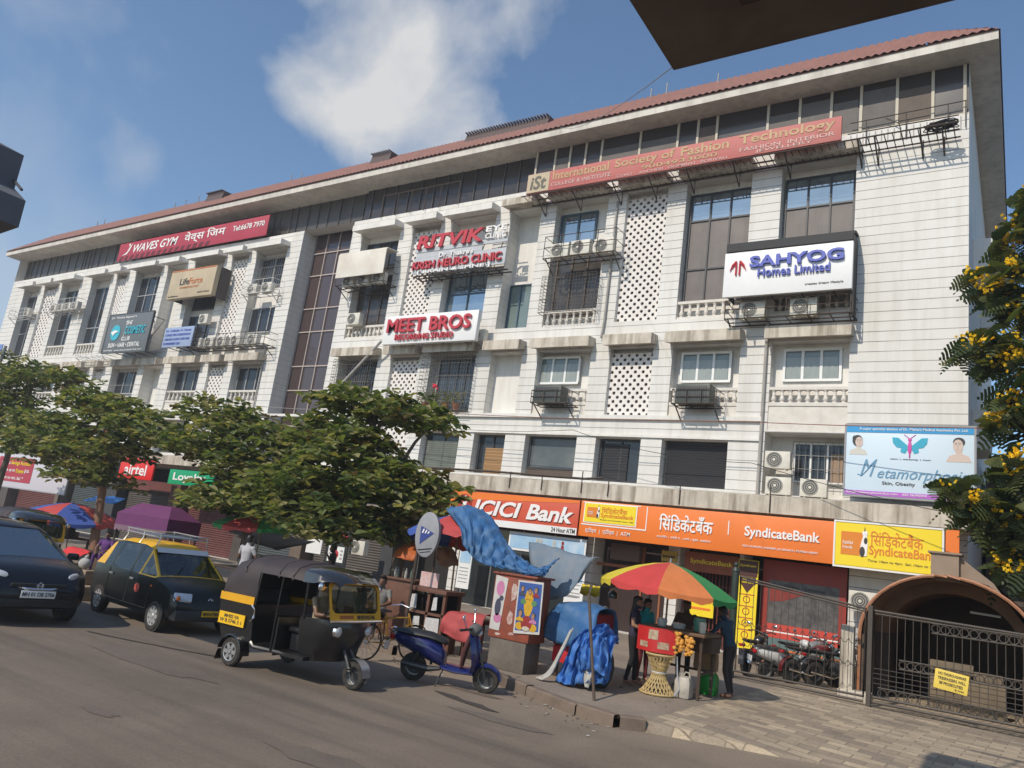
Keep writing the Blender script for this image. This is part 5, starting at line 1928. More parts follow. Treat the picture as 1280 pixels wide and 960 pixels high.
    a.loft([[(x, y, z) for x, z in pts] for y in (-0.09, -0.07, 0.07, 0.09)], cap=False, closed=False)
    a.build('front_mudguard', mat('scuffed steel', (0.4, 0.4, 0.42), 0.3, 0.8), r, smooth=50)
    a = MB()
    for s in (-1, 1):
        a.tube([(1.14, s * 0.09, 0.2), (1.06, s * 0.09, 0.36), (0.86, s * 0.05, 0.6)], 0.025, 6)
        a.torus((1.13, s * 0.11, 0.27), 0.04, 0.012, ax='z', n=8, k=5)
        a.torus((1.12, s * 0.11, 0.31), 0.04, 0.012, ax='z', n=8, k=5)
    a.build('fork', mat('dark steel', (0.06, 0.06, 0.06), 0.4, 0.6), r)
    a = MB()
    a.rbox(-0.98, -0.52, -0.56, 0.56, 0.55, 0.70, 0.04)
    a.T = rot('Y', -10, (-1.0, 0, 0.68))
    a.rbox(-0.1, 0.04, -0.56, 0.56, 0, 0.5, 0.04)
    a.build('passenger_seat', SEAT, r)
    a = MB()
    a.rbox(0.06, 0.36, -0.36, 0.36, 0.39, 0.66, 0.05)
    a.rbox(0.04, 0.40, -0.4, 0.4, 0.665, 0.74, 0.03)
    a.build('driver_seat', mat('glossy black vinyl', (0.015, 0.015, 0.017), 0.25), r)
    a = MB()
    a.box(-0.06, -0.02, -0.56, 0.56, 0.39, 0.86)
    a.tube([(-0.04, -0.6, 0.88), (-0.04, 0.6, 0.88)], 0.018, 6)
    a.build('partition', RBLK, r)
    a = MB()
    a.tube([(0.8, 0, 0.55), (0.68, 0, 0.98)], 0.03, 6)
    a.tube([(0.62, -0.3, 1.02), (0.68, 0, 0.99), (0.62, 0.3, 1.02)], 0.015, 6)
    a.build('handlebar', mat('dark steel', (0.06, 0.06, 0.06), 0.4, 0.6), r)
    for s in (-1,):
        a = MB()
        a.box(-1.26, -0.66, s * 0.668 if s < 0 else 0.656, s * 0.656 if s < 0 else 0.668, 0.6, 0.78)
        p = a.build('number_plate', PLATEY, r)
        a = MB()
        a.text('MH02 VA', -1.13, -0.79, 0.70, 0.755, -0.668, depth=0.004, bold=0.014)
        a.text('W B 5746 3 1', -1.22, -0.72, 0.63, 0.685, -0.668, depth=0.004, bold=0.014)
        a.build('lettering', DKTXT, p)
    a = MB()
    a.T = Matrix.Translation((0.95, 0, 1.1)) @ Matrix.Rotation(R(-16), 4, 'Y')
    a.box(-0.06, -0.05, 0.12, 0.34, 0.12, 0.3)
    a.tube([(-0.06, 0.06, 0.3), (-0.06, 0.06, 0.05)], 0.02, 5)
    a.build('screen_ornament', mat('faded paper', (0.45, 0.42, 0.38), 0.7), r)
    return r


RICK = make_rick('black auto rickshaw with yellow band and windscreen frame in the middle of the road', (-9.4, 8.92, 0), 2)
rk2 = dup(RICK, (-22.2, 10.5, 0), -4, 'dark auto rickshaw seen behind the navy hatchback at the left edge')

# ---- two wheelers
SBLUE = mat('scooter blue paint', (0.010, 0.014, 0.10), 0.22, coat=0.7)
def ell(x, y, z, ry, rz, n=12, tilt=0.0):
    return [(x + tilt * math.sin(6.283 * k / n) * rz, y + ry * math.cos(6.283 * k / n), z + rz * math.sin(6.283 * k / n)) for k in range(n)]


def make_scooter(label, loc, rz, paint, group=None, cover=True, lean=8):
    r = thing('scooter', label, 'scooter', loc, rz, group)
    L = rot('X', lean)
    def M():
        return MB(L)
    for x in (-0.6, 0.62):
        w_ = wheel(r, x, 0, 0.215, 0.10, 3, ALLOY)
        for o in [w_] + kids(w_):
            o.data.transform(L)
    a = M()
    a.loft([ell(-0.98, 0, 0.66, 0.05, 0.05), ell(-0.9, 0, 0.65, 0.11, 0.11), ell(-0.62, 0, 0.60, 0.16, 0.16), ell(-0.35, 0, 0.54, 0.17, 0.19), ell(-0.15, 0, 0.46, 0.14, 0.17), ell(-0.08, 0, 0.40, 0.10, 0.12)])
    a.loft([ell(-0.12, 0, 0.30, 0.14, 0.05), ell(0.15, 0, 0.28, 0.17, 0.045), ell(0.42, 0, 0.29, 0.15, 0.05)])
    a.build('rear_body', paint, r, smooth=60)
    a = M()
    def apr(z, x, w, d):
        return [(x - d, -w, z), (x, -w * 0.8, z), (x + 0.07, 0, z), (x, w * 0.8, z), (x - d, w, z), (x - d + 0.02, 0, z)]
    a.loft([apr(0.28, 0.40, 0.15, 0.03), apr(0.45, 0.46, 0.2, 0.05), apr(0.65, 0.44, 0.21, 0.05), apr(0.82, 0.38, 0.15, 0.05), apr(0.92, 0.34, 0.08, 0.05)])
    a.build('leg_shield', paint, r, smooth=60)
    a = M()
    pts = [(0.62 + 0.25 * math.cos(R(t)), 0.215 + 0.25 * math.sin(R(t))) for t in range(10, 150, 14)]
    a.loft([[(x, y, z - abs(y) * 0.5) for x, z in pts] for y in (-0.09, -0.06, 0, 0.06, 0.09)], cap=False, closed=False)
    a.build('front_fender', paint, r, smooth=60)
    a = M()
    a.loft([ell(-0.95, 0, 0.75, 0.09, 0.03), ell(-0.7, 0, 0.755, 0.15, 0.05), ell(-0.35, 0, 0.74, 0.14, 0.05), ell(-0.12, 0, 0.69, 0.11, 0.05), ell(-0.06, 0, 0.66, 0.06, 0.03)])
    a.build('seat', SEAT, r, smooth=60)
    a = M()
    a.tube([(0.62, -0.07, 0.215), (0.55, -0.06, 0.45), (0.36, 0, 0.95)], 0.022, 6)
    a.tube([(0.62, 0.07, 0.215), (0.55, 0.06, 0.45)], 0.022, 6)
    a.tube([(0.22, -0.36, 0.98), (0.34, -0.15, 0.97), (0.36, 0, 0.97), (0.34, 0.15, 0.97), (0.22, 0.36, 0.98)], 0.02, 6)
    a.build('handlebar', mat('dark steel', (0.06, 0.06, 0.06), 0.4, 0.6), r)
    a = M()
    a.ball((0.37, 0, 0.94), (0.11, 0.17, 0.09), 14)
    a.build('headlamp_cowl', mat('grey cloth cover', (0.13, 0.125, 0.12), 0.9, var=0.4, scale=10) if cover else paint, r, smooth=60)
    a = M()
    a.ball((0.44, 0, 0.9), (0.05, 0.07, 0.055), 12)
    a.build('headlight', HLAMP, r)
    for s in (-1, 1):
        a = M()
        a.tube([(0.28, s * 0.22, 0.99), (0.26, s * 0.3, 1.13)], 0.009, 5)
        a.ball((0.255, s * 0.32, 1.17), (0.02, 0.06, 0.045), 10)
        a.build('mirror', CHROME, r)
    a = M()
    a.tube([(-0.1, -0.16, 0.3), (-0.3, -0.17, 0.27), (-0.75, -0.17, 0.3)], [0.03, 0.05, 0.045], 8)
    a.tube([(-0.6, -0.1, 0.215), (-0.5, -0.13, 0.5)], 0.03, 6)
    a.build('exhaust', mat('dark steel', (0.06, 0.06, 0.06), 0.4, 0.6), r)
    a = M()
    a.tube([(-0.9, -0.1, 0.73), (-1.04, -0.08, 0.76), (-1.04, 0.08, 0.76), (-0.9, 0.1, 0.73)], 0.014, 6)
    a.build('grab_rail', CHROME, r)
    a = M()
    a.rbox(-1.02, -0.95, -0.08, 0.08, 0.6, 0.68, 0.02)
    a.build('tail_light', mat('red lens', (0.45, 0.01, 0.01), 0.2), r)
    a = M()
    a.box(-1.1, -1.09, -0.1, 0.1, 0.42, 0.54)
    a.build('number_plate', WHITE, r)
    a = MB()
    a.tube([(-0.1, -0.03, 0.25), (-0.14, -0.22, 0.0)], 0.012, 5)
    a.build('side_stand', mat('dark steel', (0.06, 0.06, 0.06), 0.4, 0.6), r)
    if cover:
        a = M()
        for k in range(5):
            y = -0.1 + 0.05 * k
            a.tube([(0.32, y, 0.85), (0.24, y * 0.8 - 0.02, 0.6), (0.2, y * 0.6, 0.34)], [0.03, 0.035, 0.02], 6)
        a.build('hanging_bag', mat('dark red cloth bag', (0.10, 0.035, 0.035), 0.9, var=0.5, scale=8), r, smooth=60)
    return r


make_scooter('dark blue scooter parked at the kerb in front of the poster kiosk', (-7.92, 10.85, 0), 20, SBLUE).scale = (1.04, 1.04, 1.04)
FORC = 0.15
sc2 = make_scooter('white scooter with black seat parked behind the gate', (-4.75, 20.25, FORC), 48, mat('white scooter paint', (0.6, 0.6, 0.58), 0.3, coat=0.4), 'two wheelers behind the gate', cover=False)


def make_motorbike(label, loc, rz, paint):
    r = thing('motorcycle', label, 'motorcycle', loc, rz, 'two wheelers behind the gate')
    for x in (-0.62, 0.65):
        wheel(r, x, 0, 0.29, 0.09, 5, DKFR)
    a = MB()
    a.loft([ell(-0.02, 0, 0.80, 0.07, 0.06), ell(0.1, 0, 0.83, 0.13, 0.11), ell(0.3, 0, 0.86, 0.14, 0.12), ell(0.42, 0, 0.86, 0.08, 0.08)])
    a.build('fuel_tank', paint, r, smooth=60)
    a = MB()
    a.loft([ell(-0.8, 0, 0.83, 0.07, 0.03), ell(-0.5, 0, 0.80, 0.13, 0.05), ell(-0.1, 0, 0.78, 0.11, 0.045), ell(0.02, 0, 0.78, 0.06, 0.03)])
    a.build('seat', SEAT, r, smooth=60)
    a = MB()
    a.rbox(-0.15, 0.3, -0.13, 0.13, 0.3, 0.6, 0.05)
    a.build('engine', mat('engine metal', (0.16, 0.16, 0.16), 0.4, 0.7), r)
    a = MB()
    st = mat('dark steel', (0.06, 0.06, 0.06), 0.4, 0.6)
    a.tube([(0.4, 0, 0.85), (0.35, 0, 0.5), (-0.2, 0, 0.35), (-0.62, 0, 0.29)], 0.03, 6)
    a.tube([(-0.1, 0, 0.75), (-0.62, 0.08, 0.3)], 0.025, 6)
    for s in (-1, 1):
        a.tube([(0.65, s * 0.08, 0.29), (0.42, s * 0.07, 0.95)], 0.022, 6)
    a.build('frame', st, r)
    a = MB()
    a.tube([(0.28, -0.36, 1.02), (0.4, -0.2, 1.04), (0.42, 0, 0.98), (0.4, 0.2, 1.04), (0.28, 0.36, 1.02)], 0.016, 6)
    a.build('handlebar', st, r)
    a = MB()
    a.ball((0.5, 0, 0.9), (0.09, 0.1, 0.1), 12)
    a.build('headlight', CHROME, r)
    a = MB()
    a.tube([(0.1, -0.14, 0.35), (-0.2, -0.16, 0.25), (-0.85, -0.16, 0.36)], [0.025, 0.03, 0.045], 8)
    a.build('exhaust', CHROME, r)
    a = MB()
    pts = [(-0.62 + 0.34 * math.cos(R(t)), 0.29 + 0.34 * math.sin(R(t))) for t in range(40, 200, 16)]
    a.loft([[(x, y, z) for x, z in pts] for y in (-0.07, 0, 0.07)], cap=False, closed=False)
    pts = [(0.65 + 0.33 * math.cos(R(t)), 0.29 + 0.33 * math.sin(R(t))) for t in range(20, 150, 13)]
    a.loft([[(x, y, z) for x, z in pts] for y in (-0.06, 0, 0.06)], cap=False, closed=False)
    a.build('mudguard', paint, r, smooth=60)
    a = MB()
    a.rbox(-0.98, -0.9, -0.07, 0.07, 0.68, 0.75, 0.02)
    a.build('tail_light', mat('red lens', (0.45, 0.01, 0.01), 0.2), r)
    for s in (-1, 1):
        a = MB()
        a.tube([(0.3, s * 0.25, 1.03), (0.28, s * 0.33, 1.16)], 0.008, 5)
        a.ball((0.27, s * 0.35, 1.2), (0.02, 0.055, 0.04), 10)
        a.build('mirror', CHROME, r)
    return r


make_motorbike('dark red motorcycle parked to the right of the white scooter behind the gate', (-4.2, 20.45, FORC), 52, mat('dark red tank', (0.12, 0.012, 0.014), 0.3, coat=0.5))
make_motorbike('black motorcycle squeezed between the red one and the arch', (-3.75, 20.75, FORC), 50, RBLK)
make_motorbike('grey motorcycle parked at the back between the white scooter and the red shop front', (-4.6, 21.6, FORC), 44, mat('grey tank', (0.2, 0.2, 0.21), 0.3, coat=0.5))
make_motorbike('black motorcycle half hidden by the post at the left end of the gate', (-5.55, 20.4, FORC), 84, mat('black tank', (0.012, 0.012, 0.013), 0.3, coat=0.5))

# ---- old yellow bicycle by the kerb
r = thing('bicycle', 'old mustard yellow bicycle leaning by the kerb behind the auto rickshaw', 'bicycle', (-9.95, 11.6, 0), 78)
BY = mat('mustard frame paint', (0.50, 0.27, 0.03), 0.6, var=0.6, scale=9, stain=(0.12, 0.06, 0.03))
for x in (-0.52, 0.55):
    a = MB()
    a.torus((x, 0, 0.34), 0.32, 0.02, n=26, k=6)
    w_ = a.build('wheel', TYRE, r)
    a = MB()
    for k in range(14):
        q = 6.283 * k / 14
        a.tube([(x, 0, 0.34), (x + 0.31 * math.cos(q), 0, 0.34 + 0.31 * math.sin(q))], 0.004, 4)
    a.lathe([(0.03, -0.05), (0.03, 0.05)], (x, 0, 0.34), 8, ax='y')
    a.build('spokes', ALLOY, w_)
    a = MB()
    pts = [(x + 0.37 * math.cos(R(t)), 0.34 + 0.37 * math.sin(R(t))) for t in range(20, 170, 15)]
    a.loft([[(u, y, v) for u, v in pts] for y in (-0.03, 0, 0.03)], cap=False, closed=False)
    a.build('mudguard', BY, r, smooth=60)
a = MB()
a.tube([(-0.05, 0, 0.32), (-0.18, 0, 0.85)], 0.018, 6)
a.tube([(-0.17, 0, 0.78), (0.38, 0, 0.80)], 0.018, 6)
a.tube([(-0.05, 0, 0.32), (0.40, 0, 0.70)], 0.018, 6)
for s in (-1, 1):
    a.tube([(-0.05, s * 0.03, 0.32), (-0.52, s * 0.05, 0.34), (-0.17, s * 0.03, 0.78)], 0.012, 5)
    a.tube([(0.55, s * 0.05, 0.34), (0.42, s * 0.05, 0.68), (0.36, 0, 0.88)], 0.014, 5)
a.build('frame', BY, r)
a = MB()
a.tube([(0.12, -0.28, 0.98), (0.3, -0.2, 1.02), (0.36, 0, 0.98), (0.3, 0.2, 1.02), (0.12, 0.28, 0.98)], 0.013, 6)
a.build('handlebar', CHROME, r)
a = MB()
a.loft([ell(-0.38, 0, 0.9, 0.1, 0.03), ell(-0.25, 0, 0.91, 0.1, 0.035), ell(-0.08, 0, 0.9, 0.03, 0.02)])
a.build('saddle', SEAT, r, smooth=60)
a = MB()
for y in (-0.09, 0, 0.09):
    a.tube([(-0.85, y, 0.72), (-0.25, y, 0.72)], 0.01, 5)
for x in (-0.85, -0.5, -0.3):
    a.tube([(x, -0.09, 0.72), (x, 0.09, 0.72)], 0.01, 5)
for s in (-1, 1):
    a.tube([(-0.8, s * 0.09, 0.72), (-0.52, s * 0.06, 0.34)], 0.01, 5)
a.build('carrier', BY, r)
a = MB()
a.torus((-0.05, 0.05, 0.32), 0.09, 0.012, n=16, k=5)
a.tube([(-0.05, 0.06, 0.32), (0.05, 0.1, 0.2)], 0.012, 5)
a.tube([(-0.05, -0.06, 0.32), (-0.15, -0.1, 0.44)], 0.012, 5)
a.build('crank', RUST, r)
# ------------------------------------------------------------------ trees
def leaf_mat(name, col, tr=0.42):
    m = bpy.data.materials.new(name)
    m.use_nodes = True
    t, b = nodes_of(m)
    b.inputs['Base Color'].default_value = (*col, 1)
    b.inputs['Roughness'].default_value = 0.5
    b.inputs['Specular IOR Level'].default_value = 0.35
    tl = t.nodes.new('ShaderNodeBsdfTranslucent')
    tl.inputs['Color'].default_value = (col[0] * 1.5, col[1] * 1.5, col[2] * 0.6, 1)
    mx_ = t.nodes.new('ShaderNodeMixShader')
    mx_.inputs[0].default_value = tr
    t.links.new(b.outputs[0], mx_.inputs[1])
    t.links.new(tl.outputs[0], mx_.inputs[2])
    t.links.new(mx_.outputs[0], t.nodes['Material Output'].inputs['Surface'])
    return m


LEAVES = [leaf_mat('leaf mid green', (0.165, 0.20, 0.072)), leaf_mat('leaf dark green', (0.062, 0.095, 0.035)), leaf_mat('leaf olive', (0.31, 0.29, 0.135)), leaf_mat('leaf brownish', (0.12, 0.085, 0.035))]
BARK = mat('grey brown bark', (0.13, 0.10, 0.075), 0.95, var=0.6, scale=7, bump=0.5, stain=(0.05, 0.04, 0.03))
BARKP = mat('painted trunk', (0.26, 0.13, 0.075), 0.9, var=0.6, scale=5, stain=(0.12, 0.07, 0.05))


def add_leaf(mb, p, d, L, w, roll, m):
    d = d.normalized()
    up = Vector((0, 0, 1))
    s = d.cross(up)
    if s.length < 0.05:
        s = Vector((1, 0, 0))
    s.normalize()
    n = s.cross(d)
    s = s * math.cos(roll) + n * math.sin(roll)
    n = s.cross(d)
    f = 0.10 * L
    t = p + d * L - n * 0.12 * L
    a1, a2 = p + d * L * 0.35 + s * w * 0.30 + n * f, p + d * L * 0.72 + s * w * 0.5 + n * f * 0.7
    b1, b2 = p + d * L * 0.35 - s * w * 0.30 + n * f, p + d * L * 0.72 - s * w * 0.5 + n * f * 0.7
    mb.add([p, a1, a2, t, b2, b1], [(0, 1, 2, 3), (0, 3, 4, 5)], m)


def almond_tree(name, label, base, trunk, pads, seed, leaf=0.30, dens=52, group='broad leaved street trees'):
    rnd = random.Random(seed)
    r = thing(name, label, 'tree', base, 0, group)
    B = Vector(base)
    a = MB(Matrix.Translation(-B))
    tp = [Vector(p) for p in trunk]
    k = len(tp)
    a.tube(tp, [0.17 - 0.10 * i / (k - 1) for i in range(k)], 9)
    a.build('trunk', [BARKP if seed == 3 else BARK], r, smooth=60)
    lv = MB(Matrix.Translation(-B))
    br = MB(Matrix.Translation(-B))
    for (cx, cy, cz, rx, ry, rz) in pads:
        rx, ry, rz = rx * 0.92, ry * 0.95, rz * 1.45
        c = Vector((cx, cy, cz))
        # bough from the trunk to this layer of leaves
        near = min(tp[1:], key=lambda q: (q - c).length + max(0, q.z - cz) * 2)
        mid = near.lerp(c, 0.55) + Vector((0, 0, 0.15))
        br.tube([near, mid, c], [0.06, 0.04, 0.02], 5)
        n = int(dens * rx * ry * (0.6 + rz))
        for _ in range(n):
            ph, rad = rnd.uniform(0, 6.283), rnd.random() ** 0.6
            e = 1 + 0.25 * math.sin(ph * 3 + cx) + 0.15 * math.sin(ph * 5 + cy)
            q = c + Vector((rx * rad * e * math.cos(ph), ry * rad * e * math.sin(ph), rz * (rnd.uniform(-1, 1) * (1 - 0.6 * rad) + 0.25 - 0.6 * rad * rad)))
            if rnd.random() < 0.12:
                br.tube([c.lerp(q, 0.3), c.lerp(q, 0.7) + Vector((0, 0, 0.06)), q], [0.018, 0.012, 0.007], 4)
            h = (q.z - c.z) / max(rz, 0.1)
            u = rnd.random()
            base_m = 0 if u < 0.5 else 1 if u < 0.72 else 2 if u < 0.96 else 3
            nl = rnd.randint(5, 8)
            st = rnd.uniform(0, 6.283)
            for i in range(nl):
                t = st + 6.283 * i / nl + rnd.uniform(-0.3, 0.3)
                el = rnd.uniform(-0.45, 0.55)
                d = Vector((math.cos(t) * math.cos(el), math.sin(t) * math.cos(el), math.sin(el)))
                L = leaf * rnd.uniform(0.7, 1.15)
                m = base_m if rnd.random() < 0.75 else rnd.choice((0, 1, 2))
                add_leaf(lv, q + d * 0.03, d, L, L * 0.62, rnd.uniform(-0.5, 0.5), m)
    br.build('branches', [BARK], r, smooth=60)
    lv.build('crown', LEAVES, r, smooth=0, fix=False)
    return r


almond_tree('almond_tree', 'broad leaved tree with the largest spreading crown, left of the red and orange bank sign', (-12.1, 13.9, 0.15),
            [(-12.1, 13.9, 0.15), (-12.0, 13.9, 1.3), (-12.2, 13.95, 2.4), (-12.8, 14.0, 3.6), (-13.6, 14.0, 4.8), (-14.2, 14.0, 5.7)],
            [(-14.6, 14.0, 5.55, 1.1, 1.2, 0.35), (-13.0, 14.2, 5.35, 1.3, 1.2, 0.35), (-11.8, 14.1, 5.1, 1.0, 0.9, 0.25), (-15.6, 14.2, 4.75, 1.3, 1.4, 0.4), (-13.9, 13.6, 4.25, 1.5, 1.5, 0.5),
             (-12.3, 13.8, 3.55, 1.4, 1.5, 0.45), (-14.8, 13.5, 3.3, 1.6, 1.5, 0.55), (-13.3, 13.4, 2.75, 1.3, 1.3, 0.45), (-11.45, 13.9, 3.1, 0.8, 0.9, 0.33), (-16.2, 13.9, 3.3, 0.9, 1.1, 0.4), (-12.3, 14.8, 2.6, 0.9, 0.9, 0.4), (-16.0, 13.6, 2.6, 1.0, 1.0, 0.4), (-13.6, 14.6, 3.6, 1.2, 1.2, 0.5), (-15.2, 13.4, 2.55, 1.2, 1.1, 0.35), (-13.9, 13.2, 2.3, 1.1, 1.0, 0.3), (-12.4, 13.4, 2.45, 0.8, 0.8, 0.3), (-16.8, 13.5, 2.75, 0.9, 1.0, 0.35)], 1)
almond_tree('almond_tree', 'broad leaved tree between the largest crown and the purple canopy', (-18.2, 14.6, 0.15),
            [(-18.2, 14.6, 0.15), (-18.3, 14.6, 1.4), (-18.7, 14.6, 2.6), (-19.3, 14.6, 3.8), (-20.3, 14.6, 5.1)],
            [(-21.4, 14.5, 5.35, 1.0, 1.1, 0.35), (-19.7, 14.5, 5.0, 1.3, 1.3, 0.4), (-18.3, 14.4, 4.2, 1.4, 1.4, 0.5), (-20.4, 14.2, 4.15, 1.3, 1.4, 0.45), (-18.4, 14.2, 3.2, 1.4, 1.4, 0.5), (-19.6, 14.6, 2.7, 1.2, 1.2, 0.35), (-17.5, 14.3, 3.5, 0.8, 0.9, 0.35), (-22.3, 14.6, 4.4, 0.9, 1.0, 0.4), (-18.6, 13.9, 2.6, 1.2, 1.0, 0.3), (-19.6, 13.9, 2.6, 0.9, 0.9, 0.25)], 2)
almond_tree('almond_tree', 'broad leaved tree with a brown painted trunk behind the red and blue umbrella', (-25.8, 14.4, 0.15),
            [(-25.6, 14.4, 0.15), (-25.85, 14.4, 1.0), (-26.05, 14.4, 2.3), (-26.4, 14.5, 3.4), (-27.0, 14.5, 4.7), (-27.6, 14.5, 5.6)],
            [(-28.3, 14.5, 5.65, 1.5, 1.4, 0.4), (-26.2, 14.5, 5.2, 1.6, 1.4, 0.4), (-24.4, 14.4, 4.7, 1.3, 1.3, 0.4), (-30.8, 14.6, 4.55, 1.6, 1.4, 0.5), (-28.0, 14.2, 4.1, 1.8, 1.5, 0.5), (-25.2, 14.2, 4.0, 1.3, 1.4, 0.35), (-32.6, 14.7, 4.0, 1.4, 1.3, 0.5), (-26.8, 14.2, 3.0, 1.5, 1.4, 0.4), (-29.6, 14.4, 3.6, 1.3, 1.2, 0.4), (-23.4, 14.3, 4.45, 1.0, 1.0, 0.3)], 3, dens=46)
almond_tree('almond_tree', 'broad leaved tree farthest left with high leafy layers beside the blue banner', (-36.5, 15.6, 0.15),
            [(-36.5, 15.6, 0.15), (-36.4, 15.6, 2.2), (-36.2, 15.6, 4.4), (-35.8, 15.6, 6.6)],
            [(-38.2, 15.5, 7.3, 1.6, 1.5, 0.6), (-35.0, 15.5, 6.9, 1.7, 1.4, 0.4), (-32.4, 15.4, 6.9, 1.3, 1.1, 0.3), (-37.2, 15.4, 5.9, 1.9, 1.5, 0.6), (-36.6, 15.3, 4.7, 2.0, 1.6, 0.6), (-39.5, 15.5, 6.0, 1.6, 1.4, 0.6), (-34.6, 15.4, 5.2, 1.3, 1.2, 0.4)], 4, leaf=0.3, dens=36)

# feathery tree with yellow blossom beside the right end of the block
def feather_tree():
    rnd = random.Random(21)
    r = thing('flowering_tree', 'tall feathery tree with bright yellow blossom against the right end of the block', 'tree', (1.3, 20.6, 0.1))
    B = Vector(r.location)
    a = MB(Matrix.Translation(-B))
    tp = [Vector(p) for p in ((1.3, 20.6, 0.1), (1.2, 20.6, 2.5), (0.9, 20.7, 5.0), (0.8, 20.8, 8.0), (0.7, 20.8, 11.0))]
    a.tube(tp, [0.22, 0.19, 0.15, 0.11, 0.05], 9)
    a.build('trunk', [BARK], r, smooth=60)
    lv, br, fl = MB(Matrix.Translation(-B)), MB(Matrix.Translation(-B)), MB(Matrix.Translation(-B))
    pads = [(1.0, 20.8, 12.2, 0.9, 0.6), (0.35, 20.8, 11.2, 0.8, 0.55), (-0.3, 20.7, 10.1, 0.75, 0.5), (0.6, 20.6, 9.4, 0.9, 0.6), (-0.75, 20.6, 8.45, 0.6, 0.4), (0.1, 20.6, 8.2, 0.7, 0.5), (0.55, 20.6, 7.3, 0.9, 0.55), (-0.1, 20.5, 6.7, 0.55, 0.4),
            (-1.0, 20.3, 4.9, 0.62, 0.33), (0.15, 20.5, 5.55, 0.65, 0.5), (-0.25, 20.4, 4.5, 0.8, 0.45), (0.5, 20.5, 4.0, 0.9, 0.5), (0.1, 20.5, 3.3, 0.6, 0.4), (1.5, 20.8, 10.3, 1.0, 0.8), (1.5, 20.7, 7.6, 1.0, 0.8), (1.5, 20.6, 5.0, 1.0, 0.8), (1.7, 20.9, 12.6, 0.9, 0.7)]
    for cx, cy, cz, rr_, rz in pads:
        c = Vector((cx, cy, cz))
        near = min(tp, key=lambda q: (q - c).length + max(0, q.z - cz) * 2)
        br.tube([near, near.lerp(c, 0.5) + Vector((0, 0, 0.25)), c], [0.06, 0.045, 0.02], 5)
        for _ in range(int(165 * rr_ * rr_)):
            ph, rad = rnd.uniform(0, 6.283), rnd.random() ** 0.55
            q = c + Vector((rr_ * rad * math.cos(ph), rr_ * rad * math.sin(ph), rz * rnd.uniform(-0.8, 0.9) * (1.1 - 0.5 * rad)))
            d = (q - c + Vector((rnd.uniform(-.7, .7), rnd.uniform(-.7, .7), rnd.uniform(-.7, .5)))).normalized()
            L = rnd.uniform(0.32, 0.55)
            s = d.cross(Vector((0, 0, 1))).normalized() if abs(d.z) < 0.98 else Vector((1, 0, 0))
            rl = rnd.uniform(-1.1, 1.1)
            s = s * math.cos(rl) + s.cross(d) * math.sin(rl)
            m = rnd.choice((0, 0, 1, 1, 2))
            for k in range(7):
                u = (k + 0.7) / 7
                p = q + d * L * u - Vector((0, 0, 0.35 * L * u * u))
                w_ = 0.2 * math.sin(math.pi * min(1, u * 0.85 + 0.15)) + 0.02
                for sg in (-1, 1):
                    e = p + s * sg * w_ - Vector((0, 0, 0.03))
                    lv.add([p, p + d * 0.06, e + d * 0.065, e + d * 0.01], [(0, 1, 2, 3)], m)
            if rnd.random() < (0.38 if cz > 5 else 0.26) and rad > 0.5 and q.x < cx + 0.3:
                for _b in range(rnd.randint(7, 14)):
                    z = q + Vector((rnd.gauss(0, 0.09), rnd.gauss(0, 0.09), rnd.uniform(0.0, 0.24)))
                    for t in range(3):
                        v1 = Vector((rnd.uniform(-1, 1), rnd.uniform(-1, 1), rnd.uniform(-1, 1))).normalized() * 0.05
                        v2 = v1.cross(Vector((rnd.uniform(-1, 1), rnd.uniform(-1, 1), rnd.uniform(-1, 1)))).normalized() * 0.05
                        fl.add([z - v1, z + v2, z + v1, z - v2], [(0, 1, 2, 3)], 0)
    br.build('branches', [BARK], r, smooth=60)
    lv.build('crown', [leaf_mat('feather leaf mid', (0.085, 0.11, 0.045)), leaf_mat('feather leaf dark', (0.045, 0.068, 0.030)), leaf_mat('feather leaf olive', (0.13, 0.14, 0.055))], r, smooth=0, fix=False)
    fl.build('blossom', [leaf_mat('yellow blossom', (0.92, 0.68, 0.04), 0.35)], r, smooth=0, fix=False)


feather_tree()

# ------------------------------------------------------------------ overhead skywalk pieces
CONC = mat('dark weathered concrete', (0.17, 0.135, 0.11), 0.9, var=0.6, scale=1.5, bump=0.3, stain=(0.07, 0.055, 0.045))
r = thing('skywalk_deck', 'dark concrete underside of an overhead skywalk jutting in at the top right', 'skywalk', (-2.88, 6.3, 7.2))
a = MB()
a.box(-2.88, 14, -7.0, 6.3, 7.2, 7.55)
tpart(r, a, 'slab', CONC)
a = MB()
a.box(-2.3, 14, 4.75, 5.05, 6.95, 7.199)
tpart(r, a, 'rib', CONC)
a = MB()
a.box(-2.0, -1.4, 5.25, 5.65, 7.175, 7.198)
tpart(r, a, 'access_hatch', mat('dark steel plate', (0.06, 0.045, 0.04), 0.7, var=0.5, scale=6))
a = MB()
for x in range(-2, 14, 2):
    a.tube([(x, 6.2, 7.55), (x, 6.2, 8.6)], 0.03, 6)
a.tube([(-2.7, 6.2, 8.6), (14, 6.2, 8.6)], 0.03, 6)
tpart(r, a, 'railing', RUST)
r = thing('station_beam', 'grey concrete beam end with a stepped profile jutting in at the left edge', 'beam', (-12.8, 4.7, 6.0))
a = MB()
a.prism([(-14.2, 7.80), (-13.14, 7.36), (-13.13, 6.78), (-12.98, 6.70), (-12.60, 6.49), (-12.58, 6.05), (-13.2, 6.02), (-15.5, 6.1), (-15.5, 7.9)], 'y', 2.5, 4.7)
tpart(r, a, 'beam', mat('blue grey concrete', (0.12, 0.125, 0.14), 0.85, var=0.5, scale=1.2, stain=(0.06, 0.06, 0.07)))
a = MB()
a.tube([(-13.2, 4.66, 6.95), (-12.75, 4.66, 6.68)], 0.022, 6)
tpart(r, a, 'rod', DKFR)

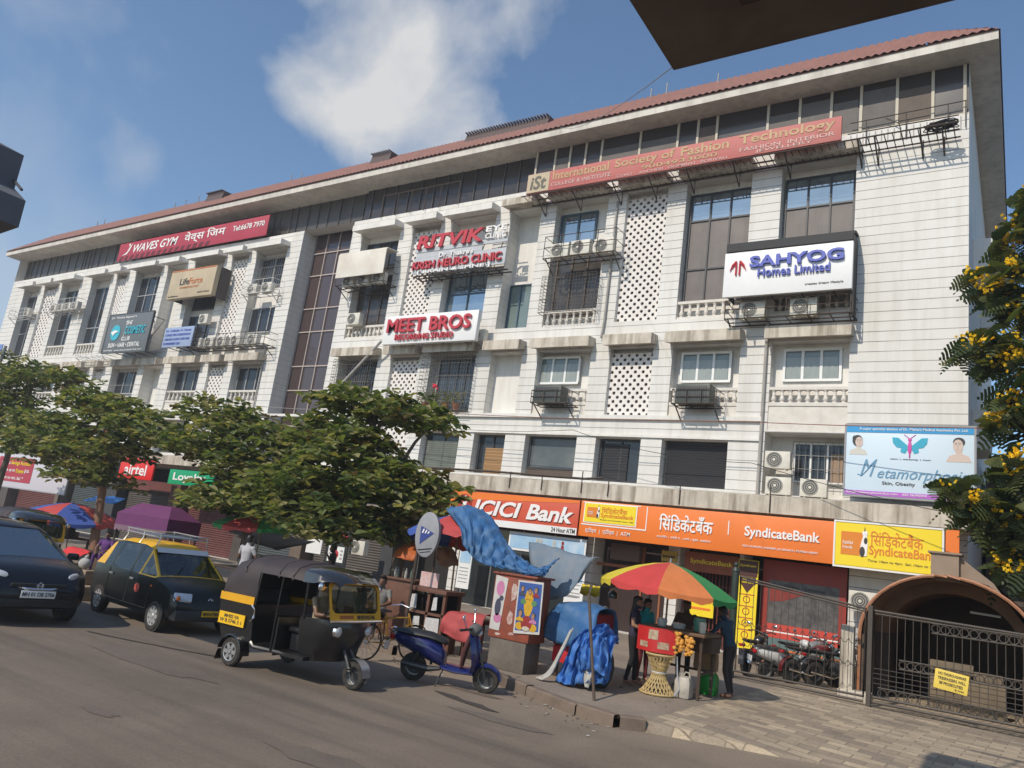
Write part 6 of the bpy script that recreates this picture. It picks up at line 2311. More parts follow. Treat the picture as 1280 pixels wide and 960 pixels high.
# ------------------------------------------------------------------ gate, posts, arch
STEELD = mat('dull brown grey gate steel', (0.060, 0.050, 0.042), 0.6, var=0.5, scale=5, stain=(0.11, 0.08, 0.055))
r = thing('gate_post', 'tall dark green pipe post at the left end of the entrance gate', 'post', (-5.68, 18.7, 0.15))
a = MB()
a.lathe([(0.11, 0.15), (0.11, 0.3), (0.085, 0.32), (0.085, 2.55), (0.1, 2.57), (0.06, 2.66)], (-5.68, 18.7, 0), 14)
a.ball((-5.68, 18.7, 2.72), 0.06, 10)
tpart(r, a, 'pipe', mat('dark green post paint', (0.03, 0.045, 0.035), 0.5, var=0.4, scale=4))
for x in (-2.72,):
    r = thing('gate_post', 'slim grey steel post between the two leaves of the gate', 'post', (x, 18.7, 0.15))
    a = MB()
    a.box(x - 0.045, x + 0.045, 18.65, 18.75, 0.1, 2.2)
    tpart(r, a, 'pipe', STEELD)


def gate_leaf(label, x0, x1, z0, z1l, z1r, ornate):
    r = thing('gate', label, 'gate', ((x0 + x1) / 2, 18.7, z0))
    y = 18.7
    def top(x):
        return z1l + (z1r - z1l) * (x - x0) / (x1 - x0)
    a = MB()
    a.tube([(x0, y, z0), (x0, y, z1l), (x1, y, z1r), (x1, y, z0)], 0.032, 6, closed=True)
    a.tube([(x0, y, z1l - 0.06), (x1, y, z1r - 0.06)], 0.02, 5)
    a.tube([(x0, y, z0 - 0.1), (x1, y, z0 - 0.1)], 0.03, 6)
    tpart(r, a, 'frame', STEELD)
    a = MB()
    n = int((x1 - x0) / (0.16 if ornate else 0.145))
    for i in range(1, n):
        x = x0 + (x1 - x0) * i / n
        a.tube([(x, y, z0), (x, y, top(x))], 0.007 if ornate else 0.008, 5)
    tpart(r, a, 'bars', STEELD)
    if ornate:
        a = MB()
        for i in range(n):
            x = x0 + (x1 - x0) * (i + 0.5) / n
            for z in (1.45, 1.0):
                a.tube([(x - 0.08, y, z), (x - 0.03, y, z - 0.09), (x + 0.03, y, z - 0.09), (x + 0.08, y, z)], 0.007, 4)
        tpart(r, a, 'scrollwork', STEELD)
    else:
        for zz, rr_ in ((1.91, 0.078), (1.08, 0.07), (0.44, 0.085)):
            a = MB()
            xs_ = -1.56 if zz > 1.5 else -2.15 if zz > 1 else x0 + 0.1
            k = int((x1 - xs_) / (rr_ * 2.15))
            for i in range(k):
                x = xs_ + rr_ + (x1 - xs_ - 2 * rr_) * i / max(1, k - 1)
                a.torus((x, y - 0.012, zz), rr_, 0.011, n=16, k=5)
            a.tube([(xs_, y - 0.012, zz + rr_ + 0.02), (x1, y - 0.012, zz + rr_ + 0.02)], 0.016, 5)
            a.tube([(xs_, y - 0.012, zz - rr_ - 0.02), (x1, y - 0.012, zz - rr_ - 0.02)], 0.016, 5)
            tpart(r, a, 'ring_band', STEELD)
        a = MB()
        for z in (0.62, 0.72, 0.82, 0.92):
            a.tube([(x0, y, z), (x1, y, z)], 0.008, 4)
        tpart(r, a, 'cross_bars', STEELD)
    return r


gate_leaf('left leaf of the entrance gate with plain thin bars', -5.55, -2.82, 0.32, 2.45, 2.12, True)
gate_leaf('right leaf of the entrance gate with bands of steel rings', -2.64, 1.8, 0.34, 2.1, 2.0, False)
r = board('notice_plate', 'small tilted yellow no thoroughfare notice wired to the gate', -0.3, 0.3, -0.19, 0.19, 0, 0.012, mat('faded yellow plate', (0.78, 0.58, 0.10), 0.6, var=0.2, scale=6))
for c in list(bpy.data.objects):
    if c.parent == r:
        c.matrix_parent_inverse = Matrix.Translation((0, 0, 0.19))
r.location = (-1.2, 18.63, 0.93)
r.rotation_euler = (0, R(6), 0)
a = MB()
for k, s in enumerate(('NO THOROUGHFARE', 'TRESPASSERS WILL', 'BE PROSECUTED')):
    a.text(s, -0.24 + 0.04 * (k == 2), 0.25 - 0.04 * (k == 2), 0.28 - 0.09 * k, 0.335 - 0.09 * k, -0.005, bold=0.015, depth=0.004)
a.text('By Order', 0.08, 0.24, 0.03, 0.07, -0.005, bold=0.01, depth=0.004)
o = a.build('lettering', DKTXT)
o.parent = r
o.matrix_parent_inverse = Matrix.Translation((0, 0, -0.19))
for c in list(bpy.data.objects):
    if c.parent == r and c.name.startswith('board'):
        c.matrix_parent_inverse = Matrix.Translation((0, 0, 0.0))

# barrel vaulted canopy over the basement ramp
ARCHM = mat('orange brown vault sheet', (0.25, 0.135, 0.075), 0.65, var=0.6, scale=1.2, streak=0.3, stain=(0.10, 0.055, 0.03))
r = thing('ramp_canopy', 'brown barrel vaulted canopy over the dark basement ramp behind the gate', 'canopy', (-1.35, 19.6, 0.1))
def arc(rx, rz, n=22):
    return [(-1.35 + rx * math.cos(R(180 - 180 * k / n)), 1.55 + rz * math.sin(R(180 - 180 * k / n))) for k in range(n + 1)]
a = MB()
for y0, y1, s in ((19.6, 21.4, 1.0), (21.4, 24.9, 0.82)):
    o_ = arc(1.72 * s, 1.48 * s)
    i_ = arc(1.66 * s, 1.42 * s)
    a.loft([[(x, y, z) for x, z in o_] for y in (y0, y1)], cap=False, closed=False)
    a.loft([[(x, y, z) for x, z in i_] for y in (y0, y1)], cap=False, closed=False)
o2, i2 = arc(1.72, 1.48), arc(1.66 * 0.82, 1.42 * 0.82)
a.loft([[(x, 21.4, z) for x, z in o2], [(x, 21.4, z) for x, z in i2]], cap=False, closed=False)
tpart(r, a, 'vault', ARCHM, smooth=60)
a = MB()
a.tube([(-3.07, 19.6, 0.12)] + [(x, 19.6, z) for x, z in arc(1.72, 1.48)] + [(0.37, 19.6, 0.12)], 0.04, 6)
tpart(r, a, 'rim', mat('orange rim paint', (0.42, 0.19, 0.10), 0.5, var=0.3, scale=4))
a = MB()
a.box(-3.1, -2.98, 19.65, 21.39, 0.1, 1.56)
a.box(0.28, 0.4, 19.65, 21.39, 0.1, 1.56)
a.box(-3.1, -2.7, 21.39, 24.9, 0.1, 1.6)
a.box(0.0, 0.4, 21.39, 24.9, 0.1, 1.6)
a.box(-2.97, 0.27, 24.85, 24.95, 0.1, 2.8)
tpart(r, a, 'side_wall', mat('dark brown plaster', (0.10, 0.07, 0.05), 0.85, var=0.5, scale=2))
a = MB()
a.tube([(-1.0, 21.3, 2.35), (-0.4, 21.3, 2.33)], 0.03, 6)
tpart(r, a, 'tube_light', mat('pale tube', (0.5, 0.5, 0.48), 0.4))
a = MB()
a.box(-1.68, -1.14, 19.75, 20.3, 2.95, 3.52)
a.box(-1.74, -1.08, 19.7, 20.35, 3.52, 3.56)
a.prism([(-1.14, 3.5), (-1.14, 3.06), (-0.6, 2.95), (0.1, 2.46), (0.4, 1.72), (0.48, 1.72), (-0.5, 3.0)], 'y', 19.9, 20.3)
tpart(r, a, 'finial_box', mat('tan plaster', (0.30, 0.22, 0.16), 0.8, var=0.4, scale=2))
r = thing('neighbour_block', 'dull brown neighbouring block glimpsed behind the feathery tree at the right edge', 'building', (4, 34, 0))
a = MB()
a.box(-1.1, 12, 34, 46, 0, 7.5)
a.box(4.2, 14, 25.5, 33.99, 0, 15)  # unseen taller block, added to darken the office block's side wall and soffit
tpart(r, a, 'wall', mat('dull brown plaster', (0.12, 0.10, 0.085), 0.9, var=0.5, scale=1, streak=0.5))
a = MB()
a.box(-1.1, 12.2, 33.6, 46, 7.5, 7.75)
tpart(r, a, 'roof', STAINED)
for x in (0.2, 3.2, 6.2):
    a = MB()
    a.box(x, x + 1.4, 33.95, 34.05, 3.8, 5.4)
    tpart(r, a, 'window', GLASS)
r = thing('concrete_pier', 'patchy pale concrete pier at the left foot of the arch', 'pillar', (-3.35, 19.4, 0.15))
a = MB()
a.rbox(-3.42, -3.14, 19.3, 19.56, 0.15, 1.7, 0.02)
a.rbox(-3.42, -2.75, 19.15, 19.56, 0.1, 0.34, 0.03)
tpart(r, a, 'pier', STAINED)
r = thing('ramp_wall', 'low stone parapet inside the ramp behind the yellow notice', 'wall', (-1.2, 20.6, 0.3))
a = MB()
a.rbox(-1.75, -0.9, 20.6, 20.8, 0.98, 1.2, 0.02)
a.rbox(-0.9, -0.35, 20.62, 20.8, 0.9, 1.08, 0.02)
a.rbox(-1.75, -0.3, 20.64, 20.78, 0.12, 0.9, 0.02)
tpart(r, a, 'parapet', mat('dim ramp stone', (0.20, 0.155, 0.105), 0.9, var=0.6, scale=3))
ac(-3.75, 24.45, 1.95, 'unit on the wall just left of the arched ramp', 0.95)

# wires
def wire(label, pts, rad, m=BLACK, cat='cable', sag=0.0):
    r = thing('overhead_cable', label, cat, pts[0])
    a = MB()
    P = [Vector(p) for p in pts]
    Q = []
    for p, q in zip(P[:-1], P[1:]):
        for k in range(12):
            t = k / 12
            z = p.lerp(q, t)
            z.z -= sag * 4 * t * (1 - t)
            Q.append(z)
    Q.append(P[-1])
    a.tube(Q, rad, 5)
    return tpart(r, a, 'wire', m)


wire('reddish cable crossing in front of the skin clinic billboard', [(-22.0, 23.6, 7.5), (-7.2, 23.6, 7.25), (4.0, 22.6, 7.1)], 0.013, mat('red brown cable', (0.25, 0.09, 0.06), 0.6), sag=0.1)
wire('thin black cable hanging along the first floor windows', [(-23.0, 23.9, 7.2), (-13.5, 23.9, 6.9), (-7.0, 23.9, 6.0), (3.0, 22.0, 4.2)], 0.01, sag=0.25)
wire('thin cable slung across the left wing above the trees', [(-64.0, 23.0, 10.4), (-40.0, 23.0, 8.6), (-22.0, 23.4, 7.5)], 0.014, mat('grey cable', (0.3, 0.28, 0.27), 0.6), sag=0.5)
wire('thin cable in the sky below the skywalk slab', [(-16.0, 24.1, 19.9), (-2.8, 6.3, 7.3)], 0.006, mat('grey cable', (0.3, 0.28, 0.27), 0.6), sag=0.4)
# lamp post with a banner, far left
r = thing('banner_pole', 'leaning grey pole carrying a small blue banner at the far left', 'pole', (-40.2, 15.0, 0.15))
a = MB()
a.tube([(-40.0, 15.2, 0.15), (-38.4, 15.2, 8.4)], 0.07, 7)
tpart(r, a, 'pole', mat('grey pole', (0.24, 0.25, 0.27), 0.5))
a = MB()
a.box(-40.6, -38.5, 15.1, 15.13, 8.0, 8.45)
tpart(r, a, 'banner', mat('blue banner cloth', (0.16, 0.26, 0.55), 0.6))
# flower pots in the second floor cage
for k, (x, h, red) in enumerate(((-21.4, 0.9, 0), (-20.9, 0.7, 1), (-20.3, 0.6, 0), (-19.7, 0.8, 0))):
    lab = ('tall leafy potted plant at the left of the second floor cage', 'potted plant with red flowers in the second floor cage', 'low potted plant in the middle of the second floor cage', 'bushy potted plant at the right of the second floor cage')[k]
    r = thing('potted_plant', lab, 'plant', (x, 24.78, 7.78), group='pots in the second floor cage')
    a = MB()
    a.lathe([(0.1, 0), (0.16, 0.28), (0.17, 0.3), (0.12, 0.3)], (x, 24.78, 7.78), 10)
    tpart(r, a, 'pot', mat('terracotta', (0.36, 0.13, 0.06), 0.8))
    lv = MB()
    for q in range(90):
        t, el = random.uniform(0, 6.28), random.uniform(-0.5, 1.2)
        d = Vector((math.cos(t) * math.cos(el), math.sin(t) * math.cos(el) * 0.6, math.sin(el)))
        add_leaf(lv, Vector((x, 24.75, 8.1)) + d * random.uniform(0.05, h * 0.55) + Vector((0, 0, random.uniform(0, h * 0.3))), d, 0.13, 0.06, random.uniform(-1, 1), random.choice((0, 2, 2)))
    tpart(r, lv, 'foliage', LEAVES, 0)
    if red:
        a = MB()
        for q in range(6):
            a.ball((x + random.uniform(-0.15, 0.25), 24.6, 8.75 + random.uniform(-0.1, 0.12)), 0.06, 6, k=4)
        tpart(r, a, 'flower', mat('red petals', (0.6, 0.02, 0.05), 0.6))
# ------------------------------------------------------------------ people
import numpy as np
SKIN = mat('brown skin', (0.28, 0.145, 0.09), 0.5)
SKIND = mat('dark brown skin', (0.16, 0.08, 0.05), 0.5)
HAIR = mat('black hair', (0.012, 0.010, 0.010), 0.45)
EYE = mat('dark eye', (0.02, 0.015, 0.012), 0.3)
LIP = mat('lip', (0.22, 0.075, 0.06), 0.5)


def person(label, loc, rz, top, legs, skin=SKIN, H=1.7, lean=0.0, arms=None, feet=None, hips=0.93, sleeve=0.5, hair='short', shoe=None, head=0.0, nod=0.0):
    """one continuous body facing +X: tapered lofts joined by a voxel remesh, coloured by region"""
    r = thing('person', label, 'person', loc, rz)
    s = H / 1.7
    dz = hips - 0.93
    U = Matrix.Translation((0, 0, hips)) @ Matrix.Rotation(R(lean), 4, 'Y') @ Matrix.Translation((0, 0, -0.93))
    reg = []   # (a, b, ra, rb, material)
    b = MB()

    def cap(p, q, ra, rb, m, n=10, mid=None):
        p, q = Vector(p), Vector(q)
        b.tube([p, p.lerp(q, 0.35), p.lerp(q, 0.7), q], [ra, mid or (ra * 0.62 + rb * 0.38 + 0.004), ra * 0.25 + rb * 0.75, rb], n)
        reg.append((p, q, ra, rb, m))

    def tor(z, rx, ry, ox=0.0):
        return [tuple(U @ Vector((ox + rx * math.cos(6.283 * k / 16), ry * math.sin(6.283 * k / 16), z))) for k in range(16)]

    b.loft([tor(0.86, 0.085, 0.135), tor(0.92, 0.105, 0.165), tor(1.0, 0.10, 0.155), tor(1.09, 0.088, 0.135), tor(1.2, 0.102, 0.15, 0.008), tor(1.3, 0.105, 0.168, 0.005), tor(1.37, 0.085, 0.175), tor(1.415, 0.066, 0.12), tor(1.44, 0.055, 0.065), tor(1.5, 0.05, 0.054, 0.01)])
    for z0, z1, w_, m in ((0.80, 0.94, 0.13, 1), (1.0, 1.4, 0.15, 0)):
        for y in (-0.07, 0.07):
            reg.append((U @ Vector((0, y, z0)), U @ Vector((0, y, z1)), w_, w_, m))
    nk = U @ Vector((0.012, 0, 1.44))
    hd = U @ Vector((0.03, 0, 1.575))
    reg.append((U @ Vector((0.01, 0, 1.465)), hd, 0.07, 0.10, 2))
    T = Matrix.Translation(hd) @ Matrix.Rotation(R(head), 4, 'Z') @ Matrix.Rotation(R(nod), 4, 'Y')
    hb = MB(T)
    hb.loft([[(x + rx * math.cos(6.283 * k / 14), ry * math.sin(6.283 * k / 14), z) for k in range(14)] for z, rx, ry, x in
             ((-0.118, 0.03, 0.03, 0.045), (-0.10, 0.056, 0.048, 0.028), (-0.06, 0.078, 0.062, 0.012), (-0.01, 0.092, 0.073, 0.0), (0.04, 0.097, 0.077, -0.004), (0.085, 0.085, 0.068, -0.008), (0.115, 0.05, 0.04, -0.01), (0.125, 0.012, 0.012, -0.01))])
    hb.tube([(0.088, 0, 0.015), (0.104, 0, -0.02), (0.112, 0, -0.036), (0.085, 0, -0.042)], [0.009, 0.012, 0.017, 0.012], 7)
    for y in (-1, 1):
        hb.ball((0.0, y * 0.078, -0.012), (0.022, 0.012, 0.032), 8, k=6)
        reg.append((T @ Vector((0.088, y * 0.033, 0.006)), T @ Vector((0.088, y * 0.036, 0.006)), 0.0135, 0.0135, 3))
    reg.append((T @ Vector((0.084, -0.02, -0.068)), T @ Vector((0.084, 0.02, -0.068)), 0.010, 0.010, 4))
    b.v, off = b.v + hb.v, len(b.v)
    b.f += [tuple(i + off for i in f) for f in hb.f]
    b.m += hb.m
    ft = feet or (((0.03, 0.52), (-0.02, 0.08)), ((0.02, 0.52), (0.03, 0.08)))
    for i, y in ((0, -1), (1, 1)):
        hip = Vector((0, y * 0.085, hips - 0.02))
        (kx, kz), (ax, az) = ft[i]
        kn, an = Vector((kx, y * 0.1, kz)), Vector((ax, y * 0.105, az))
        cap(hip, kn, 0.088, 0.055, 1)
        cap(kn, an + Vector((0, 0, 0.03)), 0.057, 0.04, 1)
        b.ball(tuple(kn), 0.056, 10)
        b.tube([an + Vector((-0.04, 0, -0.02)), an + Vector((0.04, 0, -0.025)), an + Vector((0.12, y * 0.012, -0.05)), an + Vector((0.18, y * 0.015, -0.058))], [0.036, 0.04, 0.034, 0.02], 10)
        b.tube([an + Vector((-0.01, 0, 0.06)), an + Vector((-0.005, 0, -0.03))], [0.036, 0.038], 10)
        reg.append((an + Vector((-0.04, 0, -0.04)), an + Vector((0.18, 0, -0.055)), 0.04, 0.03, 5))
    am = arms or (((-0.02, 0.27, 1.12), (0.08, 0.28, 0.88)), ((-0.02, 0.27, 1.12), (0.08, 0.28, 0.88)))
    for i, y in ((0, -1), (1, 1)):
        sh = U @ Vector((0, y * 0.175, 1.375))
        e, h = am[i]
        e, h = Vector((e[0], y * e[1], e[2])), Vector((h[0], y * h[1], h[2]))
        b.ball(tuple(sh), 0.062, 10)
        mid = sh.lerp(e, sleeve) if sleeve <= 1 else e
        cap(sh, e, 0.056, 0.040, 0 if sleeve > 0 else 2)
        reg.pop()
        reg.append((sh, mid, 0.06, 0.052, 0))
        if sleeve < 1:
            reg.append((mid, e, 0.048, 0.042, 2))
        b.ball(tuple(e), 0.04, 8)
        cap(e, h, 0.041, 0.027, 2 if sleeve < 1.5 else 0)
        d = (h - e).normalized()
        side = d.cross(Vector((0, 0, 1)))
        if side.length < 0.2:
            side = Vector((1, 0, 0))
        side.normalize()
        nrm = side.cross(d)
        P = h + d * 0.05
        b.tube([h, h + d * 0.04, h + d * 0.085], [0.026, 0.036, 0.036], 8, flat=0.55)
        reg.append((h, h + d * 0.17, 0.05, 0.04, 2))
        for q, (o, L) in enumerate(((-0.027, 0.066), (-0.009, 0.078), (0.009, 0.074), (0.027, 0.058))):
            p0 = h + d * 0.08 + side * o
            b.tube([p0 - d * 0.01, p0 + d * L * 0.45 - nrm * 0.006, p0 + d * L * 0.8 - nrm * 0.022, p0 + d * L * 0.92 - nrm * 0.04], [0.0095, 0.009, 0.0085, 0.007], 6)
        p0 = h + d * 0.03 - side * 0.03 * y
        b.tube([p0, p0 + d * 0.03 - side * 0.022 * y - nrm * 0.01, p0 + d * 0.06 - side * 0.026 * y - nrm * 0.022], [0.013, 0.011, 0.008], 6)
    t = b.build('tmp', SKIN)
    md = t.modifiers.new('remesh', 'REMESH')
    md.mode = 'VOXEL'
    md.voxel_size = 0.0085
    sm = t.modifiers.new('smooth', 'SMOOTH')
    sm.iterations = 2
    sm.factor = 0.4
    dg = bpy.context.evaluated_depsgraph_get()
    me = bpy.data.meshes.new_from_object(t.evaluated_get(dg))
    old = t.data
    bpy.data.objects.remove(t)
    bpy.data.meshes.remove(old)
    n = len(me.polygons)
    ctr = np.empty(n * 3, dtype=np.float32)
    me.polygons.foreach_get('center', ctr)
    ctr = ctr.reshape(-1, 3)
    best, idx = np.full(n, 1e9, np.float32), np.zeros(n, np.int32)
    for p, q, ra, rb, m in reg:
        p, q = np.array(p), np.array(q)
        dd = q - p
        tt = np.clip(((ctr - p) @ dd) / max(1e-9, dd @ dd), 0, 1)
        ds = np.linalg.norm(ctr - p - tt[:, None] * dd, axis=1) - (ra + (rb - ra) * tt)
        if m in (3, 4):
            ds = np.where(ds < 0, -1.0, 1e8)
        upd = ds < best
        best[upd], idx[upd] = ds[upd], m
    me.materials.clear()
    for k in (top, legs, skin, EYE, LIP, shoe or skin):
        me.materials.append(k)
    me.polygons.foreach_set('material_index', idx)
    me.shade_smooth()
    me.name = 'body'
    o = bpy.data.objects.new('body', me)
    COL.objects.link(o)
    o.parent = r
    # hair
    hm = MB(T)
    hm.loft([[(x + rx * math.cos(a), ry * math.sin(a), z + (0.055 if math.cos(a) > 0.35 and z < 0.06 else 0)) for a in [6.283 * k / 16 for k in range(16)]] for z, rx, ry, x in
             ((-0.05, 0.07, 0.074, -0.032), (0.0, 0.094, 0.08, -0.012), (0.05, 0.104, 0.085, -0.006), (0.095, 0.092, 0.076, -0.008), (0.125, 0.056, 0.048, -0.01), (0.137, 0.012, 0.012, -0.01))], cap=True)
    if hair == 'long':
        hm.loft([[(x + rx * math.cos(6.283 * k / 12), ry * math.sin(6.283 * k / 12), z) for k in range(12)] for z, rx, ry, x in
                 ((0.06, 0.05, 0.07, -0.05), (-0.05, 0.06, 0.088, -0.05), (-0.16, 0.055, 0.1, -0.075), (-0.30, 0.05, 0.105, -0.10), (-0.44, 0.035, 0.08, -0.10), (-0.5, 0.01, 0.03, -0.10))])
    if hair == 'bun':
        hm.ball((-0.12, 0, 0.0), (0.05, 0.055, 0.05), 10)
    hm.build('hair', HAIR, r, smooth=60)
    r.scale = (s, s, s)
    return r


def cloth(name, col, sc_=9):
    return mat(name, col, 0.85, var=0.35, scale=sc_, bump=0.2)


BLKT = cloth('black trouser cloth', (0.014, 0.014, 0.018))
PZ = 0.165
person('woman with long dark hair, dark purple top and black trousers at the snack cart', (-6.22, 14.3, PZ), 12, cloth('dark purple top', (0.035, 0.028, 0.06)), BLKT, hair='long', sleeve=0.35, H=1.62,
       arms=(((0.02, 0.24, 1.14), (0.26, 0.2, 1.08)), ((0.0, 0.26, 1.12), (0.2, 0.24, 1.0))), feet=(((0.03, 0.5), (-0.06, 0.08)), ((0.05, 0.52), (0.06, 0.08))))
person('woman in a turquoise top and red trousers standing close behind the dark haired one', (-6.28, 14.95, PZ), -20, cloth('turquoise top', (0.02, 0.34, 0.40)), cloth('dark red trousers', (0.16, 0.02, 0.025)), hair='long', sleeve=0.6, H=1.58)
person('vendor in a brown shirt standing behind the snack cart under the umbrella', (-5.62, 15.45, PZ), -95, cloth('brown shirt', (0.09, 0.05, 0.035)), BLKT, skin=SKIND, H=1.66, arms=(((0.08, 0.26, 1.12), (0.3, 0.18, 1.08)), ((0.08, 0.26, 1.12), (0.28, 0.16, 1.1))))
mb_ = person('man in a dark blue shirt bending towards the snack cart, bag in hand', (-4.66, 15.3, PZ), 168, cloth('dark teal blue shirt', (0.022, 0.05, 0.085)), cloth('dark brown trousers', (0.028, 0.022, 0.022)), skin=SKIND, H=1.68, lean=16, sleeve=1.0,
       arms=(((0.3, 0.24, 1.14), (0.48, 0.16, 1.02)), ((0.28, 0.26, 1.12), (0.44, 0.2, 0.84))), feet=(((0.05, 0.5), (-0.02, 0.08)), ((0.02, 0.5), (-0.1, 0.08))), nod=15)
person('man in a white shirt seen from behind between the taxi and the auto rickshaw', (-15.95, 12.75, PZ), 100, cloth('pale grey white shirt', (0.44, 0.43, 0.45)), BLKT, skin=SKIND, sleeve=0.55, arms=(((0.05, 0.28, 1.14), (0.26, 0.16, 1.1)), ((0.05, 0.28, 1.14), (0.26, 0.16, 1.1))))
person('person in a purple cloth seated beside the brown painted trunk', (-22.5, 12.95, PZ), -60, cloth('violet cloth', (0.13, 0.04, 0.20)), cloth('violet skirt', (0.12, 0.035, 0.18)), skin=SKIND, hips=0.48, hair='bun', H=1.6,
       feet=(((0.40, 0.50), (0.42, 0.08)), ((0.40, 0.50), (0.40, 0.08))), arms=(((0.1, 0.25, 0.72), (0.32, 0.12, 0.62)), ((0.1, 0.25, 0.72), (0.32, 0.12, 0.62))))
person('dark haired person holding a red phone in front of the machine boards', (-16.5, 16.2, PZ), -150, cloth('dark grey shirt', (0.03, 0.03, 0.034)), BLKT, skin=SKIND, arms=(((0.1, 0.25, 1.14), (0.2, 0.12, 1.36)), ((0.0, 0.27, 1.12), (0.08, 0.27, 0.9))))
person('seated man in a grey patterned shirt behind the windscreen of the nearest auto rickshaw', (-11.5, 12.9, PZ), -70, cloth('grey patterned shirt', (0.2, 0.19, 0.18), 16), BLKT, skin=SKIND, hips=0.5, feet=(((0.40, 0.52), (0.42, 0.08)), ((0.40, 0.52), (0.40, 0.08))),
       arms=(((0.1, 0.27, 0.74), (0.34, 0.14, 0.66)), ((0.1, 0.27, 0.74), (0.34, 0.14, 0.66))))
person('taxi driver in a pale yellow shirt seated at the wheel', (-14.45, 9.42, -0.02), -6, cloth('pale yellow shirt', (0.55, 0.50, 0.30)), BLKT, skin=SKIND, hips=0.62, H=1.62, feet=(((0.42, 0.6), (0.62, 0.34)), ((0.42, 0.6), (0.62, 0.34))),
       arms=(((0.18, 0.26, 0.86), (0.42, 0.14, 0.92)), ((0.18, 0.26, 0.86), (0.42, 0.14, 0.92))))
person('driver in khaki seated at the handlebar of the nearest auto rickshaw', (-9.18, 8.93, 0.0), 2, cloth('khaki shirt', (0.36, 0.28, 0.19)), cloth('khaki trousers', (0.42, 0.33, 0.23)), skin=SKIND, hips=0.82, H=1.56, lean=4, feet=(((0.36, 0.82), (0.42, 0.47)), ((0.36, 0.82), (0.42, 0.47))),
       arms=(((0.2, 0.27, 1.05), (0.4, 0.24, 1.06)), ((0.2, 0.27, 1.05), (0.4, 0.24, 1.06))))

# ------------------------------------------------------------------ street stalls
def umbrella(label, c, rad, drop, cols, pole_to, tilt=(0, 0), n=8, group=None, fringe=0.12):
    r = thing('umbrella', label, 'umbrella', c, 0, group)
    X = Matrix.Rotation(R(tilt[0]), 4, 'X') @ Matrix.Rotation(R(tilt[1]), 4, 'Y')
    for k, m in enumerate(cols):
        a = MB(X)
        for j in range(len(cols[0:1]) and n // len(cols)):
            i0 = k * (n // len(cols)) + j
            seg = 5
            a0, a1 = 6.283 * i0 / n, 6.283 * (i0 + 1) / n
            rows_ = []
            for t in (0.02, 0.25, 0.5, 0.75, 0.92, 1.0):
                z = -drop * (0.35 * t + 0.65 * t * t)
                rows_.append([(rad * t * math.cos(a0 + (a1 - a0) * u / seg) * (1 - 0.05 * t * math.sin(math.pi * u / seg)), rad * t * math.sin(a0 + (a1 - a0) * u / seg) * (1 - 0.05 * t * math.sin(math.pi * u / seg)), z - 0.03 * t * math.sin(math.pi * u / seg)) for u in range(seg + 1)])
            last = rows_[-1]
            rows_.append([(x * 1.0, y * 1.0, z - fringe * (0.8 + 0.3 * math.sin(q * 2.1 + i0))) for q, (x, y, z) in enumerate(last)])
            a.loft(rows_, cap=False, closed=False)
        a.build('canopy_panel', m, r, smooth=50)
    a = MB(X)
    for i in range(n):
        q = 6.283 * i / n
        a.tube([(0, 0, -0.02), (rad * 0.5 * math.cos(q), rad * 0.5 * math.sin(q), -drop * 0.34 - 0.02), (rad * math.cos(q), rad * math.sin(q), -drop - 0.02)], 0.008, 4)
    a.lathe([(0.03, -0.05), (0.02, 0.08)], (0, 0, 0), 8)
    a.build('ribs', mat('umbrella rib', (0.3, 0.3, 0.3), 0.4, 0.6), r)
    a = MB()
    a.tube([tuple(X @ Vector((0, 0, 0.02))), pole_to], 0.02, 7)
    a.build('pole', mat('umbrella pole', (0.32, 0.22, 0.15), 0.5, var=0.3, scale=6), r)
    return r


UY, UR, UO, UG = [mat(n_, c_, 0.7, var=0.25, scale=4) for n_, c_ in (('yellow umbrella cloth', (0.62, 0.50, 0.03)), ('red umbrella cloth', (0.55, 0.05, 0.045)), ('orange umbrella cloth', (0.66, 0.20, 0.06)), ('green umbrella cloth', (0.03, 0.26, 0.07)))]
UB, UR2 = mat('blue umbrella cloth', (0.05, 0.10, 0.38), 0.7, var=0.3, scale=4), mat('faded red umbrella cloth', (0.52, 0.07, 0.07), 0.7, var=0.3, scale=4)
TARP = mat('blue tarpaulin', (0.035, 0.125, 0.30), 0.6, var=0.7, scale=4.0, stain=(0.13, 0.21, 0.31), bump=0.9, spec=0.25)
TARP2 = mat('grey blue tarpaulin', (0.14, 0.19, 0.25), 0.65, var=0.6, scale=3.5, stain=(0.27, 0.27, 0.26), bump=0.8, spec=0.2)
umbrella('big umbrella in red, orange, green and yellow over the snack cart', (-5.7, 14.55, 2.5), 1.32, 0.5, [UG, UY, UY, UY, UY, UR, UO, UG], (0.0, 0.0, -2.33), (0, 3)).rotation_euler = (0, 0, R(15))
# snack cart
r = thing('snack_cart', 'small street snack counter with a curved red front panel', 'cart', (-5.5, 14.4, 0.16))
a = MB()
cv = [(-6.02 + 0.75 * k / 8, 14.02 - 0.16 * math.sin(math.pi * k / 8)) for k in range(9)]
a.loft([[(x, y, z) for x, y in cv] for z in (0.86, 1.29)], cap=False, closed=False)
tpart(r, a, 'front_panel', mat('red plastic panel', (0.55, 0.03, 0.03), 0.4, var=0.25, scale=4))
a = MB()
a.loft([[(x, y - 0.006, z) for x, y in cv[3:6]] for z in (1.08, 1.25)], cap=False, closed=False)
a.loft([[(x, y - 0.006, z) for x, y in cv[1:4]] for z in (0.93, 1.03)], cap=False, closed=False)
a.loft([[(x, y - 0.006, z) for x, y in cv[5:8]] for z in (0.93, 1.05)], cap=False, closed=False)
tpart(r, a, 'picture_label', mat('printed snack picture', (0.5, 0.42, 0.3), 0.5, var=0.9, scale=14, stain=(0.25, 0.06, 0.03)))
a = MB()
